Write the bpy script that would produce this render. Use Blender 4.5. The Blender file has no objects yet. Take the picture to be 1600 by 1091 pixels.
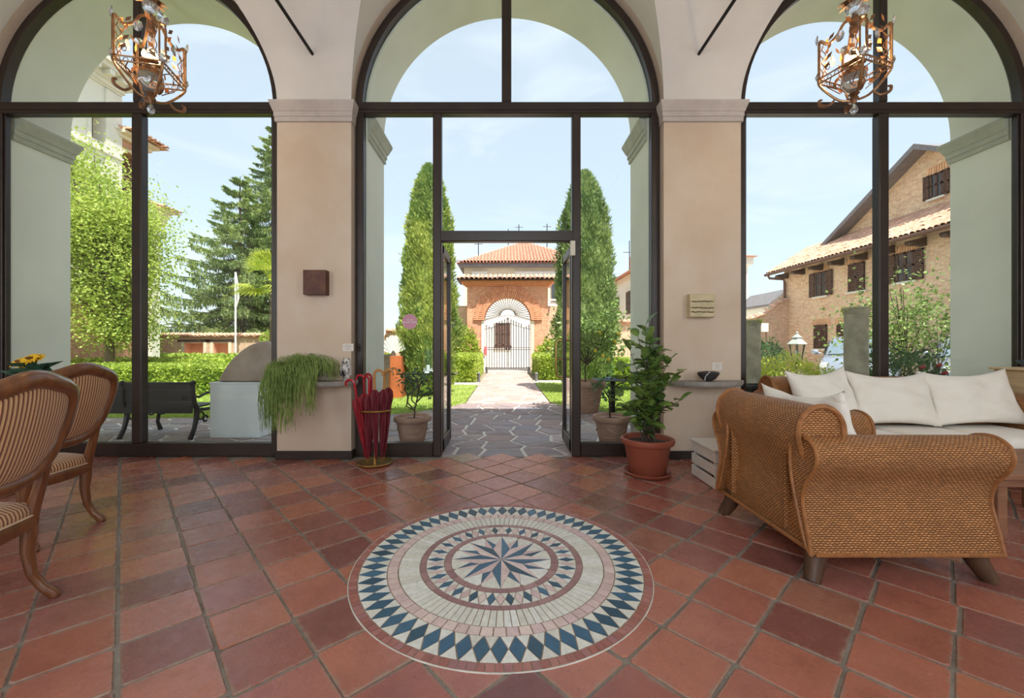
import bpy, bmesh, math, random
import numpy as np
from mathutils import Vector, Matrix, Euler, noise as mnoise

random.seed(7)
RNG = np.random.default_rng(7)
SC = bpy.context.scene
COL = SC.collection
PI = math.pi

# ------------------------------------------------------------------ camera
# image 1600x1091; one-point perspective, vanishing point at (790, 540), focal 648 px
F_PX, VPX, VPY, CAM_H = 648.0, 790.0, 540.0, 1.2
cam_d = bpy.data.cameras.new('camera')
cam = bpy.data.objects.new('camera', cam_d)
COL.objects.link(cam)
cam.location = (0, 0, CAM_H)
cam.rotation_euler = (PI / 2, 0, 0)
cam_d.sensor_fit = 'HORIZONTAL'
cam_d.sensor_width = 36.0
cam_d.lens = 36.0 * F_PX / 1600.0
cam_d.shift_x = (800 - VPX) / 1600.0
cam_d.shift_y = -(545.5 - VPY) / 1600.0
cam_d.clip_start = 0.02
cam_d.clip_end = 400
SC.camera = cam

# ------------------------------------------------------------------ world
world = bpy.data.worlds.new('sky')
SC.world = world
world.use_nodes = True
_nt = world.node_tree
_nt.nodes.clear()
_out = _nt.nodes.new('ShaderNodeOutputWorld')
_bg = _nt.nodes.new('ShaderNodeBackground')
_sky = _nt.nodes.new('ShaderNodeTexSky')
_sky.sky_type = 'NISHITA'
_sky.sun_disc = False
_sky.sun_elevation = math.radians(63)
_sky.sun_rotation = math.radians(153)
_sky.altitude = 200
_sky.air_density = 1.0
_sky.dust_density = 1.6
_sky.ozone_density = 1.0
_tc = _nt.nodes.new('ShaderNodeTexCoord')
_map = _nt.nodes.new('ShaderNodeMapping')
_map.inputs['Scale'].default_value = (1.0, 1.0, 3.2)
_map.inputs['Location'].default_value = (3.3, 0.4, 0.2)
_nz = _nt.nodes.new('ShaderNodeTexNoise')
_nz.inputs['Scale'].default_value = 2.6
_nz.inputs['Detail'].default_value = 7
_nz.inputs['Distortion'].default_value = 1.3
_rmp = _nt.nodes.new('ShaderNodeValToRGB')
_rmp.color_ramp.elements[0].position = 0.53
_rmp.color_ramp.elements[0].color = (0, 0, 0, 1)
_rmp.color_ramp.elements[1].position = 0.80
_rmp.color_ramp.elements[1].color = (0.45, 0.45, 0.45, 1)
SKY_GAIN = 0.19
_mul = _nt.nodes.new('ShaderNodeMixRGB')
_mul.blend_type = 'MULTIPLY'
_mul.inputs[0].default_value = 1.0
_mul.inputs[2].default_value = (SKY_GAIN, SKY_GAIN, SKY_GAIN, 1)
_haze = _nt.nodes.new('ShaderNodeMixRGB')
_haze.inputs[0].default_value = 0.55
_haze.inputs[2].default_value = (0.92, 1.0, 1.06, 1)
_cl = _nt.nodes.new('ShaderNodeMixRGB')
_cl.inputs[2].default_value = (1.0, 1.02, 1.06, 1)
L = _nt.links.new
L(_sky.outputs[0], _mul.inputs[1])
L(_mul.outputs[0], _haze.inputs[1])
L(_tc.outputs['Generated'], _map.inputs[0])
L(_map.outputs[0], _nz.inputs['Vector'])
L(_nz.outputs['Fac'], _rmp.inputs[0])
L(_rmp.outputs[0], _cl.inputs[0])
L(_haze.outputs[0], _cl.inputs[1])
L(_cl.outputs[0], _bg.inputs[0])
_bg.inputs[1].default_value = 1.0
L(_bg.outputs[0], _out.inputs[0])

# ------------------------------------------------------------------ sun (high, from behind the building and a little to the right)
sun_d = bpy.data.lights.new('sun', 'SUN')
sun_d.energy = 6.8
sun_d.color = (1.0, 0.95, 0.86)
sun_d.angle = math.radians(0.6)
sun = bpy.data.objects.new('sun', sun_d)
COL.objects.link(sun)
_el, _sd = math.radians(63), Vector((-0.45, 0.89, 0)).normalized()
_ldir = Vector((_sd.x * math.cos(_el), _sd.y * math.cos(_el), -math.sin(_el)))
sun.rotation_euler = _ldir.to_track_quat('-Z', 'Y').to_euler()
sun.location = (10, -20, 30)

# added fill lamps in the three windows of the rear wall (behind the camera)
BACK_Y = -1.62
for _i, (_x, _w) in enumerate(((-4.95, 1.75), (0.0, 2.3), (4.95, 1.75))):
    ad = bpy.data.lights.new('rear_fill_lamp', 'AREA')
    ad.shape = 'RECTANGLE'
    ad.size, ad.size_y = _w, 3.1
    ad.energy = 36 * _w
    ad.color = (0.86, 0.95, 1.0)
    ao = bpy.data.objects.new('rear_fill_lamp', ad)
    COL.objects.link(ao)
    ao.location = (_x, BACK_Y - 0.1, 2.35)
    ao.rotation_euler = (PI / 2, 0, 0)      # emits towards +Y
    ao.rotation_euler = Vector((0, 1, 0)).to_track_quat('-Z', 'Y').to_euler()

SC.view_settings.view_transform = 'Standard'
SC.view_settings.look = 'None'
SC.view_settings.gamma = 1.0
SC.view_settings.use_curve_mapping = False
SC.view_settings.exposure = 0.3
SC.cycles.max_bounces = 7
SC.cycles.diffuse_bounces = 4
SC.cycles.glossy_bounces = 3
SC.cycles.transmission_bounces = 4
SC.cycles.transparent_max_bounces = 12
SC.cycles.caustics_reflective = False
SC.cycles.caustics_refractive = False
SC.cycles.sample_clamp_indirect = 4.0
SC.cycles.use_denoising = True

# ================================================================== helpers
def PX(px, py, Y):
    """a point of the place from its direction and its distance Y from the camera plane"""
    return Vector(((px - VPX) / F_PX * Y, Y, CAM_H - (py - VPY) / F_PX * Y))

def wloc(o):
    v = Vector((0, 0, 0))
    while o is not None:
        v = v + o.location
        o = o.parent
    return v

def thing(name, label, cat, loc=(0, 0, 0), group=None, kind=None):
    o = bpy.data.objects.new(name, None)
    COL.objects.link(o)
    o.location = loc
    o.empty_display_size = 0.1
    tag(o, label, cat, group, kind)
    return o

def tag(o, label=None, cat=None, group=None, kind=None):
    if label: o['label'] = label
    if cat: o['category'] = cat
    if group: o['group'] = group
    if kind: o['kind'] = kind
    return o

def struct(o, label=None, cat=None):
    o['kind'] = 'structure'
    if label: o['label'] = label
    if cat: o['category'] = cat
    return o

def copy_tree(o, parent=None):
    c = o.copy()
    COL.objects.link(c)
    c.parent = parent
    for ch in list(o.children):
        copy_tree(ch, c)
    return c

class MB:
    def __init__(s):
        s.v, s.f, s.uv = [], [], []
    def add(s, vs, fs, uvs=None):
        n = len(s.v)
        s.v.extend([tuple(p) for p in vs])
        for k, f in enumerate(fs):
            s.f.append(tuple(i + n for i in f))
            s.uv.append(uvs[k] if uvs else None)
        return s
    def box(s, c, d, rot=None, bev=0.0):
        hx, hy, hz = d[0] / 2, d[1] / 2, d[2] / 2
        c = Vector(c)
        m = rot.to_matrix() if isinstance(rot, Euler) else (rot if rot is not None else None)
        if bev <= 0:
            pts = [Vector((x, y, z)) for x in (-hx, hx) for y in (-hy, hy) for z in (-hz, hz)]
            fs = [(0, 1, 3, 2), (4, 6, 7, 5), (0, 4, 5, 1), (2, 3, 7, 6), (0, 2, 6, 4), (1, 5, 7, 3)]
        else:
            b = min(bev, hx * .98, hy * .98, hz * .98)
            bm = bmesh.new()
            r = bmesh.ops.create_cube(bm, size=1)
            bmesh.ops.scale(bm, vec=(2 * hx, 2 * hy, 2 * hz), verts=bm.verts)
            bmesh.ops.bevel(bm, geom=list(bm.edges), offset=b, segments=1, affect='EDGES', profile=.5)
            bm.verts.index_update()
            pts = [v.co.copy() for v in bm.verts]
            fs = [tuple(v.index for v in f.verts) for f in bm.faces]
            bm.free()
        if m is not None:
            pts = [m @ p for p in pts]
        return s.add([p + c for p in pts], fs)
    def rng(s, x0, x1, y0, y1, z0, z1, bev=0.0):
        return s.box(((x0 + x1) / 2, (y0 + y1) / 2, (z0 + z1) / 2), (abs(x1 - x0), abs(y1 - y0), abs(z1 - z0)), None, bev)
    def tube(s, path, r, seg=8, closed=False, cap=True, flat=None, up=None):
        P = [Vector(p) for p in path]
        n = len(P)
        R = r if isinstance(r, (list, tuple)) else [r] * n
        ref = Vector(up) if up else None
        rings = []
        N = None
        for i in range(n):
            if closed:
                t = P[(i + 1) % n] - P[i - 1]
            else:
                t = P[min(i + 1, n - 1)] - P[max(i - 1, 0)]
            if t.length < 1e-9: t = Vector((0, 0, 1))
            t.normalize()
            if ref is not None:
                N = ref - t * ref.dot(t)
                if N.length < 1e-6: N = t.orthogonal()
            elif N is None:
                N = t.orthogonal()
            else:
                N = N - t * N.dot(t)
                if N.length < 1e-6: N = t.orthogonal()
            N.normalize()
            B = t.cross(N)
            k = flat if flat else 1.0
            rings.append([P[i] + (N * math.cos(a) * k + B * math.sin(a)) * R[i] for a in [2 * PI * j / seg for j in range(seg)]])
        vs = [p for ring in rings for p in ring]
        fs = []
        m = n if closed else n - 1
        for i in range(m):
            a, b = i * seg, ((i + 1) % n) * seg
            for j in range(seg):
                j2 = (j + 1) % seg
                fs.append((a + j, a + j2, b + j2, b + j))
        if cap and not closed:
            fs.append(tuple(reversed(range(seg))))
            fs.append(tuple(range((n - 1) * seg, n * seg)))
        return s.add(vs, fs)
    def lathe(s, prof, c=(0, 0, 0), seg=24, cap=True):
        c = Vector(c)
        vs, fs = [], []
        for (r, z) in prof:
            for j in range(seg):
                a = 2 * PI * j / seg
                vs.append(c + Vector((r * math.cos(a), r * math.sin(a), z)))
        for i in range(len(prof) - 1):
            for j in range(seg):
                j2 = (j + 1) % seg
                fs.append((i * seg + j, i * seg + j2, (i + 1) * seg + j2, (i + 1) * seg + j))
        if cap:
            if prof[0][0] > 1e-5: fs.append(tuple(reversed(range(seg))))
            if prof[-1][0] > 1e-5: fs.append(tuple(range((len(prof) - 1) * seg, len(prof) * seg)))
        return s.add(vs, fs)
    def prism(s, poly, axis, a, b, cap=True):
        """extrude a 2D outline; axis 'x': poly=(y,z); 'y': poly=(x,z); 'z': poly=(x,y)"""
        def mk(p, t):
            return {'x': (t, p[0], p[1]), 'y': (p[0], t, p[1]), 'z': (p[0], p[1], t)}[axis]
        n = len(poly)
        vs = [mk(p, a) for p in poly] + [mk(p, b) for p in poly]
        fs = [(i, (i + 1) % n, n + (i + 1) % n, n + i) for i in range(n)]
        if cap:
            fs.append(tuple(reversed(range(n))))
            fs.append(tuple(range(n, 2 * n)))
        return s.add(vs, fs)
    def strip(s, prof, axis, a, b, div=1, uvo=(0, 0)):
        """open profile extruded along an axis, with uv in metres (u along the axis, v along the profile)"""
        L_ = [0.0]
        for i in range(1, len(prof)):
            L_.append(L_[-1] + math.dist(prof[i], prof[i - 1]))
        n = len(prof)
        vs, fs, uvs = [], [], []
        for k in range(div + 1):
            t = a + (b - a) * k / div
            for p in prof:
                vs.append({'x': (t, p[0], p[1]), 'y': (p[0], t, p[1])}[axis])
        for k in range(div):
            t0, t1 = a + (b - a) * k / div, a + (b - a) * (k + 1) / div
            for i in range(n - 1):
                fs.append((k * n + i, (k + 1) * n + i, (k + 1) * n + i + 1, k * n + i + 1))
                uvs.append([(t0 + uvo[0], L_[i] + uvo[1]), (t1 + uvo[0], L_[i] + uvo[1]), (t1 + uvo[0], L_[i + 1] + uvo[1]), (t0 + uvo[0], L_[i + 1] + uvo[1])])
        return s.add(vs, fs, uvs)
    def face_uv(s, poly, axis, t):
        """a flat face across an axis with planar uv in metres"""
        vs = [{'x': (t, p[0], p[1]), 'y': (p[0], t, p[1])}[axis] for p in poly]
        return s.add(vs, [tuple(range(len(poly)))], [[tuple(p) for p in poly]])
    def sphere(s, c, r, seg=12, rings=8, sc=(1, 1, 1)):
        c = Vector(c)
        prof = [(max(1e-6, r * math.sin(PI * i / rings)), -r * math.cos(PI * i / rings)) for i in range(rings + 1)]
        k = len(s.v)
        s.lathe(prof, (0, 0, 0), seg, False)
        for i in range(k, len(s.v)):
            p = s.v[i]
            s.v[i] = (p[0] * sc[0] + c.x, p[1] * sc[1] + c.y, p[2] * sc[2] + c.z)
        return s
    def xf(s, m, start=0):
        for i in range(start, len(s.v)):
            s.v[i] = tuple(m @ Vector(s.v[i]))
        return s
    def mesh(s, name, origin=(0, 0, 0)):
        me = bpy.data.meshes.new(name)
        o = Vector(origin)
        me.from_pydata([(p[0] - o.x, p[1] - o.y, p[2] - o.z) for p in s.v], [], s.f)
        if any(u is not None for u in s.uv):
            ul = me.uv_layers.new(name='UVMap')
            i = 0
            for f, u in zip(s.f, s.uv):
                for k in range(len(f)):
                    if u is not None: ul.data[i].uv = u[k]
                    i += 1
        return me
    def build(s, name, mat, parent=None, smooth=False, sharp=40, origin=None):
        if parent is not None:
            o = wloc(parent)
        elif origin is not None:
            o = Vector(origin)
        else:
            xs, ys, zs = zip(*s.v)
            o = Vector(((min(xs) + max(xs)) / 2, (min(ys) + max(ys)) / 2, min(zs)))
        me = s.mesh(name, o)
        bm = bmesh.new(); bm.from_mesh(me)
        bmesh.ops.remove_doubles(bm, verts=bm.verts, dist=1e-6) if not any(u is not None for u in s.uv) else None
        bmesh.ops.recalc_face_normals(bm, faces=bm.faces)
        bm.to_mesh(me); bm.free()
        if smooth:
            me.polygons.foreach_set('use_smooth', [True] * len(me.polygons))
            if sharp: me.set_sharp_from_angle(angle=math.radians(sharp))
        me.materials.append(mat)
        ob = bpy.data.objects.new(name, me)
        COL.objects.link(ob)
        if parent is not None:
            ob.parent = parent
        else:
            ob.location = o
        return ob

def piece(name, me, parent, loc, rotz=0.0, rot=None, scale=None):
    """one more object sharing a mesh; loc in the parent's frame"""
    o = bpy.data.objects.new(name, me)
    COL.objects.link(o)
    o.parent = parent
    o.location = loc
    if rot is not None: o.rotation_euler = rot
    elif rotz: o.rotation_euler = (0, 0, rotz)
    if scale is not None: o.scale = scale
    return o

def np_mesh(name, V, Fq, mat, parent=None, origin=None, smooth=False):
    """fast mesh from numpy arrays: V (n,3), Fq (m,k)"""
    V = np.asarray(V, dtype=np.float32)
    Fq = np.asarray(Fq, dtype=np.int32)
    if parent is not None:
        o = wloc(parent)
    elif origin is not None:
        o = Vector(origin)
    else:
        mn, mx = V.min(0), V.max(0)
        o = Vector(((mn[0] + mx[0]) / 2, (mn[1] + mx[1]) / 2, mn[2]))
    V = V - np.array(o, dtype=np.float32)
    me = bpy.data.meshes.new(name)
    k = Fq.shape[1]
    me.vertices.add(len(V)); me.vertices.foreach_set('co', V.ravel())
    me.loops.add(Fq.size); me.loops.foreach_set('vertex_index', Fq.ravel())
    me.polygons.add(len(Fq))
    me.polygons.foreach_set('loop_start', np.arange(0, Fq.size, k, dtype=np.int32))
    try:
        me.polygons.foreach_set('loop_total', np.full(len(Fq), k, dtype=np.int32))
    except Exception:
        pass
    me.update(calc_edges=True)
    if smooth: me.polygons.foreach_set('use_smooth', [True] * len(Fq))
    me.materials.append(mat)
    ob = bpy.data.objects.new(name, me)
    COL.objects.link(ob)
    if parent is not None: ob.parent = parent
    else: ob.location = o
    return ob

def unit(a):
    return a / np.maximum(np.linalg.norm(a, axis=-1, keepdims=True), 1e-9)

def leaves(P, D, N, Ln, Wd, fold=0.25):
    """pointed leaves: base points P, direction D, normal N, length, width -> verts, quads (two quads folded at the midrib)"""
    n = len(P)
    D = unit(D)
    S = unit(np.cross(D, N))
    Nn = np.cross(S, D)
    Ln = np.broadcast_to(np.asarray(Ln, float).reshape(-1, 1), (n, 1))
    Wd = np.broadcast_to(np.asarray(Wd, float).reshape(-1, 1), (n, 1))
    base = P
    tip = P + D * Ln
    mid = P + D * Ln * .5 - Nn * Wd * fold
    l = P + D * Ln * .45 + S * Wd * .5
    r = P + D * Ln * .45 - S * Wd * .5
    V = np.stack([base, l, tip, r], 1).reshape(-1, 3)
    idx = np.arange(n).reshape(-1, 1) * 4
    Fq = np.concatenate([idx, idx + 1, idx + 2, idx + 3], 1)
    return V, Fq

def join_np(parts):
    V, Fs, n = [], [], 0
    for v, f in parts:
        V.append(v); Fs.append(f + n); n += len(v)
    return np.concatenate(V), np.concatenate(Fs)

def rdir(n):
    a = RNG.normal(size=(n, 3))
    return unit(a)

# ------------------------------------------------------------------ materials
def lin(c):
    """sRGB 0-255 to linear"""
    r = []
    for x in c[:3]:
        x /= 255.0
        r.append(x / 12.92 if x <= 0.04045 else ((x + 0.055) / 1.055) ** 2.4)
    return tuple(r) + (1.0,)

class NT:
    def __init__(s, name):
        s.m = bpy.data.materials.new(name)
        s.m.use_nodes = True
        s.t = s.m.node_tree
        s.t.nodes.clear()
        s.out = s.n('ShaderNodeOutputMaterial')
        s.b = s.n('ShaderNodeBsdfPrincipled')
        s.l(s.b.outputs[0], s.out.inputs[0])
    def n(s, t, **k):
        nd = s.t.nodes.new(t)
        for a, v in k.items(): setattr(nd, a, v)
        return nd
    def l(s, a, b): s.t.links.new(a, b)
    def coord(s, kind='Object', rnd=False, scale=(1, 1, 1)):
        tc = s.n('ShaderNodeTexCoord')
        mp = s.n('ShaderNodeMapping')
        mp.inputs['Scale'].default_value = scale
        s.l(tc.outputs[kind], mp.inputs[0])
        if rnd:
            oi = s.n('ShaderNodeObjectInfo')
            mu = s.n('ShaderNodeMath', operation='MULTIPLY')
            mu.inputs[1].default_value = 57.0
            s.l(oi.outputs['Random'], mu.inputs[0])
            cb = s.n('ShaderNodeCombineXYZ')
            s.l(mu.outputs[0], cb.inputs[0]); s.l(mu.outputs[0], cb.inputs[1]); s.l(mu.outputs[0], cb.inputs[2])
            s.l(cb.outputs[0], mp.inputs['Location'])
        return mp.outputs[0]
    def noise(s, vec, scale, detail=4, rough=.55, dist=0):
        nz = s.n('ShaderNodeTexNoise')
        nz.inputs['Scale'].default_value = scale
        nz.inputs['Detail'].default_value = detail
        nz.inputs['Roughness'].default_value = rough
        nz.inputs['Distortion'].default_value = dist
        s.l(vec, nz.inputs['Vector'])
        return nz.outputs['Fac']
    def ramp(s, fac, stops, interp='LINEAR'):
        r = s.n('ShaderNodeValToRGB')
        r.color_ramp.interpolation = interp
        e = r.color_ramp.elements
        while len(e) < len(stops): e.new(0.5)
        for el, (p, c) in zip(e, stops):
            el.position = p
            el.color = c if len(c) == 4 else tuple(c) + (1,)
        s.l(fac, r.inputs[0])
        return r.outputs[0]
    def mix(s, fac, a, b, mode='MIX'):
        m = s.n('ShaderNodeMixRGB', blend_type=mode)
        for i, x in ((0, fac), (1, a), (2, b)):
            if isinstance(x, (int, float)): m.inputs[i].default_value = x
            elif isinstance(x, tuple): m.inputs[i].default_value = x
            else: s.l(x, m.inputs[i])
        return m.outputs[0]
    def math(s, op, a, b=None, clamp=False):
        m = s.n('ShaderNodeMath', operation=op, use_clamp=clamp)
        for i, x in ((0, a), (1, b)):
            if x is None: continue
            if isinstance(x, (int, float)): m.inputs[i].default_value = x
            else: s.l(x, m.inputs[i])
        return m.outputs[0]
    def rnd(s):
        return s.n('ShaderNodeObjectInfo').outputs['Random']
    def bump(s, h, strength=.3, dist=.01):
        b = s.n('ShaderNodeBump')
        b.inputs['Strength'].default_value = strength
        b.inputs['Distance'].default_value = dist
        s.l(h, b.inputs['Height'])
        s.l(b.outputs[0], s.b.inputs['Normal'])
        return b
    def col(s, c):
        if isinstance(c, tuple): s.b.inputs['Base Color'].default_value = c
        else: s.l(c, s.b.inputs['Base Color'])
    def set(s, **k):
        for a, v in k.items():
            inp = s.b.inputs[a.replace('_', ' ')]
            if isinstance(v, (int, float, tuple)): inp.default_value = v
            else: s.l(v, inp)

def mat_plain(name, c, rough=.55, metal=0.0, var=.12, scale=6, bump=0.0, bscale=40, c2=None, rand=0.0, spec=.5, coat=0.0, stretch=(1, 1, 1), trans=0.0, detail=5):
    """colour with noise variation, optional second colour, per-object variation and fine bump"""
    t = NT(name)
    v = t.coord('Object', True, stretch)
    f = t.noise(v, scale, detail)
    a = lin(c)
    b = lin(c2) if c2 else tuple(max(0, x * (1 - 2 * var)) for x in a[:3]) + (1,)
    a2 = a if c2 else tuple(min(1, x * (1 + var)) for x in a[:3]) + (1,)
    cc = t.ramp(f, [(.32, b), (.68, a2)])
    if rand:
        hsv = t.n('ShaderNodeHueSaturation')
        val = t.math('ADD', t.math('MULTIPLY', t.rnd(), 2 * rand), 1 - rand)
        t.l(val, hsv.inputs['Value'])
        t.l(cc, hsv.inputs['Color'])
        cc = hsv.outputs[0]
    t.col(cc)
    t.set(Roughness=rough, Metallic=metal)
    t.b.inputs['Specular IOR Level'].default_value = spec
    if coat:
        t.b.inputs['Coat Weight'].default_value = coat
        t.b.inputs['Coat Roughness'].default_value = .15
    if trans:
        t.b.inputs['Transmission Weight'].default_value = trans
    if bump:
        t.bump(t.noise(v, bscale, 4), bump, .01)
    return t.m

def mat_leaf(name, c, c2, rough=.5, scale=1.5, transl=.35, fine=25):
    """foliage: two greens in patches, light passing through the blade"""
    t = NT(name)
    g = t.n('ShaderNodeNewGeometry')
    pv = g.outputs['Position']
    f1 = t.noise(pv, scale, 2)
    f2 = t.noise(pv, fine, 1)
    f = t.math('ADD', t.math('MULTIPLY', f1, .5), t.math('MULTIPLY', f2, .5))
    cc = t.ramp(f, [(.38, lin(c2)), (.62, lin(c))])
    t.col(cc)
    t.set(Roughness=rough)
    t.b.inputs['Specular IOR Level'].default_value = .3
    tr = t.n('ShaderNodeBsdfTranslucent')
    t.l(cc, tr.inputs[0])
    mx = t.n('ShaderNodeMixShader')
    mx.inputs[0].default_value = transl
    t.l(t.b.outputs[0], mx.inputs[1]); t.l(tr.outputs[0], mx.inputs[2])
    t.l(mx.outputs[0], t.out.inputs[0])
    return t.m

def mat_brick(name, c1, c2, mortar, bw=.25, bh=.065, ms=.012, plane='xz', rough=.85, bump=.5, patch=None):
    """brick courses in the material, for walls too far off to tell the bricks apart"""
    t = NT(name)
    g = t.n('ShaderNodeNewGeometry')
    sp = t.n('ShaderNodeSeparateXYZ')
    t.l(g.outputs['Position'], sp.inputs[0])
    cb = t.n('ShaderNodeCombineXYZ')
    t.l(sp.outputs[{'x': 0, 'y': 1}[plane[0]]], cb.inputs[0])
    t.l(sp.outputs[2], cb.inputs[1])
    br = t.n('ShaderNodeTexBrick')
    br.inputs['Scale'].default_value = 1.0
    br.inputs['Brick Width'].default_value = bw
    br.inputs['Row Height'].default_value = bh
    br.inputs['Mortar Size'].default_value = ms
    br.inputs['Mortar Smooth'].default_value = .2
    br.inputs['Bias'].default_value = 0.0
    t.l(cb.outputs[0], br.inputs['Vector'])
    br.inputs['Color1'].default_value = lin(c1)
    br.inputs['Color2'].default_value = lin(c2)
    br.inputs['Mortar'].default_value = lin(mortar)
    nz = t.noise(g.outputs['Position'], 1.3, 5)
    cc = t.mix(t.ramp(nz, [(.35, (.0, .0, .0, 1)), (.75, (.75, .75, .75, 1))]), br.outputs[0], lin(patch or mortar))
    nz2 = t.noise(g.outputs['Position'], 9, 4)
    cc = t.mix(.5, cc, t.ramp(nz2, [(.3, (.6, .6, .6, 1)), (.7, (1.25, 1.25, 1.25, 1))]), 'MULTIPLY')
    t.col(cc)
    t.set(Roughness=rough)
    inv = t.math('SUBTRACT', 1.0, br.outputs['Fac'])
    t.bump(t.math('ADD', inv, t.math('MULTIPLY', nz2, .5)), bump, .012)
    return t.m

def mat_emit(name, c, strength):
    t = NT(name)
    t.col(lin(c))
    t.b.inputs['Emission Color'].default_value = lin(c)
    t.b.inputs['Emission Strength'].default_value = strength
    return t.m

def mat_glass_pane(name, tint=(.97, 1.0, .99, 1), rough=0.0, ior=1.45, gain=1.0):
    """thin window glass: passes light straight through, mirrors at grazing angles"""
    t = NT(name)
    lw = t.n('ShaderNodeLayerWeight'); lw.inputs[0].default_value = .5
    fr = t.math('ADD', .025, t.math('MULTIPLY', .95, t.math('POWER', lw.outputs['Facing'], 5.0)))
    tp = t.n('ShaderNodeBsdfTransparent'); tp.inputs[0].default_value = tint
    gl = t.n('ShaderNodeBsdfGlossy'); gl.inputs['Roughness'].default_value = rough
    mx = t.n('ShaderNodeMixShader')
    t.l(t.math('MULTIPLY', fr, gain, True), mx.inputs[0])
    t.l(tp.outputs[0], mx.inputs[1]); t.l(gl.outputs[0], mx.inputs[2])
    t.l(mx.outputs[0], t.out.inputs[0])
    t.t.nodes.remove(t.b)
    return t.m

def mat_crystal(name, tint=(.95, .97, 1, 1)):
    t = NT(name)
    t.col(tint)
    t.set(Roughness=.03)
    t.b.inputs['Transmission Weight'].default_value = .85
    t.b.inputs['IOR'].default_value = 1.5
    return t.m

# ================================================================== materials
M = {}
M['plaster_in'] = mat_plain('beige_plaster', (214, 196, 178), .9, var=.05, scale=2.2, bump=.12, bscale=22, c2=(205, 182, 160))
M['vault'] = mat_plain('vault_plaster', (222, 214, 208), .9, var=.04, scale=1.6, bump=.08, bscale=14)
M['cornice'] = mat_plain('grey_lilac_cornice', (196, 184, 178), .85, var=.05, scale=8, bump=.1)
M['plaster_out'] = mat_plain('pale_green_plaster', (234, 232, 220), .9, var=.04, scale=1.4, bump=.12, bscale=16)
M['cornice_out'] = mat_plain('grey_outer_cornice', (184, 182, 168), .85, var=.06, scale=8)
M['frame'] = mat_plain('dark_brown_metal', (48, 36, 31), .38, .0, var=.15, scale=5, spec=.5)
M['base'] = mat_plain('dark_brown_baseboard', (52, 40, 35), .5, var=.15)
M['glass'] = mat_glass_pane('window_glass')
M['mortar'] = mat_plain('grey_floor_mortar', (148, 138, 126), .9, var=.2, scale=5, bump=.5, bscale=40, c2=(116, 104, 94))
M['stone_sill'] = mat_plain('grey_threshold_stone', (168, 163, 160), .6, var=.15, scale=5)
M['iron'] = mat_plain('black_iron', (38, 33, 31), .5, .6, var=.1)
M['brass'] = mat_plain('aged_brass', (186, 150, 92), .3, .95, var=.12, scale=14)
M['concrete'] = mat_plain('rear_plaster', (225, 215, 200), .9, var=.04)

def make_tile_mat():
    t = NT('terracotta_tile')
    v = t.coord('Object', True)
    r = t.rnd()
    base = t.ramp(r, [(0.0, lin((124, 76, 70))), (.14, lin((142, 88, 78))), (.30, lin((164, 100, 84))), (.46, lin((178, 112, 92))),
                      (.60, lin((156, 94, 82))), (.72, lin((180, 114, 86))), (.84, lin((172, 110, 96))), (.93, lin((136, 86, 82))), (1.0, lin((190, 132, 98)))])
    n1 = t.noise(v, 5, 5, .6)
    cc = t.mix(.55, base, t.ramp(n1, [(.25, (.62, .58, .6, 1)), (.5, (1, 1, 1, 1)), (.8, (1.22, 1.2, 1.15, 1))]), 'MULTIPLY')
    n2 = t.noise(v, 60, 3, .7)
    cc = t.mix(t.ramp(n2, [(.66, (0, 0, 0, 1)), (.74, (.5, .5, .5, 1))]), cc, lin((206, 160, 130)))
    n3 = t.noise(v, 45, 4, .7)
    cc = t.mix(t.ramp(n3, [(.28, (.55, .55, .55, 1)), (.36, (0, 0, 0, 1))]), cc, lin((74, 44, 40)))
    # mortar smeared over the worn edges, and scuffs
    tc = t.n('ShaderNodeTexCoord'); sp = t.n('ShaderNodeSeparateXYZ'); t.l(tc.outputs['Object'], sp.inputs[0])
    ed = t.math('MAXIMUM', t.math('ABSOLUTE', sp.outputs[0]), t.math('ABSOLUTE', sp.outputs[1]))
    n4 = t.noise(v, 16, 5, .65)
    ed = t.math('ADD', ed, t.math('MULTIPLY', t.math('SUBTRACT', n4, .5), .05))
    cc = t.mix(t.ramp(ed, [(.126, (0, 0, 0, 1)), (.140, (.8, .8, .8, 1))]), cc, lin((150, 132, 116)))
    n5 = t.noise(v, 7, 6, .7, 1.5)
    cc = t.mix(t.ramp(n5, [(.62, (0, 0, 0, 1)), (.74, (.55, .55, .55, 1))]), cc, lin((168, 120, 98)))
    n6 = t.noise(v, 4, 6, .75, 2.5)
    cc = t.mix(t.ramp(n6, [(.68, (0, 0, 0, 1)), (.76, (.6, .6, .6, 1))]), cc, lin((92, 66, 58)))
    t.col(cc)
    rg = t.ramp(n4, [(.3, (.17, .17, .17, 1)), (.7, (.38, .38, .38, 1))])
    t.set(Roughness=rg)
    t.b.inputs['Specular IOR Level'].default_value = .5
    t.bump(t.math('ADD', t.math('MULTIPLY', n1, .6), t.math('MULTIPLY', n2, .25)), .35, .012)
    return t.m
M['tile'] = make_tile_mat()

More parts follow.
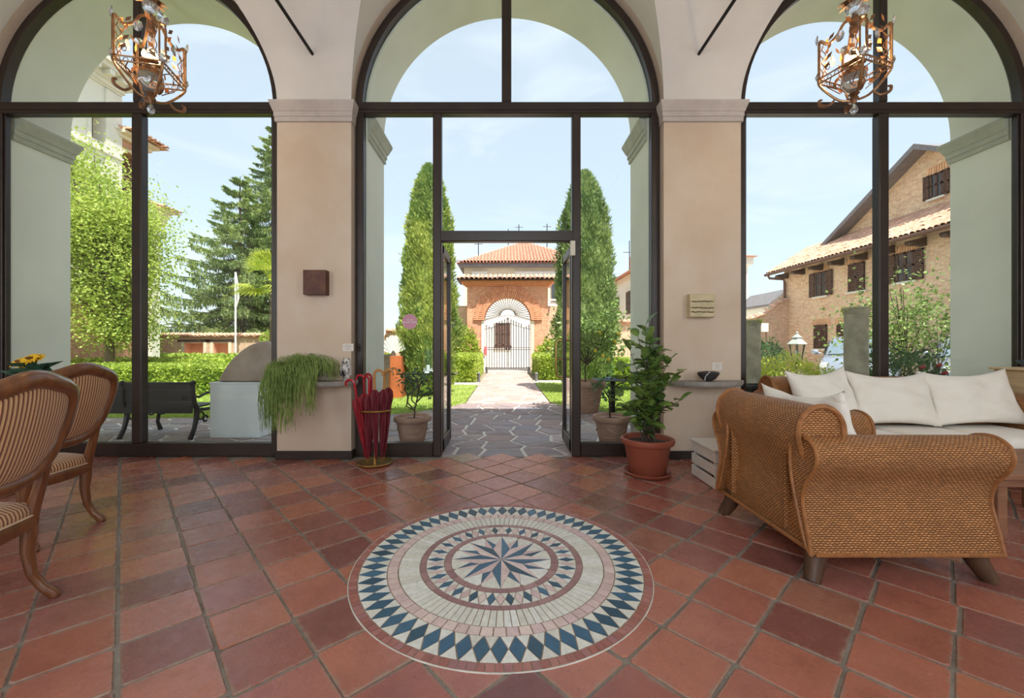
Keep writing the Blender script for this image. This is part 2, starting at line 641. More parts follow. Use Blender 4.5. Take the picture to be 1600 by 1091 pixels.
def make_flag_mat(name, cols, rough=.7, bump=.4):
    t = NT(name)
    v = t.coord('Object', True)
    base = t.ramp(t.rnd(), [(i / (len(cols) - 1), lin(c)) for i, c in enumerate(cols)])
    n1 = t.noise(v, 6, 6, .6)
    cc = t.mix(.6, base, t.ramp(n1, [(.25, (.6, .6, .62, 1)), (.75, (1.25, 1.22, 1.2, 1))]), 'MULTIPLY')
    t.col(cc)
    t.set(Roughness=rough)
    t.bump(n1, bump, .02)
    return t.m
M['flag'] = make_flag_mat('grey_porphyry_flagstone', [(140, 128, 130), (158, 144, 142), (150, 130, 128), (172, 158, 152), (146, 140, 146), (160, 138, 130)])
M['pathstone'] = make_flag_mat('pinkish_path_stone', [(188, 160, 150), (176, 146, 138), (196, 172, 162), (172, 150, 146), (190, 158, 144)])
M['flagjoint'] = mat_plain('pale_joint_mortar', (216, 210, 200), .9, var=.1, scale=9)

# ================================================================== floor of the room
ROOM_X, WALL_Y, GLASS_Y, OUT_Y = 6.35, 4.39, 4.52, 5.2
SPRING = 3.76
mb = MB(); mb.rng(-ROOM_X, ROOM_X, BACK_Y, 4.50, -.12, -.006)
floor = struct(mb.build('floor', M['mortar']), 'old terracotta tile floor laid diagonally with grey mortar joints', 'floor')

MED_C, MED_R = Vector((-0.024, 2.318, 0)), .802
def tile_mesh(seed):
    r = random.Random(seed)
    S = .272
    h = S / 2
    pts = []
    for (sx, sy) in ((-1, -1), (1, -1), (1, 1), (-1, 1)):
        cx, cy = sx * h + r.uniform(-.004, .004), sy * h + r.uniform(-.004, .004)
        c = r.uniform(.006, .016)
        if (sx, sy) in ((-1, -1), (1, 1)):
            pts += [(cx, cy - sy * c), (cx - sx * c, cy)]
        else:
            pts += [(cx - sx * c, cy), (cx, cy - sy * c)]
    n = len(pts)
    top = [(x * .975, y * .975, 0) for x, y in pts]
    low = [(x, y, -.004) for x, y in pts]
    bot = [(x, y, -.02) for x, y in pts]
    me = bpy.data.meshes.new('floor_tile')
    fs = [tuple(range(n))]
    for a in (0, n):
        fs += [(a + i, a + n + i, a + n + (i + 1) % n, a + (i + 1) % n) for i in range(n)]
    me.from_pydata(top + low + bot, [], fs)
    me.materials.append(M['tile'])
    return me
tile_meshes = [tile_mesh(k) for k in range(6)]
TILE_A = math.atan2(1, -.926)          # direction of the long joints
u_ = Vector((math.cos(TILE_A), math.sin(TILE_A), 0)); w_ = Vector((math.sin(TILE_A), -math.cos(TILE_A), 0))
TP = .285
cells = []
O = Vector((-1.353, 1.44, 0))
fl = floor.location
for i in range(-40, 41):
    jit = random.Random(i + 500).uniform(-.1, .1) * (1 if i > 3 else .25)
    wob = random.Random(i + 900).uniform(-.004, .004)
    for j in range(-40, 41):
        p = O + u_ * ((j + .5) * TP + jit) - w_ * ((-i + .5) * TP + wob) * -1
        if abs(p.x) > ROOM_X - .1 or p.y < BACK_Y + .1 or p.y > 4.44: continue
        dm = (Vector((p.x, p.y, 0)) - MED_C).length
        if dm + .2 < MED_R: continue
        vis = p.y > 1.2 and abs(p.x) < 1.32 * p.y + .25
        cells.append((0 if vis else 1, -1.0 / max(p.y, .2), p, random.random()))
cells.sort(key=lambda c: (c[0], c[1]))
rest = []
for k, (hid, _, p, rr) in enumerate(cells):
    rz = TILE_A + random.uniform(-.012, .012) + random.choice((0, PI / 2, PI, -PI / 2))
    z = random.uniform(-.0012, .0012)
    if k < 300 and not hid:
        piece('floor_tile', tile_meshes[k % 6], floor, Vector((p.x, p.y, z)) - fl, rz,
              rot=(random.uniform(-.003, .003), random.uniform(-.003, .003), rz))
    else:
        rest.append((p, rz))
mb = MB()
for p, rz in rest:
    mb.box((p.x, p.y, -.01), (.272, .272, .02), Euler((0, 0, rz)))
o = mb.build('floor_tiles_beyond_view', M['tile'], floor); o.name = 'outlying_tiles'; o['kind'] = 'stuff'

# ------------------------------------------------------------------ mosaic medallion
def stone(name, cols, rough=.45):
    t = NT(name)
    v = t.coord('Object', True)
    base = t.ramp(t.rnd(), [(i / (len(cols) - 1), lin(c)) for i, c in enumerate(cols)])
    n1 = t.noise(v, 28, 5, .65)
    cc = t.mix(.55, base, t.ramp(n1, [(.3, (.72, .72, .72, 1)), (.7, (1.2, 1.2, 1.2, 1))]), 'MULTIPLY')
    n2 = t.noise(v, 90, 2)
    cc = t.mix(t.ramp(n2, [(.25, (.5, .5, .5, 1)), (.33, (0, 0, 0, 1))]), cc, (.12, .11, .1, 1))
    t.col(cc); t.set(Roughness=rough)
    t.bump(n1, .15, .004)
    return t.m
M['m_blue'] = stone('blue_mosaic_stone', [(44, 74, 92), (60, 100, 128), (52, 88, 112), (70, 112, 140), (40, 70, 84)])
M['m_white'] = stone('white_mosaic_stone', [(226, 222, 210), (214, 210, 198), (232, 230, 222), (220, 216, 200)])
M['m_pink'] = stone('pink_mosaic_stone', [(222, 196, 188), (208, 178, 174), (228, 206, 196), (214, 184, 184)])
M['m_mauve'] = stone('mauve_mosaic_stone', [(164, 124, 120), (150, 108, 106), (176, 138, 134)])
M['m_brick'] = stone('reddish_border_stone', [(170, 106, 92), (154, 94, 86), (178, 120, 108), (160, 110, 110)])
M['m_grout'] = mat_plain('tan_grout', (158, 136, 116), .9, var=.15, scale=30)
med = thing('mosaic_medallion', 'round mosaic medallion with a compass star set into the tile floor', 'mosaic', MED_C)
mb = MB(); mb.lathe([(.0, -.004), (MED_R, -.004), (MED_R, .0022), (0, .0022)], MED_C, 96, False)
mb.build('grout_bed', M['m_grout'], med)
mb = MB()
for k in range(96):
    pass
mb.tube([MED_C + Vector((MED_R * math.cos(a), MED_R * math.sin(a), 0)) for a in [2 * PI * j / 120 for j in range(120)]], .003, 5, closed=True)
mb.build('rim_line', M['flagjoint'], med)
def poly_mesh(name, pts, mat, h0=-.002, h1=.0045, bev=.0):
    n = len(pts)
    me = bpy.data.meshes.new(name)
    me.from_pydata([(x, y, h1) for x, y in pts] + [(x, y, h0) for x, y in pts], [],
                   [tuple(range(n))] + [(i, n + i, n + (i + 1) % n, (i + 1) % n) for i in range(n)])
    bm = bmesh.new(); bm.from_mesh(me); bmesh.ops.recalc_face_normals(bm, faces=bm.faces); bm.to_mesh(me); bm.free()
    me.materials.append(mat)
    return me
def pol(r, a): return (r * math.cos(a), r * math.sin(a))
def shrink(pts, d):
    cx = sum(p[0] for p in pts) / len(pts); cy = sum(p[1] for p in pts) / len(pts)
    out = []
    for x, y in pts:
        l = math.hypot(x - cx, y - cy)
        k = max(0.2, (l - d) / l)
        out.append((cx + (x - cx) * k, cy + (y - cy) * k))
    return out
def ring(name, n, pts, mat, off=0.0, d=.0022):
    me = poly_mesh(name, shrink(pts, d), mat)
    for k in range(n):
        piece(name, me, med, (0, 0, random.uniform(0, .0003)), off + 2 * PI * k / n)
def seg(r0, r1, n, m=2, g=.0014):
    a0, a1 = PI / n - g / r0, PI / n - g / r1
    return [pol(r0, -a0 + 2 * a0 * i / m) for i in range(m + 1)] + [pol(r1, a1 - 2 * a1 * i / m) for i in range(m + 1)]
def lozenge_band(r0, r1, n, mat_list, dia, tri_name, off=0, d=.003):
    rm, a = (r0 + r1) / 2, PI / n
    for k in range(len(mat_list)):
        me = poly_mesh(dia, shrink([pol(r0, 0), pol(rm, a * .97), pol(r1, 0), pol(rm, -a * .97)], d), mat_list[k])
        for j in range(k, n, len(mat_list)):
            piece(dia, me, med, (0, 0, random.uniform(0, .0004)), off + 2 * a * j)
    ti = poly_mesh(tri_name, shrink([pol(rm, a), pol(r0, 2 * a * .96), pol(r0, 2 * a * .04)], d), M['m_white'])
    to = poly_mesh(tri_name, shrink([pol(rm, a), pol(r1, 2 * a * .04), pol(r1, a), pol(r1, 2 * a * .96)], d), M['m_white'])
    for j in range(n):
        piece(tri_name, ti, med, (0, 0, 0), off + 2 * a * j)
        piece(tri_name, to, med, (0, 0, 0), off + 2 * a * j)
ring('border_stone', 140, seg(.760, .798, 140, 1, .0016), M['m_brick'], d=.001)
lozenge_band(.615, .757, 60, [M['m_blue']], 'blue_lozenge', 'white_triangle')
ring('pink_stone', 68, seg(.559, .613, 68), M['m_pink'])
ring('white_strip', 100, seg(.448, .555, 100, 1, .002), M['m_white'], d=.0005)
ring('mauve_band', 30, seg(.414, .444, 30, 4), M['m_mauve'], d=.001)
lozenge_band(.316, .412, 52, [M['m_blue'], M['m_pink']], 'small_lozenge', 'small_triangle', d=.0025)
ring('mauve_band', 24, seg(.279, .314, 24, 4), M['m_mauve'], d=.001)
# star: eight long and eight short points, each half blue and half pink, white between
ai = PI / 8
for k in range(8):
    base = PI / 2 + 2 * PI * k / 8
    for side, mm in ((1, M['m_pink']), (-1, M['m_blue'])):
        me = poly_mesh('star_point', shrink([(0, 0), pol(.128, side * ai), pol(.274, 0)], .0012), mm)
        piece('star_point', me, med, (0, 0, .0002), base)
        rn = .265 * .62
        tip, root = pol(.258, 0), pol(.128, 0)
        # the side of a short point starts on the edge of the neighbouring long point
        e0, e1 = Vector(pol(.128, 0)), Vector(pol(.274, side * ai))
        q = e0.lerp(e1, .33)
        me = poly_mesh('short_star_point', shrink([root, (q.x, q.y), tip], .0014), mm)
        piece('short_star_point', me, med, (0, 0, .0001), base + ai)
        w = poly_mesh('white_field', shrink([(q.x, q.y), tip, pol(.277, side * .04), pol(.277, side * ai * .5), pol(.277, side * ai * .96), (e1.x, e1.y)], .0016), M['m_white'])
        piece('white_field', w, med, (0, 0, 0), base + ai)

# ================================================================== walls
BAYS = [(-3.98, 1.56), (.02, 1.655), (4.08, 1.59)]
def arched_wall(name, mat, y0, y1, x0, x1, z1, ops, spring, n=72):
    """a slab between y0 and y1 with round-arched openings from the ground"""
    mb = MB()
    edges = [x0]
    for (cx, r) in ops: edges += [cx - r, cx + r]
    edges.append(x1)
    for k in range(0, len(edges), 2):            # piers
        a, b = edges[k], edges[k + 1]
        for y in (y0, y1):
            mb.add([(a, y, 0), (b, y, 0), (b, y, z1), (a, y, z1)], [(0, 1, 2, 3)])
        if k > 0: mb.add([(a, y0, 0), (a, y1, 0), (a, y1, spring), (a, y0, spring)], [(0, 1, 2, 3)])
        if k < len(edges) - 2: mb.add([(b, y0, 0), (b, y1, 0), (b, y1, spring), (b, y0, spring)], [(0, 1, 2, 3)])
    for (cx, r) in ops:
        arc = [(cx - r * math.cos(PI * i / n), spring + r * math.sin(PI * i / n)) for i in range(n + 1)]
        for i in range(n):
            (xa, za), (xb, zb) = arc[i], arc[i + 1]
            for y in (y0, y1):
                mb.add([(xa, y, za), (xb, y, zb), (xb, y, z1), (xa, y, z1)], [(0, 1, 2, 3)])
            mb.add([(xa, y0, za), (xb, y0, zb), (xb, y1, zb), (xa, y1, za)], [(0, 1, 2, 3)])
    mb.add([(x0, y0, z1), (x1, y0, z1), (x1, y1, z1), (x0, y1, z1)], [(0, 1, 2, 3)])
    return mb.build(name, mat, None, origin=((x0 + x1) / 2, y0, 0))

wall_in = struct(arched_wall('wall_front', M['plaster_in'], WALL_Y, GLASS_Y + .05, -ROOM_X, ROOM_X, 5.6, BAYS, SPRING), 'beige plaster wall with two piers between the arched windows', 'wall')
OBAYS = [(-3.98, 1.475), (.02, 1.545), (4.075, 1.50)]
wall_out = struct(arched_wall('wall_outer', M['plaster_out'], GLASS_Y + .051, OUT_Y, -9.5, 9.5, 5.95, OBAYS, SPRING), 'pale green plaster reveals of the arches outside the glass', 'wall')

# vault: a lunette barrel over each window crossing the long barrel of the room
def h_long(y):
    yc = (WALL_Y + BACK_Y) / 2; ry = (WALL_Y - BACK_Y) / 2
    q = (y - yc) / ry
    return 1.8 * math.sqrt(max(0, 1 - q * q))
yc, ry = (WALL_Y + BACK_Y) / 2, (WALL_Y - BACK_Y) / 2
ys = [yc + ry * math.cos(PI * i / 90) for i in range(91)]
def half_w(r, y):
    h = h_long(y)
    return math.sqrt(r * r - h * h) if h < r else 0.0
mb = MB()
NU = 24
for (c, r) in BAYS:                       # lunette webs, trimmed along the groins
    V = []
    for y in ys:
        a_, hw_ = math.acos(min(1, half_w(r, y) / r)), half_w(r, y)
        for k in range(NU + 1):
            if hw_ <= 1e-6:
                V.append((c, y, SPRING + h_long(y)))
            else:
                t = PI - a_ - (PI - 2 * a_) * k / NU
                V.append((c + r * math.cos(t), y, SPRING + r * math.sin(t)))
    n_ = NU + 1
    mb.add(V, [(j * n_ + i, j * n_ + i + 1, (j + 1) * n_ + i + 1, (j + 1) * n_ + i) for j in range(len(ys) - 1) for i in range(NU)
               if half_w(r, ys[j]) > 0 or half_w(r, ys[j + 1]) > 0])
for k in range(4):                        # webs of the long barrel between them
    V = []
    for y in ys:
        xa = -ROOM_X if k == 0 else BAYS[k - 1][0] + half_w(BAYS[k - 1][1], y)
        xb = ROOM_X if k == 3 else BAYS[k][0] - half_w(BAYS[k][1], y)
        for i in range(7): V.append((xa + (xb - xa) * i / 6, y, SPRING + h_long(y)))
    mb.add(V, [(j * 7 + i, j * 7 + i + 1, (j + 1) * 7 + i + 1, (j + 1) * 7 + i) for j in range(len(ys) - 1) for i in range(6)])
ceiling = struct(mb.build('ceiling', M['vault'], None, smooth=True, sharp=20), 'pale plaster cross vault springing from the piers', 'ceiling')

mb = MB(); mb.rng(-ROOM_X - .3, -ROOM_X, BACK_Y - .3, OUT_Y - .63, 0, 5.6)
struct(mb.build('wall_left', M['plaster_in']), 'beige plaster wall at the left end of the room', 'wall')
mb = MB(); mb.rng(ROOM_X, ROOM_X + .3, BACK_Y - .3, OUT_Y - .63, 0, 5.6)
struct(mb.build('wall_right', M['plaster_in']), 'beige plaster wall at the right end of the room', 'wall')
mb = MB()
_e = [-ROOM_X, -5.83, -4.07, -1.15, 1.15, 4.07, 5.83, ROOM_X]
for k in range(0, 8, 2): mb.rng(_e[k], _e[k + 1], BACK_Y - .25, BACK_Y, 0, 5.6)
for k in range(1, 7, 2):
    mb.rng(_e[k], _e[k + 1], BACK_Y - .25, BACK_Y, 0, .8); mb.rng(_e[k], _e[k + 1], BACK_Y - .25, BACK_Y, 3.9, 5.6)
struct(mb.build('wall_back', M['concrete']), 'plaster wall behind the viewer with three tall windows', 'wall')

# pier cornices (inside) and moulded cornices on the outer reveals
for (a, b) in ((-2.42, -1.635), (1.675, 2.49)):
    prof = [(.002, 3.56), (-.022, 3.565), (-.022, 3.612), (-.03, 3.616), (-.03, 3.662), (-.038, 3.667), (-.045, 3.69), (-.07, 3.745), (-.074, 3.765), (.002, 3.765)]
    mb = MB()
    n = len(prof)
    rows = []
    for (x, s) in ((a, -1), (b, 1)):
        rows.append([(x - s * 0 + s * (-p[0]) * .75, WALL_Y + p[0], p[1]) for p in prof])
    mb.add(rows[0] + rows[1], [(i, i + 1, n + i + 1, n + i) for i in range(n - 1)])
    for (x, s, row) in ((a, -1, rows[0]), (b, 1, rows[1])):
        back = [(p[0], GLASS_Y - .03, p[2]) for p in row]
        mb.add(row + back, [(i, i + 1, n + i + 1, n + i) for i in range(n - 1)])
    mb.build('cornice', M['cornice'], wall_in)
prof = [(0.0, 3.47), (.02, 3.475), (.02, 3.53), (.032, 3.535), (.032, 3.59), (.045, 3.60), (.06, 3.64), (.085, 3.70), (.085, 3.725), (0, 3.725)]
for (c, r) in OBAYS:
    for s in (-1, 1):
        n = len(prof)
        xw = c + s * r
        A = [(xw - s * p[0], GLASS_Y + .06, p[1]) for p in prof]
        B = [(xw - s * p[0], OUT_Y + p[0], p[1]) for p in prof]
        C = [(xw + s * .35, OUT_Y + p[0], p[1]) for p in prof]
        mb = MB()
        mb.add(A + B + C, [(i, i + 1, n + i + 1, n + i) for i in range(n - 1)] + [(n + i, n + i + 1, 2 * n + i + 1, 2 * n + i) for i in range(n - 1)] + [tuple(range(n))])
        mb.build('outer_cornice', M['cornice_out'], wall_out)

# dark baseboards round the two piers
for nm, a, b in (('baseboard_left', -2.42, -1.635), ('baseboard_right', 1.675, 2.49)):
    mb = MB(); mb.rng(a - .015, b + .015, WALL_Y - .022, WALL_Y + .09, 0, .085, .004)
    struct(mb.build(nm, M['base']), 'dark wooden baseboard at the foot of the %s pier' % nm.split('_')[1], 'baseboard')

# ================================================================== glazing
FY0, FY1 = GLASS_Y - .045, GLASS_Y + .045
def arc_ring(c, r0, r1, y0, y1, mb, n=40):
    pts = [(c - r1 * math.cos(PI * i / n), SPRING + r1 * math.sin(PI * i / n)) for i in range(n + 1)] + \
          [(c + r0 * math.cos(PI * i / n), SPRING + r0 * math.sin(PI * i / n)) for i in range(n + 1)]
    N = n + 1
    vs = [(p[0], y0, p[1]) for p in pts] + [(p[0], y1, p[1]) for p in pts]
    m = 2 * N
    fs = []
    for i in range(n):
        o0, o1, i0, i1 = i, i + 1, m - 1 - i, m - 2 - i
        fs += [(o0, o1, i1, i0), (m + o0, m + i0, m + i1, m + o1), (o0, m + o0, m + o1, o1), (i0, i1, m + i1, m + i0)]
    mb.add(vs, fs)
def arc_pane(c, r, x0, x1, z0):
    n = 20
    pts = [(x0, z0), (x1, z0)]
    for i in range(n + 1):
        x = x1 + (x0 - x1) * i / n
        d = min(abs(x - c), r * .9999)
        pts.append((x, SPRING + math.sqrt(r * r - d * d)))
    return pts
def screw_dots(mb, pts):
    for (x, z) in pts: mb.box((x, FY0 - .003, z), (.012, .006, .012), None, .003)
T0, T1 = 3.705, 3.83       # transom
W = .085
def add_window(name, c, r, label):
    w = struct(thing(name, label, 'window', (c, GLASS_Y, 0)))
    mb = MB(); arc_ring(c, r - .075, r, FY0, FY1, mb)
    mb.build('arch_frame', M['frame'], w, True, 35)
    for s in (-1, 1):
        mb = MB(); mb.rng(c + s * r, c + s * (r - W), FY0, FY1, .0, T1, .006); mb.build('jamb', M['frame'], w)
        mb = MB(); mb.rng(c + s * (r - W), c + s * (r - W - .02), FY0 + .02, FY1 - .02, .13, T0, .003); mb.build('glazing_bead', M['frame'], w)
    mb = MB(); mb.rng(c - r, c + r, FY0 - .006, FY1, T0, T1, .008); mb.rng(c - r, c + r, FY0 - .014, FY1, T0 + .035, T0 + .075, .004); mb.build('transom', M['frame'], w)
    mb = MB(); mb.rng(c - r, c + r, FY0 - .004, FY1, 0, .145, .008); mb.build('bottom_rail', M['frame'], w)
    mb = MB(); mb.rng(c - .055, c + .055, FY0 - .012, FY1, .14, T0, .012); mb.build('mullion', M['frame'], w)
    mb = MB(); mb.rng(c - .045, c + .045, FY0 - .006, FY1, T1, SPRING + r - .04, .01); mb.build('upper_mullion', M['frame'], w)
    mb = MB(); screw_dots(mb, [(c + s * .03, z) for s in (-1,) for z in (.6, 1.4, 2.2, 3.0)]); mb.build('screws', M['cornice_out'], w)
    for s in (-1, 1):
        a, b = sorted((c + s * .04, c + s * (r - .07)))
        mb = MB(); mb.prism(arc_pane(c, r - .05, a, b, T1 - .02), 'y', GLASS_Y - .004, GLASS_Y + .004); mb.build('pane', M['glass'], w)
        mb = MB(); mb.rng(*sorted((c + s * .05, c + s * (r - .08))), GLASS_Y - .004, GLASS_Y + .004, .14, T0 + .01); mb.build('pane', M['glass'], w)
    return w
win1 = add_window('window_1', -3.98, 1.545, 'tall arched window with dark brown frame at the left, bench beyond it')
win3 = add_window('window_3', 4.08, 1.575, 'tall arched window with dark brown frame at the right, brick house beyond it')
# central arched window with the open double door
c, r = .02, 1.64
w = struct(thing('window_2', 'central arched window with dark brown frame and side lights round the open door', 'window', (c, GLASS_Y, 0)))
win2 = w
mb = MB(); arc_ring(c, r - .075, r, FY0, FY1, mb); mb.build('arch_frame', M['frame'], w, True, 35)
mb = MB(); mb.rng(c - r, c + r, FY0 - .006, FY1, T0, T1, .008); mb.rng(c - r, c + r, FY0 - .014, FY1, T0 + .035, T0 + .075, .004); mb.build('transom', M['frame'], w)
mb = MB(); mb.rng(-.042, .062, FY0 - .006, FY1, T1, SPRING + r - .04, .01); mb.build('upper_mullion', M['frame'], w)
DX0, DX1 = -.785, .81
mb = MB(); mb.rng(DX0, DX1, FY0 - .004, FY1, 2.325, 2.44, .008); mb.build('door_head', M['frame'], w)
for s, x in ((-1, DX0), (1, DX1)):
    mb = MB(); mb.rng(x - s * .0, x - s * .092, FY0 - .01, FY1, 0, T0, .01); mb.build('door_post', M['frame'], w)
    xo = c + s * r
    mb = MB(); mb.rng(xo, xo - s * W, FY0, FY1, 0, T1, .006); mb.build('jamb', M['frame'], w)
    a, b = sorted((xo, x))
    mb = MB(); mb.rng(a, b, FY0 - .004, FY1, 0, .145, .008); mb.build('bottom_rail', M['frame'], w)
    mb = MB(); mb.rng(a + .02, b - .02, GLASS_Y - .004, GLASS_Y + .004, .14, T0 + .01); mb.build('pane', M['glass'], w)
    a, b = sorted((c + s * .035, c + s * (r - .07)))
    mb = MB(); mb.prism(arc_pane(c, r - .05, a, b, T1 - .02), 'y', GLASS_Y - .004, GLASS_Y + .004); mb.build('pane', M['glass'], w)
mb = MB(); mb.rng(DX0 + .05, DX1 - .05, GLASS_Y - .004, GLASS_Y + .004, 2.42, T0 + .01); mb.build('pane', M['glass'], w)
# two door leaves folded outwards against the jambs
for nm, s, x, lab in (('door_1', -1, -.69, 'left glazed door leaf swung open outwards'), ('door_2', 1, .715, 'right glazed door leaf swung open outwards with brass pull handle')):
    d = struct(thing(nm, lab, 'door', (x, GLASS_Y + .06, 0)))
    y0, y1 = GLASS_Y + .05, GLASS_Y + .73
    xa, xb = sorted((x, x + s * -.0 + s * .05))
    for yy in ((y0, y0 + .085), (y1 - .085, y1)):
        mb = MB(); mb.rng(xa, xb, yy[0], yy[1], .02, 2.31, .006); mb.build('stile', M['frame'], d)
    mb = MB(); mb.rng(xa, xb, y0, y1, .02, .16, .006); mb.build('bottom_rail', M['frame'], d)
    mb = MB(); mb.rng(xa, xb, y0, y1, 2.22, 2.31, .006); mb.build('top_rail', M['frame'], d)
    mb = MB(); mb.rng((xa + xb) / 2 - .004, (xa + xb) / 2 + .004, y0 + .07, y1 - .07, .14, 2.24); mb.build('pane', M['glass'], d)
    if s > 0:
        mb = MB()
        yh = y1 - .045
        xi = x
        pth = [(xi + .002, yh, 1.26), (xi - .05, yh, 1.27), (xi - .075, yh, 1.24), (xi - .08, yh, 1.2), (xi - .08, yh, .87), (xi - .075, yh, .83), (xi - .05, yh, .80), (xi + .002, yh, .81)]
        mb.tube(pth, .012, 10)
        mb.tube([(xi + .002, yh, 1.03), (xi - .08, yh, 1.03)], .008, 8)
        mb.build('pull_handle', M['brass'], d, True)
mb = MB(); mb.rng(.69, .745, FY0 - .055, FY0 - .012, 2.16, 2.32, .006)
M['closer'] = mat_plain('beige_enamel', (206, 198, 180), .4, var=.04)
o = mb.build('door_closer', M['closer'], w)
# the pink round sticker on the left side light
M['sticker'] = mat_plain('pink_sticker', (196, 140, 158), .5, var=.03)
M['white_ink'] = mat_plain('white_print', (240, 226, 230), .6, var=.02)
stk = thing('round_sticker', 'round pink sticker with white lettering on the glass beside the door', 'sticker', (-1.043, GLASS_Y - .006, 1.46))
mb = MB(); mb.prism([(-1.043 + .083 * math.cos(2 * PI * i / 40), 1.46 + .083 * math.sin(2 * PI * i / 40)) for i in range(40)], 'y', GLASS_Y - .0065, GLASS_Y - .0045)
mb.build('disc', M['sticker'], stk)
def text_part(name, body, size, loc, parent, mat, rot=(PI / 2, 0, 0), align='CENTER'):
    cu = bpy.data.curves.new(name, 'FONT')
    cu.body = body; cu.size = size; cu.align_x = align; cu.align_y = 'CENTER'
    cu.extrude = .0003
    tmp = bpy.data.objects.new(name + '_tmp', cu)
    COL.objects.link(tmp)
    dg = bpy.context.evaluated_depsgraph_get()
    me = bpy.data.meshes.new_from_object(tmp.evaluated_get(dg))
    bpy.data.objects.remove(tmp); bpy.data.curves.remove(cu)
    me.name = name
    me.materials.clear(); me.materials.append(mat)
    ob = bpy.data.objects.new(name, me)
    COL.objects.link(ob); ob.parent = parent
    ob.location = Vector(loc) - wloc(parent)
    ob.rotation_euler = rot
    return ob
text_part('lettering', 'RELAIS', .022, (-1.043, GLASS_Y - .0075, 1.478), stk, M['white_ink'])
text_part('lettering', 'SELLECTION', .028, (-1.043, GLASS_Y - .0075, 1.452), stk, M['white_ink'])

# iron tie rods of the vault
for s, nm in ((-1, 'left'), (1, 'right')):
    mb = MB(); x = 2.0 * s
    mb.tube([(x, WALL_Y + .02, 4.22), (x, BACK_Y, 4.22)], .016, 8)
    mb.lathe([(.0, -.012), (.032, -.012), (.032, .0), (.0, .0)], (0, 0, 0), 12)
    k = len(mb.v) - 48
    mb.xf(Matrix.Translation((x, WALL_Y - .005, 4.22)) @ Matrix.Rotation(PI / 2, 4, 'X'), k)
    tag(mb.build('tie_rod', M['iron'], None, True), 'black iron tie rod running from above the %s pier' % nm, 'tie rod', 'vault tie rods')

# ================================================================== ground outside
def clip_poly(poly, px, py, nx_, ny_):
    """keep the side where (p - q).n <= 0"""
    out = []
    n = len(poly)
    for i in range(n):
        a, b = poly[i], poly[(i + 1) % n]
        da = (a[0] - px) * nx_ + (a[1] - py) * ny_
        db = (b[0] - px) * nx_ + (b[1] - py) * ny_
        if da <= 0: out.append(a)
        if (da < 0) != (db < 0) and abs(da - db) > 1e-12:
            t = da / (da - db)
            out.append((a[0] + (b[0] - a[0]) * t, a[1] + (b[1] - a[1]) * t))
    return out
def crazy_paving(x0, x1, y0, y1, step, seed, edge=None):
    """irregular stones: the cells round jittered seeds, with joints between"""
    r = random.Random(seed)
    pts = []
    ny, nx_ = max(1, round((y1 - y0) / step)), max(1, round((x1 - x0) / step))
    sx, sy = (x1 - x0) / nx_, (y1 - y0) / ny
    for j in range(-1, ny + 1):
        for i in range(-1, nx_ + 1):
            pts.append((x0 + (i + .5 + r.uniform(-.48, .48)) * sx, y0 + (j + .5 + r.uniform(-.48, .48)) * sy))
    P = np.array(pts)
    cells = []
    for (cx, cy) in pts:
        poly = [(x0, y0), (x1, y0), (x1, y1), (x0, y1)]
        d = (P[:, 0] - cx) ** 2 + (P[:, 1] - cy) ** 2
        for k in np.argsort(d)[1:16]:
            qx, qy = P[k]
            l = math.hypot(qx - cx, qy - cy)
            n = ((qx - cx) / l, (qy - cy) / l)
            poly = clip_poly(poly, (cx + qx) / 2 - n[0] * .02, (cy + qy) / 2 - n[1] * .02, *n)
            if len(poly) < 3: break
        if len(poly) >= 3:
            a = 0
            for i in range(len(poly)):
                p, q = poly[i], poly[(i + 1) % len(poly)]
                a += p[0] * q[1] - q[0] * p[1]
            if abs(a) / 2 > .008: cells.append(poly)
    return cells
def stone_piece(name, poly, mat, parent, zt, zb):
    cx = sum(p[0] for p in poly) / len(poly); cy = sum(p[1] for p in poly) / len(poly)
    n = len(poly)
    inner = [(cx + (x - cx) * .95, cy + (y - cy) * .95) for x, y in poly]
    me = bpy.data.meshes.new(name)
    me.from_pydata([(x - cx, y - cy, 0) for x, y in inner] + [(x - cx, y - cy, -.008) for x, y in poly] + [(x - cx, y - cy, zb - zt) for x, y in poly], [],
                   [tuple(range(n))] + [(i, n + i, n + (i + 1) % n, (i + 1) % n) for i in range(n)] + [(n + i, 2 * n + i, 2 * n + (i + 1) % n, n + (i + 1) % n) for i in range(n)])
    bm = bmesh.new(); bm.from_mesh(me); bmesh.ops.recalc_face_normals(bm, faces=bm.faces); bm.to_mesh(me); bm.free()
    me.materials.append(mat)
    return piece(name, me, parent, Vector((cx, cy, zt)) - wloc(parent))

M['soil'] = mat_plain('dry_soil', (150, 138, 112), .95, var=.15, scale=2, bump=.3, bscale=9)
M['gravel'] = mat_plain('pale_gravel', (206, 198, 184), .95, var=.12, scale=30, bump=.5, bscale=120)
M['turf'] = mat_plain('lawn_ground', (150, 168, 84), .95, var=.2, scale=3, bump=.4, bscale=60)
mb = MB(); mb.rng(-60, 60, 4.5, 120, -.6, -.05)
struct(mb.build('ground', M['soil']), 'open ground of the garden and the yard', 'ground')
mb = MB(); mb.rng(4.9, 30, 7.6, 60, -.2, -.02)
struct(mb.build('floor_yard', M['gravel']), 'pale gravel yard in front of the brick house', 'ground')

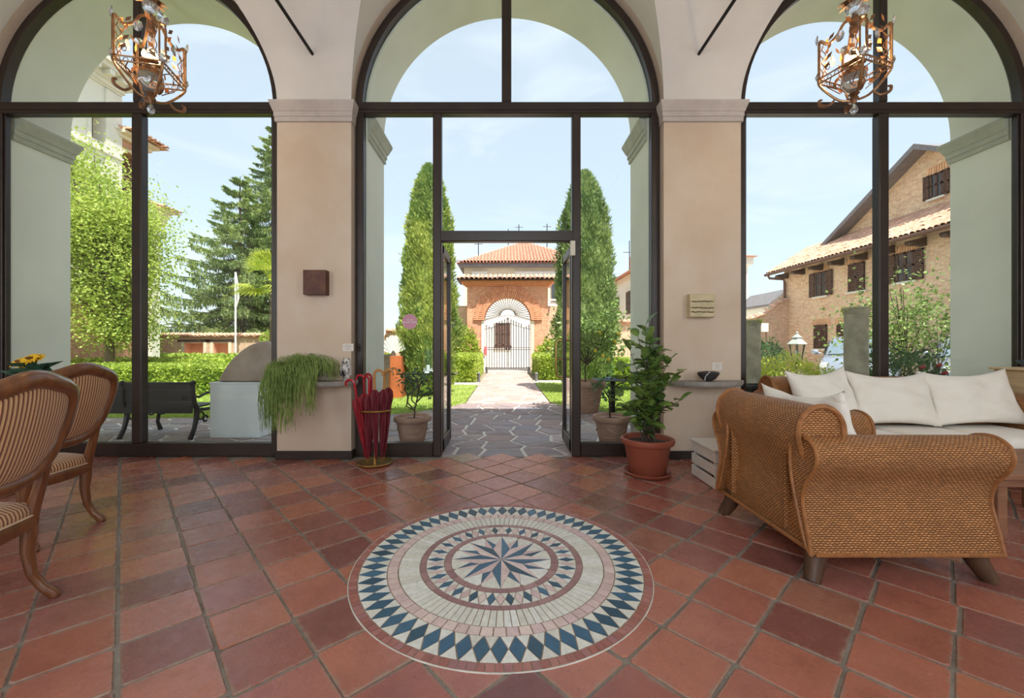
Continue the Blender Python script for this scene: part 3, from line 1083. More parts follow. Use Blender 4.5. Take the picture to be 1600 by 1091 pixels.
mb = MB(); mb.rng(-9.4, 9.4, 4.501, 8.62, -.25, -.014)
terrace = struct(mb.build('floor_terrace', M['flagjoint']), 'shaded terrace of grey crazy paving outside the windows', 'terrace')
cells = crazy_paving(-9.4, 9.4, 4.51, 8.6, .38, 5)
def seen(poly):
    cx = sum(p[0] for p in poly) / len(poly); cy = sum(p[1] for p in poly) / len(poly)
    ok = abs(cx) < 1.25 * cy
    # parts of the terrace that the piers hide from the room
    k = cx / cy
    hid = (-2.42 / 4.39 < k < -1.635 / 4.39) or (1.675 / 4.39 < k < 2.49 / 4.39) or k > .88
    return (0 if ok and not hid else 1, cy)
cells.sort(key=seen)
rest = []
for k, poly in enumerate(cells):
    if k < 298 and not seen(poly)[0]:
        stone_piece('flagstone', poly, M['flag'], terrace, random.uniform(-.006, -.001), -.05)
    else:
        rest.append(poly)
mb = MB()
for poly in rest: mb.prism(poly, 'z', -.05, -.003)
o = mb.build('outlying_flagstones', M['flag'], terrace); o['kind'] = 'stuff'

mb = MB(); mb.rng(-.83, .93, 8.621, 19.2, -.25, -.012)
path = struct(mb.build('floor_path', M['flagjoint']), 'sunlit pinkish stone path leading to the gate', 'path')
for poly in crazy_paving(-.83, .93, 8.63, 19.2, .36, 11):
    stone_piece('path_stone', poly, M['pathstone'], path, random.uniform(-.005, 0), -.05)
mb = MB(); mb.rng(-3.2, 3.4, 19.21, 30, -.25, -.02)
struct(mb.build('floor_forecourt', M['gravel']), 'pale forecourt between the gate and the house behind', 'ground')
# pale kerb bands beside the hedges
for k, (x0, x1, y0, y1) in enumerate(((-2.6, -.84, 12.6, 13.5), (.94, 3.0, 13.3, 14.3))):
    mb = MB(); mb.rng(x0, x1, y0, y1, -.1, -.004)
    struct(mb.build('floor_gravel_band', M['gravel']), ('pale gravel band crossing to the hedge %s of the path' % ('left' if k == 0 else 'right')), 'ground')

# lawns: ground slab + real blades near the terrace
M['grass'] = mat_leaf('grass_blades', (196, 210, 112), (146, 170, 78), .6, .9, .4, 9)
def inpoly(x, y, poly):
    r = np.zeros(len(x), bool)
    n = len(poly)
    for i in range(n):
        (xa, ya), (xb, yb) = poly[i], poly[(i + 1) % n]
        c = ((ya > y) != (yb > y)) & (x < (xb - xa) * (y - ya) / (yb - ya + 1e-12) + xa)
        r ^= c
    return r
LAWNS = [('lawn', [(-13, 6.85), (-2.6, 6.9), (-1.7, 7.4), (-1.1, 8.1), (-.85, 8.75), (-.85, 12.6), (-2.6, 12.6), (-2.6, 18.8), (-13, 18.8)], 'sunlit lawn to the left of the stone path'),
         ('lawn', [(.95, 8.75), (1.2, 8.1), (1.8, 7.5), (2.8, 7.1), (4.7, 7.0), (4.8, 18.8), (3.0, 18.8), (3.0, 13.3), (.95, 13.3)], 'sunlit lawn to the right of the stone path')]
for nm, poly, lab in LAWNS:
    lw = thing(nm, lab, 'lawn', (poly[0][0], poly[0][1], 0), kind='stuff')
    mb = MB(); mb.prism(poly, 'z', -.1, .004); mb.build('turf', M['turf'], lw)['kind'] = 'stuff'
    n = 52000 if poly[0][0] < 0 else 30000
    xs_ = np.array([p[0] for p in poly]); ys_ = np.array([p[1] for p in poly])
    yy = ys_.min() + (13.5 - ys_.min()) * RNG.random(n) ** 1.5
    xx = np.maximum(xs_.min(), -1.15 * yy) + RNG.random(n) * (xs_.max() - np.maximum(xs_.min(), -1.15 * yy))
    ok = inpoly(xx, yy, poly)
    xx, yy = xx[ok], yy[ok]
    n = len(xx)
    P = np.stack([xx, yy, np.full(n, .0)], 1)
    a = RNG.random(n) * 2 * PI
    D = np.stack([np.cos(a) * .5, np.sin(a) * .5, np.full(n, 1.0)], 1)
    N = np.stack([-np.sin(a), np.cos(a), np.zeros(n)], 1) + .2 * RNG.normal(size=(n, 3))
    V, Fq = leaves(P, D, N, RNG.uniform(.03, .06, n), RNG.uniform(.008, .016, n))
    np_mesh('grass_blades', V, Fq, M['grass'], lw)['kind'] = 'stuff'

# ================================================================== buildings and garden walls
M['brick_house'] = mat_brick('tan_brick_house', (240, 204, 166), (208, 150, 114), (232, 208, 180), .26, .075, .014, 'yz', patch=(236, 208, 176))
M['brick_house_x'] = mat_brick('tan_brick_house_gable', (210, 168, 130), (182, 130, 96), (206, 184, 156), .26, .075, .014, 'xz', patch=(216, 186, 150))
M['brick_gate'] = mat_brick('orange_red_brick', (220, 144, 108), (200, 116, 86), (216, 176, 148), .25, .07, .012, 'xz', patch=(228, 176, 142))
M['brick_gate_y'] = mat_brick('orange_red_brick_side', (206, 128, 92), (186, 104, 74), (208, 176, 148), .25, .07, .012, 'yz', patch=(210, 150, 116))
M['brick_garden'] = mat_brick('weathered_garden_brick', (220, 172, 140), (198, 142, 112), (222, 202, 178), .25, .07, .014, 'xz', patch=(206, 178, 150))
M['brick_church'] = mat_brick('red_church_brick', (196, 132, 100), (176, 106, 80), (200, 172, 146), .25, .07, .012, 'yz', patch=(202, 150, 122))
M['white_wall'] = mat_plain('white_render', (236, 230, 218), .9, var=.03, scale=1)
M['cream_wall'] = mat_plain('cream_render', (226, 210, 186), .9, var=.04, scale=1)
M['trim_white'] = mat_plain('white_moulding', (230, 224, 212), .85, var=.04, scale=3)
M['roof_tile'] = mat_plain('old_clay_roof_tile', (226, 184, 156), .85, var=.1, scale=5, c2=(194, 140, 116), rand=.22)
M['roof_red'] = mat_plain('red_clay_roof', (220, 160, 134), .85, var=.1, scale=2.5, c2=(196, 130, 108))
M['eave_wood'] = mat_plain('dark_eave_timber', (84, 64, 54), .7, var=.15, stretch=(1, 6, 6))
M['shutter'] = mat_plain('brown_shutter', (88, 62, 52), .6, var=.12)
M['dark_glass'] = mat_plain('dark_window_pane', (66, 70, 74), .12, var=.1, scale=2)
M['copper'] = mat_plain('brown_gutter', (112, 86, 74), .75, .0, var=.1, spec=.2)
M['slate'] = mat_plain('grey_verge', (128, 124, 128), .7, var=.1)

def barrel_tile(w=.2, l=.42, r=.5, mat=None, seg=5):
    """a curved roof tile: half pipe with thickness, running along +x downhill, origin at its middle"""
    me = bpy.data.meshes.new('roof_tile')
    vs, fs = [], []
    for (x, k) in ((-l / 2, .88), (l / 2, 1.0)):
        for rr in (w / 2, w / 2 - .018):
            for i in range(seg + 1):
                a = PI * i / seg
                vs.append((x, rr * k * math.cos(a), rr * k * math.sin(a) * .75))
    n = seg + 1
    for i in range(seg):
        fs += [(i, i + 1, 2 * n + i + 1, 2 * n + i), (n + i, 3 * n + i, 3 * n + i + 1, n + i + 1),
               (2 * n + i, 2 * n + i + 1, 3 * n + i + 1, 3 * n + i)]
    me.from_pydata(vs, [], fs)
    me.polygons.foreach_set('use_smooth', [True] * len(fs))
    me.set_sharp_from_angle(angle=math.radians(50))
    me.materials.append(mat or M['roof_tile'])
    return me
TILE_ME = barrel_tile()
def tile_rows(parent, p0, along, n_al, down, n_dn, jit=.01, base=None):
    """n_al columns of n_dn overlapping tiles from the ridge point p0"""
    al, dn = Vector(along), Vector(down)
    q = Matrix((dn.normalized(), al.normalized() , dn.normalized().cross(al.normalized()))).transposed()
    if q.to_3x3().col[2].z < 0:
        q = Matrix((dn.normalized(), -al.normalized(), dn.normalized().cross(-al.normalized()))).transposed()
    e = q.to_euler()
    for i in range(n_al):
        for j in range(n_dn):
            p = Vector(p0) + al * (i + .5) + dn * (j + .5)
            p += Vector((random.uniform(-jit, jit), random.uniform(-jit, jit), random.uniform(0, jit)))
            piece('roof_tile', TILE_ME, parent, p - wloc(parent), rot=(e.x, e.y + random.uniform(-.03, .03), e.z + random.uniform(-.04, .04)))
def tile_rows_joined(mb, p0, along, n_al, down, n_dn, jit=.01):
    al, dn = Vector(along), Vector(down)
    A, D = al.normalized(), dn.normalized()
    N = D.cross(A)
    if N.z < 0: N = -N
    w, l = al.length * .98, dn.length * 1.12
    for i in range(n_al):
        for j in range(n_dn):
            p = Vector(p0) + al * (i + .5) + dn * (j + .5) + N * random.uniform(0, jit) + A * random.uniform(-jit, jit)
            vs = []
            for (t, k) in ((-.5, .85), (.5, 1.0)):
                for a in (0, .25, .5, .75, 1):
                    vs.append(p + D * (t * l) + A * (w / 2 * k * math.cos(PI * a)) + N * (w * .38 * k * math.sin(PI * a) + .01 * t))
            mb.add(vs, [(k, k + 1, 6 + k, 5 + k) for k in range(4)] + [(5, 6, 7, 8, 9)])

def shutter_leaf(parent, cy, cz, w, h, x, face=-1, open_rot=0, slats=9):
    """louvred shutter leaf standing in a plane x = const"""
    mb = MB()
    t = .03
    for s in (-1, 1): mb.rng(x, x + face * t, cy + s * w / 2, cy + s * (w / 2 - .05), cz - h / 2, cz + h / 2)
    for z in (cz - h / 2 + .03, cz, cz + h / 2 - .03): mb.rng(x, x + face * t, cy - w / 2, cy + w / 2, z - .03, z + .03)
    for i in range(slats):
        z = cz - h / 2 + h * (i + .5) / slats
        mb.box((x + face * .012, cy, z), (.03, w - .08, h / slats * .75), Euler((0, .5 * face, 0)))
    return mb.build('shutter', M['shutter'], parent)

# ------------------------------------------------------------------ brick house on the right (its long side faces left)
HX = 14.0
house = thing('brick_house', 'tan brick house with clay tile roof and brown shutters beyond the right window', 'house', (HX + 3, 15, 0))
def hy(px, X=HX): return X * F_PX / (px - VPX)
def hz(py, Y): return CAM_H + (VPY - py) * Y / F_PX
y_far, y_near = hy(1225), 8.0
mb = MB(); mb.rng(HX, HX + 7, y_near, y_far, 0, 5.13)
o = mb.build('wall', M['brick_house'], house)
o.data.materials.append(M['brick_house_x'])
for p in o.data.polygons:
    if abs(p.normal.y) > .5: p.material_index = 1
# gable wall set back above the lean-to roof
gx = 15.5
ga = [(19.35, 6.0), (15.2, 8.42), (11.05, 6.0), (11.05, 4.7), (19.35, 4.7)]
mb = MB(); mb.prism(ga, 'x', gx, gx + 5); mb.build('gable_wall', M['brick_house'], house)
# gable verge boards
for (a, b) in (((19.75, 5.95), (15.2, 8.60)), ((15.2, 8.60), (10.65, 5.95))):
    mb = MB()
    mb.prism([(a[0], a[1]), (b[0], b[1]), (b[0], b[1] - .2), (a[0], a[1] - .2)], 'x', gx - .55, gx + 5.2)
    mb.build('gable_roof', M['slate'], house)
# lean-to roof: boards, beams, gutter and tiles
e0, e1 = Vector((13.38, 0, 4.86)), Vector((15.5, 0, 6.18))
sl = (e1 - e0)
roof = MB().prism([(e0.x, e0.z - .1), (e1.x, e1.z - .1), (e1.x, e1.z), (e0.x, e0.z)], 'y', y_near, y_far + .45).build('roof', M['eave_wood'], house)
n_al, n_dn = 50, 6
yr0, yr1 = 11.6, y_far + .45
tile_rows(roof, (e1.x, yr0, e1.z + .02), (0, (yr1 - yr0) / n_al, 0), n_al, (e0 - e1) / n_dn, n_dn, .012)
mb = MB(); tile_rows_joined(mb, (e1.x, y_near, e1.z + .02), (0, .2, 0), 18, (e0 - e1) / n_dn, n_dn)
mb.build('outlying_roof_tiles', M['roof_tile'], roof)['kind'] = 'stuff'
mb = MB(); mb.tube([(13.33, y_near, 4.80), (13.33, y_far + .45, 4.80)], .07, 8); mb.build('gutter', M['copper'], house, True)
k = 0
y = y_far - .25
while y > 9:
    mb = MB(); mb.prism([(HX + .1, 4.83), (HX - .52, 4.70), (HX - .56, 4.62), (HX - .50, 4.56), (HX - .1, 4.55), (HX + .1, 4.5)], 'y', y - .11, y + .11)
    mb.build('eave_beam', M['eave_wood'], house)
    y -= 1.12
mb = MB()
pp = [(13.33, y_far + .2, 4.76), (13.36, y_far + .15, 4.6), (HX - .14, y_far - .18, 4.5), (HX - .10, y_far - .2, 4.3), (HX - .10, y_far - .2, 0)]
mb.tube(pp, .06, 8); mb.build('downpipe', M['copper'], house, True)
def house_window(y0, y1, z0, z1, X, lab=None, shut=(0, 0), closed=False):
    """opening with recessed panes; shut = width of the opened left / right shutter leaves (far side, near side)"""
    y0, y1 = min(y0, y1), max(y0, y1)
    fr = MB()
    fr.rng(X - .02, X + .0, y0, y1, z0, z1)
    ob = fr.build('window', M['dark_glass'], house)
    mb = MB()
    for (a, b) in ((y0, y0 + .06), (y1 - .06, y1), ((y0 + y1) / 2 - .04, (y0 + y1) / 2 + .04)): mb.rng(X - .045, X - .015, a, b, z0, z1)
    for z in (z0, z1 - .06, (z0 + z1) / 2): mb.rng(X - .045, X - .015, y0, y1, z, z + .06)
    mb.build('sash', M['shutter'], ob)
    mb = MB(); mb.rng(X - .1, X + .02, y0 - .1, y1 + .1, z0 - .08, z0); mb.build('sill', M['trim_white'], ob)
    n = max(4, int((y1 - y0 + .3) / .085))
    for i in range(n):
        yy = y0 - .15 + (y1 - y0 + .3) * (i + .5) / n
        tilt = (i - (n - 1) / 2) * .05
        mb = MB(); mb.box((X - .004, yy, z1 + .14), (.03, .065, .26), Euler((tilt, 0, 0)))
        mb.build('lintel_brick', M['lintel'], ob)
    zc, h = (z0 + z1) / 2, z1 - z0
    if closed:
        for s in (-1, 1): shutter_leaf(ob, (y0 + y1) / 2 + s * (y1 - y0) / 4, zc, (y1 - y0) / 2 - .01, h, X - .04, slats=14)
    else:
        wl = (y1 - y0) / 2
        if shut[0]: shutter_leaf(ob, y1 + wl * .55 + .02, zc, wl, h, X - .04, slats=14)
        if shut[1]: shutter_leaf(ob, y0 - wl * .55 - .02, zc, wl, h, X - .04, slats=14)
    return ob
M['lintel'] = mat_plain('lintel_brick', (226, 178, 138), .85, var=.1, rand=.15)
house_window(hy(1275), hy(1292), hz(463, hy(1283)), hz(425, hy(1283)), HX, shut=(1, 1))
house_window(hy(1327), hy(1352), hz(455, hy(1340)), hz(411, hy(1340)), HX, closed=True)
house_window(hy(1402), hy(1429), hz(440, hy(1415)), hz(394, hy(1415)), HX, shut=(1, 1))
house_window(hy(1455, gx), hy(1474, gx), hz(308, hy(1465, gx)), hz(270, hy(1465, gx)), gx, shut=(1, 1))
house_window(hy(1273), hy(1293), hz(545, hy(1283)), hz(508, hy(1283)), HX, closed=True)
house_window(hy(1309), hy(1338), .35, hz(506, hy(1320)), HX, closed=True)
mb = MB(); mb.box((HX - .1, hy(1441), hz(486, hy(1441))), (.22, .3, .26), None, .02); mb.build('wall_box', M['copper'], house)

# brick yard wall with sloping tiled top joining the house, with the notice board in front
yw = thing('yard_wall', 'brick yard wall with curved tiled top joining the brick house', 'wall', (12, 21, 0))
prof = [(10.6, 0), (14.0, 0), (14.0, 3.45), (13.6, 3.35), (13.2, 3.05), (12.8, 2.72), (12.4, 2.55), (11.8, 2.48), (10.6, 2.45)]
mb = MB(); mb.prism(prof, 'y', 20.5, 20.84); mb.build('wall', M['brick_garden'], yw)
top = prof[2:]
for i in range(len(top) - 1):
    (xa, za), (xb, zb) = top[i], top[i + 1]
    m = max(1, int(abs(xa - xb) / .2))
    for k in range(m):
        t = (k + .5) / m
        ang = math.atan2(za - zb, xa - xb)
        piece('roof_tile', TILE_ME, yw, Vector((xa + (xb - xa) * t, 20.6, za + (zb - za) * t + .06)) - yw.location, rot=(0, .35, -PI / 2))
sg = thing('notice_board', 'white notice board on a thin post before the yard wall', 'sign', PX(1195, 560, 17.5))
p = PX(1195, 512, 17.5)
mb = MB(); mb.box(p, (.3, .03, .36), None, .005); mb.build('board', M['trim_white'], sg)
mb = MB(); mb.tube([(p.x + .08, 17.53, -.02), (p.x + .08, 17.53, 1.9)], .03, 8); mb.build('post', M['copper'], sg, True)

# ------------------------------------------------------------------ white building at the far right of the central window, seen obliquely
wb = thing('white_villa', 'white rendered villa with dark shutters behind the right cypress', 'house', (12.5, 32, 0))
X0 = 9.0
mb = MB(); mb.rng(X0, X0 + 5, 27.5, 37, 0, 6.4); mb.build('wall', M['white_wall'], wb)
mb = MB(); mb.rng(X0 - .12, X0 + 5, 27.4, 37.1, 6.0, 6.35); mb.build('cornice', M['cream_wall'], wb)
mb = MB(); mb.prism([(X0 - .5, 6.4), (X0 + 3, 8.0), (X0 + 5.5, 6.4)], 'y', 27.2, 37.4); mb.build('roof', M['roof_red'], wb)
for (y, z) in ((33.4, 4.2), (30.2, 4.3)):
    mb = MB(); mb.rng(X0 - .05, X0 + .01, y - .55, y + .55, z - .8, z + .8); ob = mb.build('window', M['dark_glass'], wb)
    for s in (-1, 1): shutter_leaf(ob, y + s * .27, z, .52, 1.6, X0 - .07)
    mb = MB(); mb.rng(X0 - .1, X0 + .01, y - .7, y + .7, z + .85, z + 1.0); mb.build('window_head', M['trim_white'], ob)
mb = MB(); mb.rng(X0 + 1.4, X0 + 2.2, 34, 34.8, 7, 8.6); mb.build('chimney', M['brick_gate'], wb)
mb = MB(); mb.tube([(X0 + .7, 32.5, 6.4), (X0 + .7, 32.5, 9.4)], .03, 6); mb.tube([(X0 + .2, 32.5, 8.5), (X0 + 1.2, 32.5, 8.5)], .02, 6); mb.build('aerial', M['iron'], wb)
# pale corner building seen at the left edge of the right window
cb = thing('corner_building', 'pale corner building with overhanging eaves at the left edge of the right window', 'house', (17, 33, 0))
mb = MB(); mb.rng(15.2, 18.7, 32, 40, 0, 7.7); mb.build('wall', M['white_wall'], cb)
mb = MB(); mb.rng(15.2, 18.95, 31.7, 40, 7.4, 8.0); mb.build('cornice', M['trim_white'], cb)
mb = MB(); mb.prism([(15.25, 8.0), (17.0, 8.1), (19.2, 8.0)], 'y', 31.4, 40.4); mb.build('roof', M['roof_red'], cb)
sh = thing('garden_shed', 'small white gabled shed behind the yard wall', 'shed', (15, 25, 0))
mb = MB(); mb.prism([(15.2, 0), (15.2, 3.6), (16.1, 4.3), (17.0, 3.6), (17.0, 0)], 'y', 24, 27); mb.build('wall', M['white_wall'], sh)
for s in (-1, 1):
    mb = MB(); mb.prism([(16.1, 4.45), (16.1 + s * 1.05, 3.58), (16.1 + s * 1.05, 3.45), (16.1, 4.32)], 'y', 23.7, 27.3); mb.build('roof', M['slate'], sh)

# ------------------------------------------------------------------ gate arch
GY = 19.4
gate = thing('gate_arch', 'orange brick gate arch with tiled top at the end of the path', 'gate arch', (.1, GY, 0))
GC, GR, GS = .1, 1.09, 2.38
def arch_block(mb, x0, x1, z1, c, r, sp, ya, yb, n=24):
    for (a, b) in ((x0, c - r), (c + r, x1)):
        mb.rng(a, b, ya, yb, 0, z1)
    arc = [(c - r * math.cos(PI * i / n), sp + r * math.sin(PI * i / n)) for i in range(n + 1)]
    for i in range(n):
        (xa, za), (xb, zb) = arc[i], arc[i + 1]
        vs = [(xa, ya, za), (xb, ya, zb), (xb, ya, z1), (xa, ya, z1), (xa, yb, za), (xb, yb, zb), (xb, yb, z1), (xa, yb, z1)]
        mb.add(vs, [(0, 1, 2, 3), (7, 6, 5, 4), (0, 4, 5, 1), (3, 2, 6, 7)])
mb = MB(); arch_block(mb, -1.80, 1.98, 3.98, GC, GR, GS, GY, GY + .7)
o = mb.build('brick_arch', M['brick_gate'], gate)
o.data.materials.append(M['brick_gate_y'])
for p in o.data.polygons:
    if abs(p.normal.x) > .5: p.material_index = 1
M['arch_brick'] = mat_plain('arch_brick', (228, 160, 122), .85, var=.1, rand=.12, c2=(216, 142, 106))
vo = MB(); vo.box((0, 0, 0), (.26, .14, .066), None, .006); vo_me = vo.mesh('arch_brick'); vo_me.materials.append(M['arch_brick'])
for rr, off in ((GR + .13, 0), (GR + .39, .5)):
    n = int(PI * rr / .082)
    for i in range(n):
        a = PI * (i + .5) / n
        piece('arch_brick', vo_me, gate, Vector((GC - rr * math.cos(a), GY - .02 - (.03 if rr < GR + .2 else 0), GS + rr * math.sin(a))) - gate.location, rot=(0, a, 0))
for (x0, x1, z0, z1, d) in ((-1.86, 2.04, 3.98, 4.04, .06), (-1.95, 2.13, 4.04, 4.12, .14), (-2.06, 2.24, 4.12, 4.21, .24)):
    mb = MB(); mb.rng(x0, x1, GY - d, GY + .7 + d, z0, z1); mb.build('brick_cornice', M['arch_brick'], gate)
ro = MB(); ro.prism([(GY - .5, 4.22), (GY + .35, 4.48), (GY + 1.2, 4.22)], 'x', -2.25, 2.43); ro = ro.build('roof', M['eave_wood'], gate)
tile_rows(ro, (-2.3, GY + .35, 4.52), (.214, 0, 0), 22, (0, -.30, -.09), 3, .015)
M['plaster_jamb'] = mat_plain('white_jamb_plaster', (232, 226, 216), .9, var=.05)
mb = MB(); mb.rng(GC - GR - .14, GC - GR + .01, GY - .03, GY + .3, 0, 2.36); mb.build('jamb_facing', M['plaster_jamb'], gate)
mb = MB(); mb.rng(GC + GR - .01, GC + GR + .14, GY - .03, GY + .3, 0, 2.36); mb.build('jamb_facing', M['cream_wall'], gate)
# wrought iron gate with fan light
ig = thing('iron_gate', 'closed wrought iron double gate with spear tops under the brick arch', 'gate', (GC, GY + .35, 0))
M['gate_iron'] = mat_plain('grey_wrought_iron', (62, 54, 54), .5, .4, var=.1)
gy = GY + .35
for s in (-1, 1):
    for i in range(9):
        x = GC + s * (.03 + i * (GR - .06) / 8.4)
        zt = 2.52 - .42 * (i / 8.0) ** .8 if i < 6 else 2.05 + .06 * (i - 6)
        mb = MB(); mb.tube([(x, gy, .1), (x, gy, zt - .1)], .018, 6)
        mb.lathe([(.0, 0), (.028, .03), (.016, .05), (.03, .07), (0, .17)], (x, gy, zt - .12), 6)
        mb.build('bar', M['gate_iron'], ig)
    for z in (.14, 1.0, 1.1):
        mb = MB(); mb.tube([(GC + s * .02, gy, z), (GC + s * (GR - .02), gy, z)], .014, 6); mb.build('rail', M['gate_iron'], ig)
    mb = MB(); mb.tube([(GC + s * (.02 + t * (GR - .04)), gy, 2.30 - .33 * t ** .8) for t in [i / 12 for i in range(13)]], .014, 6); mb.build('rail', M['gate_iron'], ig)
    mb = MB(); mb.lathe([(.0, -.03), (.05, -.03), (.05, .03), (.0, .03)], (0, 0, 0), 10)
    mb.xf(Matrix.Translation((GC + s * .07, gy - .03, 1.05)) @ Matrix.Rotation(PI / 2, 4, 'X')); mb.build('lock_rosette', M['gate_iron'], ig)
for i in range(27):
    a = PI * (i + .5) / 27
    mb = MB(); mb.tube([(GC + .35 * math.cos(a), gy + .1, GS + .25 + .3 * math.sin(a)), (GC + GR * math.cos(a), gy + .1, GS + GR * math.sin(a))], .017, 5); mb.build('fan_bar', M['gate_iron'], ig)
mb = MB(); mb.tube([(GC + .35 * math.cos(PI * i / 16), gy + .1, GS + .25 + .3 * math.sin(PI * i / 16)) for i in range(17)], .014, 6)
mb.tube([(GC - GR, gy + .1, GS + .02), (GC - .4, gy + .1, GS + .2), (GC, gy + .1, GS + .27), (GC + .4, gy + .1, GS + .2), (GC + GR, gy + .1, GS + .02)], .012, 6)
mb.build('fan_frame', M['gate_iron'], ig)
M['red_sign'] = mat_plain('faded_red_sign', (214, 110, 116), .6, var=.08)
mb = MB(); mb.box((-.93, GY - .08, .95), (.13, .02, .42), None, .004)
tag(mb.build('red_plaque', M['red_sign']), 'small faded red plaque at the left foot of the brick arch', 'sign')
M['bollard'] = mat_plain('grey_bollard', (128, 128, 130), .6, .2, var=.1)
for (px, py, l) in ((748, 596, 'nearer grey bollard at the left edge of the path'), (760.5, 583.5, 'farther grey bollard at the left edge of the path'), (838, 596, 'nearer grey bollard at the right edge of the path'), (826, 583, 'farther grey bollard at the right edge of the path')):
    Yb = CAM_H * F_PX / (py - VPY)
    xb = (px - VPX) / F_PX * Yb
    mb = MB(); mb.lathe([(.05, -.02), (.05, .24), (.058, .25), (.058, .27), (.045, .29), (0, .31)], (xb, Yb, 0), 10)
    tag(mb.build('bollard', M['bollard'], None, True), l, 'bollard', 'path bollards')

# ------------------------------------------------------------------ house behind the gate
hb = thing('gatehouse', 'cream house with red hipped roof behind the gate arch', 'house', (.8, 30, 0))
mb = MB(); mb.rng(-2.7, 5.4, 27, 36, 0, 6.5); mb.build('wall', M['cream_wall'], hb)
mb = MB(); mb.rng(-2.55, 5.3, 26.9, 36, 0, 4.0); mb.build('pale_lower_wall', M['white_wall'], hb)
mb = MB(); mb.rng(-3.0, 5.8, 26.6, 36.4, 6.28, 6.5); mb.build('eave_board', M['slate'], hb)
mb = MB(); mb.rng(-2.2, -1.2, 26.88, 27, 5.1, 6.0); mb.rng(.6, 4.6, 26.88, 27, 5.2, 6.0); mb.build('wall_panel', M['trim_white'], hb)
ex0, ex1, ey0, ey1, ez = -3.15, 5.95, 26.5, 36.5, 6.5
ax, az, ay = 1.4, 9.1, 31.5
rf = MB(); rf.add([(ex0, ey0, ez), (ex1, ey0, ez), (ex1, ey1, ez), (ex0, ey1, ez), (ax, ay, az)], [(0, 1, 4), (1, 2, 4), (2, 3, 4), (3, 0, 4)])
rf = rf.build('roof', M['roof_red'], hb)
mb = MB()
nA = 42
for i in range(nA):       # ridges of curved tiles running up the front slope
    x = ex0 + (ex1 - ex0) * (i + .5) / nA
    tmax = (x - ex0) / (ax - ex0) if x < ax else (ex1 - x) / (ex1 - ax)
    a, b = Vector((x, ey0 - .05, ez + .02)), Vector((x, ey0 + (ay - ey0) * tmax, ez + (az - ez) * tmax))
    m = max(2, int(tmax * 14))
    for k in range(m):
        p, q = a.lerp(b, k / m), a.lerp(b, (k + 1.1) / m)
        mb.tube([p + Vector((0, 0, .03)), q], [.10, .085], 6, cap=False)
mb.build('tile_ridges', M['roof_tile'], rf)['kind'] = 'stuff'
mb = MB()
for (x, y, h) in ((.2, 31, 1.0), (1.0, 31.2, 1.4), (-1.9, 29, .8), (3.0, 30, 1.1)):
    zz = az - 2.2 if abs(x - ax) > 2 else az - 1.0
    mb.tube([(x, y, zz), (x, y, zz + h + .8)], .03, 5); mb.tube([(x - .3, y, zz + h + .6), (x + .3, y, zz + h + .6)], .02, 5)
mb.build('aerials', M['iron'], rf)
wo = MB(); wo.rng(-.66, .30, 26.84, 26.9, 1.2, 2.65); wo = wo.build('window', M['dark_glass'], hb)
for k in range(2):
    mb = MB()
    xa, xb = (-.66, -.19) if k == 0 else (-.17, .30)
    for (a, b) in ((xa, xa + .06), (xb - .06, xb)): mb.rng(a, b, 26.78, 26.83, 1.2, 2.65)
    for z in (1.2, 1.9, 2.59): mb.rng(xa, xb, 26.78, 26.83, z, z + .06)
    for i in range(16): mb.box(((xa + xb) / 2, 26.81, 1.26 + i * .084), (xb - xa - .1, .03, .06), Euler((-.5, 0, 0)))
    mb.build('shutter', M['copper'], wo)
mb = MB(); mb.rng(-.75, .4, 26.75, 26.9, 1.08, 1.18); mb.build('sill', M['shutter'], wo)
wo = MB(); wo.rng(3.0, 3.9, 26.84, 26.9, 4.2, 5.6); wo = wo.build('window', M['dark_glass'], hb)
mb = MB(); mb.rng(2.9, 4.0, 26.8, 26.88, 4.1, 4.2); mb.build('sill', M['trim_white'], wo)

# ------------------------------------------------------------------ garden walls
def garden_wall(name, label, x0, x1, y, h, th=.4, niches=(), tiles=True):
    g = thing(name, label, 'wall', ((x0 + x1) / 2, y, 0))
    mb = MB()
    xs_ = [x0]
    for (a, b, za, zb) in niches:
        mb.rng(xs_[-1], a, y, y + th, 0, h)
        mb.rng(a, b, y, y + th, 0, za); mb.rng(a, b, y, y + th, zb, h); mb.rng(a, b, y + th - .06, y + th, za, zb)
        xs_.append(b)
    mb.rng(xs_[-1], x1, y, y + th, 0, h)
    mb.build('wall', M['brick_garden'], g)
    for (a, b, za, zb) in niches:
        nb = MB(); nb.rng(a + .0, b - .0, y + th - .09, y + th - .061, za, zb)
        nb.rng(a, a + .02, y + .0, y + th - .06, za, zb); nb.rng(b - .02, b, y, y + th - .06, za, zb); nb.rng(a, b, y, y + th - .06, za, za + .02); nb.rng(a, b, y, y + th - .06, zb - .02, zb)
        nb.build('niche', M['niche'], g)
        nb = MB()
        for (p, q) in ((a - .14, a), (b, b + .14)): nb.rng(p, q, y - .015, y + .02, za - .1, zb + .05)
        nb.build('niche_surround', M['cream_wall'], g)
        nb = MB(); nb.rng(a - .35, b + .35, y - .03, y + .02, zb + .05, zb + .16); nb.build('lintel', M['eave_wood'], g)
    if tiles:
        cp = MB(); cp.prism([(y - .08, h), (y + th / 2, h + .14), (y + th + .08, h)], 'x', x0, x1); cp = cp.build('coping', M['roof_tile'], g)
        mb = MB(); tile_rows_joined(mb, (x0, y + th / 2, h + .15), (.19, 0, 0), int((x1 - x0) / .19), (0, -.19, -.065), 2, .02)
        mb.build('coping_tiles', M['roof_tile'], cp)['kind'] = 'stuff'
    return g
M['niche'] = mat_plain('salmon_niche_plaster', (226, 174, 146), .9, var=.05, scale=3)
YL = 20.0
def wx(px, Y=YL): return (px - VPX) / F_PX * Y
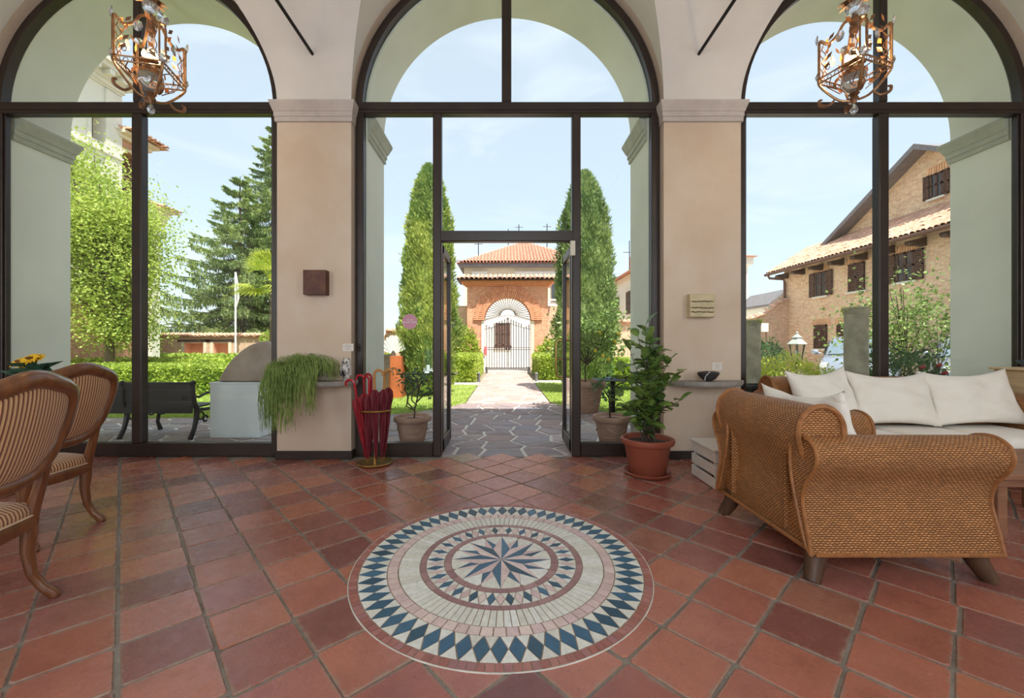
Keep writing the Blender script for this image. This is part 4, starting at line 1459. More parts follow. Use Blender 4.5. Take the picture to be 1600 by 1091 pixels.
garden_wall('garden_wall', 'weathered brick garden wall with two salmon niches and tiled coping', wx(232), wx(600), YL, 1.62, .5,
            [(wx(288), wx(318), .62, 1.33), (wx(333), wx(357), .66, 1.33)])
garden_wall('garden_wall', 'brick garden wall with tiled coping seen left of the left cypress', wx(601), wx(714), YL + .2, 1.85)
garden_wall('garden_wall', 'brick garden wall with tiled coping seen right of the right cypress', wx(860), wx(1160), YL + .2, 2.28)
garden_wall('garden_wall', 'tall brick wall stub close beside the gate arch on the left', -2.45, -1.82, YL - .1, 3.1, .4, tiles=False)
garden_wall('garden_wall', 'tall brick wall stub close beside the gate arch on the right', 2.0, 2.9, YL - .1, 3.1, .4, tiles=False)
o = garden_wall('garden_wall', 'higher brick wall behind the leafy tree at the left', -22, wx(230, 19), 19.0, 2.4, .6, [(wx(196, 19), wx(224, 19), .55, 1.35)])

# ------------------------------------------------------------------ church at the left: white tower, brick choir, lower white wing; all face right
ch = thing('church', 'white church tower with brick choir rising behind the leafy tree', 'church', (-17, 17, 0))
CX = -14.0
def cy_(px, X=CX): return X * F_PX / (px - VPX)
def cz_(py, Y): return CAM_H + (VPY - py) * Y / F_PX
yt = cy_(186)
ye0 = cy_(238)
def wall_along_y(X, y0, y1, z0, z1, holes, depth=.5):
    """wall in the plane x = X with arched holes [(yc, half width, z sill, z spring)]"""
    mb = MB()
    ys_ = [y0]
    for (yc_, hw, zs, zp) in holes:
        mb.rng(X - depth, X, ys_[-1], yc_ - hw, z0, z1)
        mb.rng(X - depth, X, yc_ - hw, yc_ + hw, z0, zs)
        n = 12
        arc = [(yc_ - hw * math.cos(PI * i / n), zp + hw * math.sin(PI * i / n)) for i in range(n + 1)]
        for i in range(n):
            (ya, za), (yb, zb) = arc[i], arc[i + 1]
            vs = [(X, ya, za), (X, yb, zb), (X, yb, z1), (X, ya, z1), (X - depth, ya, za), (X - depth, yb, zb), (X - depth, yb, z1), (X - depth, ya, z1)]
            mb.add(vs, [(0, 1, 2, 3), (4, 7, 6, 5), (0, 4, 5, 1)])
        ys_.append(yc_ + hw)
    mb.rng(X - depth, X, ys_[-1], y1, z0, z1)
    return mb
hz0 = cz_(205, 14.3)
yw_ = cy_(160)
wall_along_y(CX, 8, yt, 0, 10.6, [(yw_, .42, 8.25, 9.05)]).build('tower_wall', M['white_wall'], ch)
mb = MB(); mb.rng(CX - 5, CX - .5, 8, yt, 0, 10.6); mb.build('tower_core', M['cream_wall'], ch)
for (z0, z1, d) in ((9.98, 10.06, .06), (10.06, 10.2, .12), (10.2, 10.45, .2), (10.45, 10.6, .5), (10.6, 10.72, .62)):
    mb = MB(); mb.rng(CX - 5, CX + d, 7.9, yt + d, z0 + .25, z1 + .25); mb.build('tower_cornice', M['trim_white'], ch)
for i in range(14):
    yy = 9 + i * .48
    mb = MB(); mb.rng(CX + .15, CX + .48, yy - .09, yy + .09, 10.52, 10.69); mb.build('corbel', M['trim_white'], ch)
mb = MB(); mb.rng(CX - 5, CX + .05, 8, yt + .05, 7.75, 7.9); mb.rng(CX - 5, CX + .1, 8, yt + .1, 7.9, 7.98); mb.build('string_course', M['trim_white'], ch)
mb = MB()
for i in range(24):
    yy = 9.5 + i * .225
    mb.rng(CX + .35, CX + .42, yy, yy + .19, 10.98, 11.5 - .1 * (i % 3))
M['zinc'] = mat_plain('grey_green_roof_edge', (170, 178, 168), .6, .2, var=.12)
mb.build('roof_edge', M['zinc'], ch)
mb = MB()
for s in (-1, 1):
    mb.tube([(CX, 12.2 + s * .25, 11.3), (CX, 11.6 + s * .1, 15)], .012, 5)
mb.build('stay_wires', M['iron'], ch)
mb = MB()
mb.tube([(CX - .02, yw_ + .48 * math.cos(PI * i / 14), 9.05 + .48 * math.sin(PI * i / 14)) for i in range(15)], .07, 6)
for s in (-1, 1):
    mb.rng(CX - .02, CX + .05, yw_ + s * .42, yw_ + s * .54, 8.2, 9.0); mb.rng(CX - .02, CX + .1, yw_ + s * .38, yw_ + s * .62, 8.98, 9.08)
mb.build('window_surround', M['trim_white'], ch)
mb = MB(); mb.rng(CX - .3, CX + .09, 8, ye0, 0, 2.75); mb.build('brick_base', M['brick_church'], ch)
# corner pilaster
mb = MB(); mb.rng(CX - .4, CX + .06, yt - .55, yt + .06, 0, 10.2); mb.build('corner_pilaster', M['trim_white'], ch)
# brick choir
yc0, yc1 = yt + .02, cy_(229)
cw = cy_(200)
wall_along_y(CX + .0, yc0, yc1, 0, 8.9, [(cw + .05, .32, 5.7, 8.05)]).build('choir_wall', M['brick_church'], ch)
mb = MB(); mb.rng(CX - 5, CX - .5, yc0, yc1, 0, 8.9); mb.build('choir_core', M['dark_glass'], ch)
mb = MB(); mb.rng(CX - .35, CX - .3, cw + .03, cw + .07, 5.7, 8.3)
for z in (6.3, 6.9, 7.5): mb.rng(CX - .35, CX - .3, cw - .3, cw + .4, z - .02, z + .02)
mb.build('window_bars', M['cream_wall'], ch)
mb = MB(); mb.tube([(CX, cw + .05 + .37 * math.cos(PI * i / 14), 8.05 + .37 * math.sin(PI * i / 14)) for i in range(15)], .06, 6); mb.build('window_arch', M['cream_wall'], ch)
for (z0, z1, d) in ((8.75, 8.9, .12), (8.9, 9.02, .28)):
    mb = MB(); mb.rng(CX - 5, CX + d, yc0 - .1, yc1 + d, z0, z1); mb.build('choir_cornice', M['cream_wall'], ch)
rf = MB(); rf.add([(CX + .5, yc0 - .1, 9.02), (CX + .5, yc1 + .5, 9.02), (CX - 5, yc1 + .5, 9.02), (CX - 5, yc0 - .1, 9.02), (CX - 1.5, yc0 - .1, 9.7), (CX - 2.5, yc1 - .8, 9.8)], [(0, 1, 5, 4), (1, 2, 5), (2, 3, 4, 5), (0, 4, 3)])
rf = rf.build('choir_roof', M['roof_tile'], ch)
mb = MB(); tile_rows_joined(mb, (CX - .05, yc0, 9.16), (0, .19, 0), int((yc1 + .5 - yc0) / .19), (.3, 0, -.06), 2, .02)
mb.build('eave_tiles', M['roof_tile'], rf)['kind'] = 'stuff'
# lower wing with coved eave
ye = cy_(238)
mb = MB(); mb.rng(CX - 5, CX + .3, yc1 - .1, ye, 0, 6.3); mb.build('wing_wall', M['white_wall'], ch)
n = 8
cov = [(CX + .3, 6.0)] + [(CX + .3 + .45 * (1 - math.cos(PI / 2 * i / n)), 6.0 + .5 * math.sin(PI / 2 * i / n)) for i in range(n + 1)] + [(CX - 4, 6.5)]
mb = MB(); mb.prism([(x, z) for x, z in cov], 'y', cy_(218), ye + .3); mb.build('wing_cove', M['trim_white'], ch)
rf = MB(); rf.prism([(CX + .85, 6.5), (CX - 3, 7.6), (CX - 3, 6.5)], 'y', cy_(217), ye + .45); rf = rf.build('wing_roof', M['roof_tile'], ch)
mb = MB(); tile_rows_joined(mb, (CX + .2, cy_(217), 6.72), (0, .19, 0), int((ye + .45 - cy_(217)) / .19), (.35, 0, -.1), 2, .02)
mb.build('eave_tiles', M['roof_tile'], rf)['kind'] = 'stuff'

# ================================================================== plants of the garden
M['bark'] = mat_plain('grey_brown_bark', (120, 104, 88), .9, var=.2, scale=8, bump=.5, bscale=30, stretch=(1, 1, .3))
M['bark_dark'] = mat_plain('dark_bark', (84, 72, 60), .9, var=.2, scale=8, bump=.5, bscale=30)
M['maple_leaf'] = mat_leaf('light_green_leaves', (206, 216, 116), (146, 172, 78), .5, 1.1, .45, 7)
M['spruce'] = mat_leaf('spruce_needles', (186, 200, 132), (112, 138, 94), .6, .7, .25, 5)
M['cypress'] = mat_leaf('cypress_foliage', (200, 208, 112), (120, 148, 76), .6, 1.4, .3, 9)
M['cypress_dark'] = mat_leaf('darker_cypress_foliage', (170, 186, 116), (106, 134, 80), .6, 1.4, .3, 9)
M['hedge'] = mat_leaf('box_hedge_leaves', (196, 210, 96), (126, 154, 58), .5, 1.6, .35, 14)
M['golden'] = mat_leaf('golden_shrub_leaves', (232, 226, 110), (168, 188, 66), .5, 3, .4, 14)
M['lemon_leaf'] = mat_leaf('citrus_leaves', (160, 180, 100), (96, 124, 70), .4, 3, .3, 14)
M['lemon'] = mat_plain('yellow_lemon', (240, 206, 70), .4, var=.08)
M['palm'] = mat_leaf('palm_fronds', (214, 214, 96), (140, 168, 70), .45, 2, .4, 9)
M['dark_leaf'] = mat_leaf('dark_shrub_leaves', (98, 128, 78), (58, 88, 60), .45, 3, .3, 18)
M['rose_red'] = mat_plain('dark_red_rose', (158, 46, 52), .6, var=.15)

def lumpy(P, scale, amp):
    out = np.empty(len(P))
    for i, p in enumerate(P):
        out[i] = mnoise.noise(Vector(p) * scale)
    return out * amp

def cypress(name, label, base, h, r, mat, n, seed):
    t = thing(name, label, 'tree', base)
    rg = np.random.default_rng(seed)
    mb = MB(); mb.tube([(base[0], base[1], -.02), (base[0], base[1], .6)], [.09, .07], 8); mb.build('trunk', M['bark'], t, True)
    def prof(u):      # u 0..1 from bottom to top
        return r * np.clip(np.minimum(1.0, .62 + 2.2 * u) * np.where(u < .3, 1.0, np.clip(1 - (np.clip(u - .3, 0, 1) / .7) ** 2.0, 0, 1) ** .58), .02, 2)
    u = rg.random(n) ** 1.15
    a = rg.random(n) * 2 * PI
    z = .12 + u * (h - .12)
    lump = 1 + .16 * np.sin(a * 5 + z * 2.1) * np.sin(z * 3.3 + a) + lumpy(np.stack([np.cos(a) * 2, np.sin(a) * 2, z * 1.6], 1), 1.0, .22)
    rr = prof(u) * lump * rg.uniform(.8, 1.07, n)
    P = np.stack([base[0] + rr * np.cos(a), base[1] + rr * np.sin(a), z], 1)
    D = np.stack([np.cos(a) * .55, np.sin(a) * .55, np.full(n, 1.0)], 1) + rg.normal(size=(n, 3)) * .35
    N = np.stack([np.cos(a), np.sin(a), np.full(n, .3)], 1) + rg.normal(size=(n, 3)) * .5
    V, Fq = leaves(P, D, N, rg.uniform(.06, .15, n), rg.uniform(.02, .045, n))
    np_mesh('foliage', V, Fq, mat, t)
    mb = MB()
    mb.lathe([(max(.02, float(prof(np.array([k / 24.0]))[0]) * .86), .1 + (h - .25) * k / 24.0) for k in range(25)], base, 20)
    mb.build('inner_foliage', mat, t, True)
    return t
cypress('cypress_tree', 'tall light green columnar cypress on the left of the path', (-1.84, 10.0, 0), 5.5, .62, M['cypress'], 42000, 3)
cypress('cypress_tree', 'tall grey green columnar cypress on the right of the path', (2.02, 10.6, 0), 5.6, .72, M['cypress_dark'], 42000, 4)

def box_hedge(name, label, x0, x1, y0, y1, h, n, mat, seed, faces=('front', 'top', 'left', 'right'), size=(.035, .06)):
    t = thing(name, label, 'hedge', ((x0 + x1) / 2, (y0 + y1) / 2, 0))
    rg = np.random.default_rng(seed)
    mb = MB(); mb.rng(x0 + .05, x1 - .05, y0 + .05, y1 - .05, 0, h - .05, .03); mb.build('inner_foliage', mat, t)
    ar = {'front': (x1 - x0) * h, 'top': (x1 - x0) * (y1 - y0), 'left': (y1 - y0) * h, 'right': (y1 - y0) * h}
    tot = sum(ar[f] for f in faces)
    Ps, Ns = [], []
    for f in faces:
        k = int(n * ar[f] / tot)
        u, v, j = rg.random(k), rg.random(k), rg.uniform(-.05, .025, k)
        if f == 'front': P = np.stack([x0 + (x1 - x0) * u, y0 - j, h * v], 1); N = np.tile([0, -1, .3], (k, 1))
        if f == 'top': P = np.stack([x0 + (x1 - x0) * u, y0 + (y1 - y0) * v, h + j], 1); N = np.tile([0, 0, 1], (k, 1))
        if f == 'left': P = np.stack([x0 - j, y0 + (y1 - y0) * u, h * v], 1); N = np.tile([-1, 0, .3], (k, 1))
        if f == 'right': P = np.stack([x1 + j, y0 + (y1 - y0) * u, h * v], 1); N = np.tile([1, 0, .3], (k, 1))
        Ps.append(P); Ns.append(N)
    P, N = np.concatenate(Ps), np.concatenate(Ns)
    k = len(P)
    D = N + rg.normal(size=(k, 3)) * .8
    N2 = N + rg.normal(size=(k, 3)) * .9
    V, Fq = leaves(P, D, N2, rg.uniform(size[0], size[1], k) * 1.3, rg.uniform(size[0], size[1], k))
    np_mesh('foliage', V, Fq, mat, t)
    return t
box_hedge('box_hedge', 'long clipped hedge nearest behind the park bench', -11.5, -3.3, 10.0, 11.6, .66, 26000, M['hedge'], 11, ('front', 'top', 'right'), (.045, .075))
box_hedge('box_hedge', 'second clipped hedge row behind the one at the bench', -14.5, -4.2, 13.2, 14.8, .70, 9000, M['hedge'], 12, ('front', 'top'), (.07, .11))
box_hedge('box_hedge', 'third clipped hedge row in front of the niche wall', -17.5, -5, 16.8, 18.6, .74, 9000, M['hedge'], 13, ('front', 'top'), (.08, .13))
box_hedge('box_hedge', 'clipped hedge block left of the path behind the left cypress', -1.95, -1.06, 13.6, 18.6, .82, 9000, M['hedge'], 14, ('front', 'top', 'right'), (.05, .08))
box_hedge('box_hedge', 'clipped hedge block right of the path behind the right cypress', 1.25, 2.2, 14.4, 18.6, .82, 9000, M['hedge'], 15, ('front', 'top', 'left'), (.05, .08))
box_hedge('box_hedge', 'clipped hedge behind the lemon tree pot at the right', 2.75, 6.0, 11.2, 12.6, .78, 8000, M['hedge'], 16, ('front', 'top', 'left'), (.05, .08))
box_hedge('box_hedge', 'low clipped hedge behind the rusty plinth at the left', -3.2, -2.2, 11.2, 12.6, .8, 4000, M['hedge'], 17, ('front', 'top', 'right'), (.05, .08))

def blob_shrub(name, label, c, rad, n, mat, seed, size=(.05, .09), cat='shrub', core=.72, stems=True, up=.4):
    t = thing(name, label, cat, (c[0], c[1], 0))
    rg = np.random.default_rng(seed)
    d = unit(rg.normal(size=(n, 3)))
    lump = 1 + lumpy(d * 2.2 + seed, 1.0, .45)
    k = rg.uniform(.55, 1.05, n) ** .6
    P = np.array(c) + d * np.array(rad) * (lump * k).reshape(-1, 1)
    P[:, 2] = np.maximum(P[:, 2], .02)
    D = d + rg.normal(size=(n, 3)) * .7 + np.array([0, 0, up])
    N = d + rg.normal(size=(n, 3)) * .8
    V, Fq = leaves(P, D, N, rg.uniform(size[0], size[1], n) * 1.5, rg.uniform(size[0], size[1], n) * .7)
    np_mesh('foliage', V, Fq, mat, t)
    if stems:
        for k in range(5):
            e = np.array(c) + unit(rg.normal(size=3)) * np.array(rad) * .6
            mb = MB(); mb.tube([(c[0], c[1], -.02), (c[0] * .6 + e[0] * .4, c[1] * .6 + e[1] * .4, max(.1, c[2] * .6)), tuple(e)], [.03, .02, .006], 5)
            mb.build('stem', M['bark_dark'], t, True)
    return t
# golden shrubs, rose and others outside the right window
blob_shrub('golden_shrub', 'yellow green shrub in front of the lamp post outside the right window', (5.0, 7.3, .44), (.78, .5, .54), 5200, M['golden'], 21, (.03, .05))
blob_shrub('golden_shrub', 'yellow green shrub right of the lamp post beside the thick stone column', (5.72, 7.0, .3), (.6, .4, .42), 4200, M['golden'], 22, (.03, .05))
blob_shrub('low_shrub', 'low green shrub at the foot of the thick stone column', (5.35, 6.3, .3), (.55, .35, .5), 2600, M['lemon_leaf'], 23, (.03, .05))
blob_shrub('dark_shrub', 'dark green shrub by the yard wall behind the thin stone column', (9.9, 16.0, .6), (.8, .6, .75), 2200, M['dark_leaf'], 24, (.07, .12))
t = blob_shrub('rose_bush', 'dark leaved rose bush with a red bloom behind the white cushions', (6.15, 6.5, .5), (.85, .4, .62), 3600, M['dark_leaf'], 25, (.035, .06))
for (px, py) in ((1467, 571), (1441, 574), (1476, 583)):
    p = PX(px, py, 6.15)
    mb = MB()
    for k in range(9):
        a = k * 2.4
        mb.sphere(p + Vector((.02 * math.cos(a), .015 * math.sin(a), .012 * math.sin(a * 1.7))), .022, 7, 5)
    mb.build('bloom', M['rose_red'], t, True)
blob_shrub('climbing_shrub', 'green leafy shrub at the left foot of the brick gate arch', (-1.75, 18.9, 1.0), (.5, .3, .9), 1800, M['hedge'], 26, (.07, .12))
blob_shrub('climbing_shrub', 'green leafy shrub at the right foot of the brick gate arch', (2.0, 18.8, .8), (.55, .3, .6), 1500, M['hedge'], 27, (.07, .12))

def tree(name, label, base, trunk_h, crown, n, mat, seed, size, tr=.12, nb=16, bark=None):
    """trunk with branches; leaves in clusters along the branch ends. crown = list of (centre, radii)"""
    t = thing(name, label, 'tree', base)
    rg = np.random.default_rng(seed)
    b = Vector(base)
    mb = MB()
    top = b + Vector((rg.uniform(-.2, .2), 0, trunk_h))
    mb.tube([b + Vector((0, 0, -.03)), b.lerp(top, .5) + Vector((.06, 0, 0)), top], [tr, tr * .8, tr * .65], 9)
    mb.build('trunk', bark or M['bark'], t, True)
    V, Fq = [], []
    ends = []
    mb = MB()
    for (c, rad, k) in crown:
        c = Vector(c)
        for i in range(k):
            d = Vector(unit(rg.normal(size=3)))
            e = c + Vector((d.x * rad[0], d.y * rad[1], d.z * rad[2])) * rg.uniform(.5, .92)
            m = top.lerp(e, .5) + Vector((0, 0, -.1 * rad[2]))
            mb.tube([top - Vector((0, 0, .1)), m, e], [tr * .35, tr * .18, min(.012, tr * .1)], 5, cap=False)
            ends.append((e, m))
    mb.build('branches', bark or M['bark'], t, True)
    per = n // len(ends)
    Ps, Ds, Ns = [], [], []
    for e, m in ends:
        sp = size[1] * 4.2 if size[1] > .08 else size[1] * 6.5
        P = np.array(e) + rg.normal(size=(per, 3)) * sp * np.array([1, 1, .75])
        f = rg.random((per, 1)) * .35
        P = P * (1 - f) + (np.array(m)) * f + rg.normal(size=(per, 3)) * .08
        Ps.append(P); Ds.append(rg.normal(size=(per, 3)) + np.array([0, 0, -.3])); Ns.append(rg.normal(size=(per, 3)) * .6 + np.array([0, 0, 1.0]))
    P, D, N = np.concatenate(Ps), np.concatenate(Ds), np.concatenate(Ns)
    k = len(P)
    V, Fq = leaves(P, D, N, rg.uniform(size[0], size[1], k) * 1.4, rg.uniform(size[0], size[1], k))
    np_mesh('foliage', V, Fq, mat, t)
    return t
Y = 12.0
def at(px, py, Y): p = PX(px, py, Y); return (p.x, p.y, p.z)
tree('leafy_tree', 'light green leafy tree in front of the white church tower', (at(163, 560, Y)[0], Y, 0), 1.6,
     [(at(155, 300, Y), (1.0, 1.0, 1.2), 16), (at(135, 400, Y), (1.1, 1.0, 1.3), 18), (at(190, 380, Y), (1.0, .9, 1.2), 16), (at(205, 350, Y), (.55, .8, 1.1), 9),
      (at(228, 420, Y), (.22, .5, .8), 4), (at(160, 480, Y), (1.2, .9, .7), 12), (at(120, 250, Y), (.5, .7, .6), 6), (at(190, 510, Y), (.9, .7, .35), 6)], 46000, M['maple_leaf'], 31, (.045, .075), .16)
tree('garden_tree', 'small leafy tree in front of the brick house outside the right window', (at(1427, 590, 8)[0], 8, 0), 1.02,
     [(at(1420, 498, 8), (.62, .5, .38), 12), (at(1400, 535, 8), (.35, .4, .2), 5), (at(1395, 452, 8), (.18, .3, .25), 4), (at(1455, 530, 8), (.3, .4, .25), 4), (at(1372, 510, 8), (.12, .3, .3), 4)], 2500, M['lemon_leaf'], 32, (.04, .07), .05, bark=M['bark_dark'])
tree('sapling', 'slim green sapling beside the right reveal in front of the second car', (at(1468, 590, 7.2)[0], 7.2, 0), .8,
     [(at(1472, 520, 7.2), (.25, .3, .3), 7), (at(1478, 500, 7.2), (.15, .3, .2), 4)], 420, M['lemon_leaf'], 33, (.035, .055), .018, bark=M['bark_dark'])

def spruce(name, label, base, h, r, seed, n_lev=15, z0=1.4):
    """whorls of long sweeping boughs with upturned tips and curtains of hanging twigs"""
    t = thing(name, label, 'tree', base)
    rg = np.random.default_rng(seed)
    b = Vector(base)
    mb = MB(); mb.tube([b, b + Vector((0, 0, h * .5)), b + Vector((0, 0, h))], [.28, .16, .02], 8); mb.build('trunk', M['bark_dark'], t, True)
    Ps, Ds, Ns, Ls, Ws = [], [], [], [], []
    mb = MB()
    for k in range(n_lev):
        u = (k + .5) / n_lev
        L_ = r * (1 - u) ** .85 + .15
        nb = max(5, int(11 * (1 - u) + 5))
        for i in range(nb):
            z = z0 + (h - z0) * u + rg.uniform(-.25, .25) * (1 - u)
            a = 2 * PI * (i + .5 * (k % 2)) / nb + rg.uniform(-.3, .3)
            l = L_ * rg.uniform(.72, 1.15)
            d = Vector((math.cos(a), math.sin(a), 0))
            S_ = (0, .15, .3, .45, .6, .75, .9, 1.0)
            sag = (.30 - .22 * u) * l
            pts = [b + Vector((0, 0, z)) + d * (l * q) + Vector((0, 0, -sag * math.sin(min(1, q * 1.25) * PI * .5) + .26 * l * max(0, q - .5) ** 1.6)) for q in S_]
            mb.tube(pts, [.04 * (1 - q) + .008 for q in S_], 4, cap=False)
            A = np.array([tuple(p) for p in pts])
            sd = np.array([-d.y, d.x, 0.0])
            m = int(110 + 330 * l / r)
            q = rg.uniform(.08, 1.0, m) ** .75
            ti = np.interp(q, S_, np.arange(8)); i0 = np.minimum(ti.astype(int), 6); fr = (ti - i0).reshape(-1, 1)
            P = A[i0] * (1 - fr) + A[i0 + 1] * fr
            w = .06 + .2 * l * (1 - q) ** .7 * np.minimum(1, q * 4)
            off = rg.uniform(-1, 1, m)
            P = P + sd * (off * w).reshape(-1, 1)
            hang = rg.random(m) < .5
            P[:, 2] -= np.abs(off) * w * .25
            Dn = np.stack([rg.normal(size=m) * .15, rg.normal(size=m) * .15, np.full(m, -1.0)], 1)
            Do = np.array(d) * .9 + sd * (off * .6).reshape(-1, 1) + np.stack([np.zeros(m), np.zeros(m), rg.uniform(-.1, .45, m)], 1)
            D = np.where(hang.reshape(-1, 1), Dn, Do)
            N = np.where(hang.reshape(-1, 1), rg.normal(size=(m, 3)) * np.array([1, 1, .1]), rg.normal(size=(m, 3)) * .4 + np.array([0, 0, 1.0]))
            Ps.append(P); Ds.append(D); Ns.append(N)
            Ls.append(np.where(hang, rg.uniform(.15, .5, m) * (.45 + .55 * l / r), rg.uniform(.16, .34, m))); Ws.append(np.where(hang, rg.uniform(.035, .07, m), rg.uniform(.06, .12, m)))
    mb.build('branches', M['bark_dark'], t)
    V, Fq = leaves(np.concatenate(Ps), np.concatenate(Ds), np.concatenate(Ns), np.concatenate(Ls), np.concatenate(Ws))
    np_mesh('needles', V, Fq, M['spruce'], t)
    return t
spruce('spruce_tree', 'broad drooping spruce behind the garden wall', (-16.0, 25.0, 0), 11.4, 5.2, 41, 15)
spruce('spruce_tree', 'taller spruce with pointed tip beside the left pier', (-15.35, 27.4, 0), 15.8, 4.4, 42, 20)

def palm(name, label, base, th, n, L_, seed, mat=None):
    t = thing(name, label, 'palm', base)
    b = Vector(base)
    rg = random.Random(seed)
    mb = MB(); mb.tube([b + Vector((0, 0, -.02)), b + Vector((0, 0, th))], [.14 * L_, .12 * L_], 9); mb.build('trunk', M['bark'], t, True)
    top = b + Vector((0, 0, th))
    for i in range(n):
        a = 2 * PI * i / n + rg.uniform(-.3, .3)
        el = rg.uniform(-.35, 1.2)
        d = Vector((math.cos(a) * math.cos(el), math.sin(a) * math.cos(el), math.sin(el)))
        hub = top + d * L_ * .55
        mb = MB(); mb.tube([top, hub], .016 * L_, 5)
        side = d.cross(Vector((0, 0, 1))).normalized()
        upv = side.cross(d)
        for k in range(15):
            f = (k - 7) / 7.0 * 1.5
            dd = (d * math.cos(f) + side * math.sin(f)).normalized()
            l = L_ * .62 * (1 - .12 * abs(f))
            w = .03 * L_
            p0, p1, p2 = hub, hub + dd * l * .6, hub + dd * l + Vector((0, 0, -.12 * L_))
            sd = dd.cross(upv).normalized() * w
            mb.add([p0, p1 + sd, p2, p1 - sd], [(0, 1, 2, 3)])
        mb.build('frond', mat or M['palm'], t)
    return t
palm('fan_palm', 'fan palm with yellow green fronds beside the left pier', (-8.12, 14.6, 0), 3.3, 24, 1.3, 5)
palm('potted_palm', 'left one of two small palms against the brick wall behind the hedge', (-16.3, 18.2, 0), .75, 9, .5, 6)
palm('potted_palm', 'right one of two small palms against the brick wall behind the hedge', (-15.4, 18.2, 0), .7, 9, .5, 7)
t = blob_shrub('standard_shrub', 'little round-headed shrub in front of the niche wall near the white pole', (at(421, 532, 18.7)[0], 18.7, 1.45), (.36, .3, .36), 420, M['maple_leaf'], 28, (.08, .12))
M['white_pole'] = mat_plain('white_pole', (232, 232, 228), .5, var=.04)
pl = thing('flag_pole', 'thin white pole with a furled white cloth in front of the spruces', 'pole', (at(368, 560, 19.2)[0], 19.2, 0))
xp = pl.location.x
mb = MB(); mb.tube([(xp, 19.2, 0), (xp, 19.2, 4.6)], .04, 8); mb.build('pole', M['white_pole'], pl, True)
mb = MB(); mb.tube([(xp + .03, 19.2, 4.6), (xp + .1, 19.2, 4.0), (xp + .13, 19.2, 3.4), (xp + .05, 19.2, 3.0)], [.02, .07, .1, .03], 7, flat=.5); mb.build('cloth', M['white_pole'], pl, True)

# ================================================================== things standing in the garden
M['bench_wood'] = mat_plain('dark_bench_wood', (52, 51, 54), .35, var=.15, scale=4, stretch=(.4, 6, 6))
M['cast_iron'] = mat_plain('black_cast_iron', (40, 40, 44), .45, .5, var=.1)
M['white_box'] = mat_plain('white_painted_pedestal', (226, 230, 234), .55, var=.02)
M['marble'] = mat_plain('brown_veined_marble', (178, 158, 146), .5, var=.1, scale=3, c2=(146, 124, 112), bump=.15, bscale=12)
M['rust'] = mat_plain('rusty_steel', (208, 112, 62), .8, var=.15, scale=3, c2=(150, 78, 46))
M['shell'] = mat_plain('pale_carved_stone', (232, 228, 218), .6, var=.04)
M['terracotta'] = mat_plain('weathered_terracotta', (190, 150, 130), .85, var=.12, scale=6, c2=(166, 128, 112), bump=.15)
M['earth'] = mat_plain('potting_soil', (70, 54, 44), .95, var=.25, scale=20, bump=.5)
M['wax'] = mat_plain('white_wax', (240, 240, 240), .5, var=.02)
M['clear_glass'] = mat_glass_pane('clear_hurricane_glass', (.93, .97, .96, 1), gain=1.5)
M['col_stone'] = mat_plain('lichened_column_stone', (190, 178, 158), .95, var=.25, scale=5, bump=.6, bscale=40, c2=(142, 134, 116))
M['black_pot'] = mat_plain('black_planter', (44, 46, 48), .6, var=.1)
M['lamp_green'] = mat_plain('green_painted_iron', (70, 82, 74), .5, .2, var=.1)
M['lamp_white'] = mat_plain('white_lamp_roof', (178, 182, 176), .5, var=.04)

# ------------------------------------------------------------------ park bench (its back towards the room)
bn = thing('park_bench', 'black park bench with cast iron ends and dark plank back seen from behind', 'bench', (-4.6, 5.6, 0))
bx0, bx1 = -5.62, -4.08
for z0, z1, y in ((.622, .725, 5.37), (.468, .618, 5.385), (.315, .464, 5.40)):
    mb = MB(); mb.rng(bx0, bx1, y - .015, y + .018, z0, z1, .006); mb.build('back_plank', M['bench_wood'], bn)
for k in range(4):
    mb = MB(); mb.rng(bx0, bx1, 5.47 + k * .105, 5.56 + k * .105, .375, .40, .005); mb.build('seat_plank', M['bench_wood'], bn)
for x in (-4.95, -4.04):
    mb = MB()
    S = lambda y, z: (x, y, z)
    mb.tube([S(5.36, .70), S(5.36, .6), S(5.385, .45), S(5.43, .36), S(5.42, .25), S(5.38, .12), S(5.31, .0)], [.022, .026, .028, .034, .03, .026, .03], 8)
    mb.tube([S(5.43, .36), S(5.6, .345), S(5.85, .35), S(5.92, .36)], .022, 8)
    mb.tube([S(5.92, .36), S(5.93, .25), S(5.90, .12), S(5.95, 0)], [.03, .024, .022, .03], 8)
    mb.tube([S(5.37, .55), S(5.46, .52), S(5.6, .56), S(5.78, .57), S(5.9, .53), S(5.93, .47), S(5.89, .44), S(5.86, .47)], .016, 8)
    mb.tube([S(5.9, .52), S(5.86, .42), S(5.92, .36)], .014, 6)
    cr = [S(5.36 - .035 * math.cos(t * 1.0) * (1 - t / 14), .705 + .035 * math.sin(t) * (1 - t / 14)) for t in [i * .5 for i in range(18)]]
    mb.tube(cr, .014, 6)
    for (yc_, zc_, rr) in ((5.50, .27, .05), (5.58, .22, .04), (5.80, .28, .05)):
        mb.tube([S(yc_ + rr * math.cos(a), zc_ + rr * math.sin(a)) for a in [i * .55 for i in range(11)]], .011, 6)
    mb.build('iron_end', M['cast_iron'], bn, True)
    mb = MB(); mb.lathe([(0, -.02), (.022, -.02), (.03, 0), (.022, .008), (0, .012)], (0, 0, 0), 12)
    mb.xf(Matrix.Translation((x - .12, 5.36, .53)) @ Matrix.Rotation(PI / 2, 4, 'X')); mb.build('rosette', M['cast_iron'], bn, True)
mb = MB(); mb.rng(-4.5, -4.46, 5.40, 5.43, .3, .72); mb.build('back_batten', M['cast_iron'], bn)

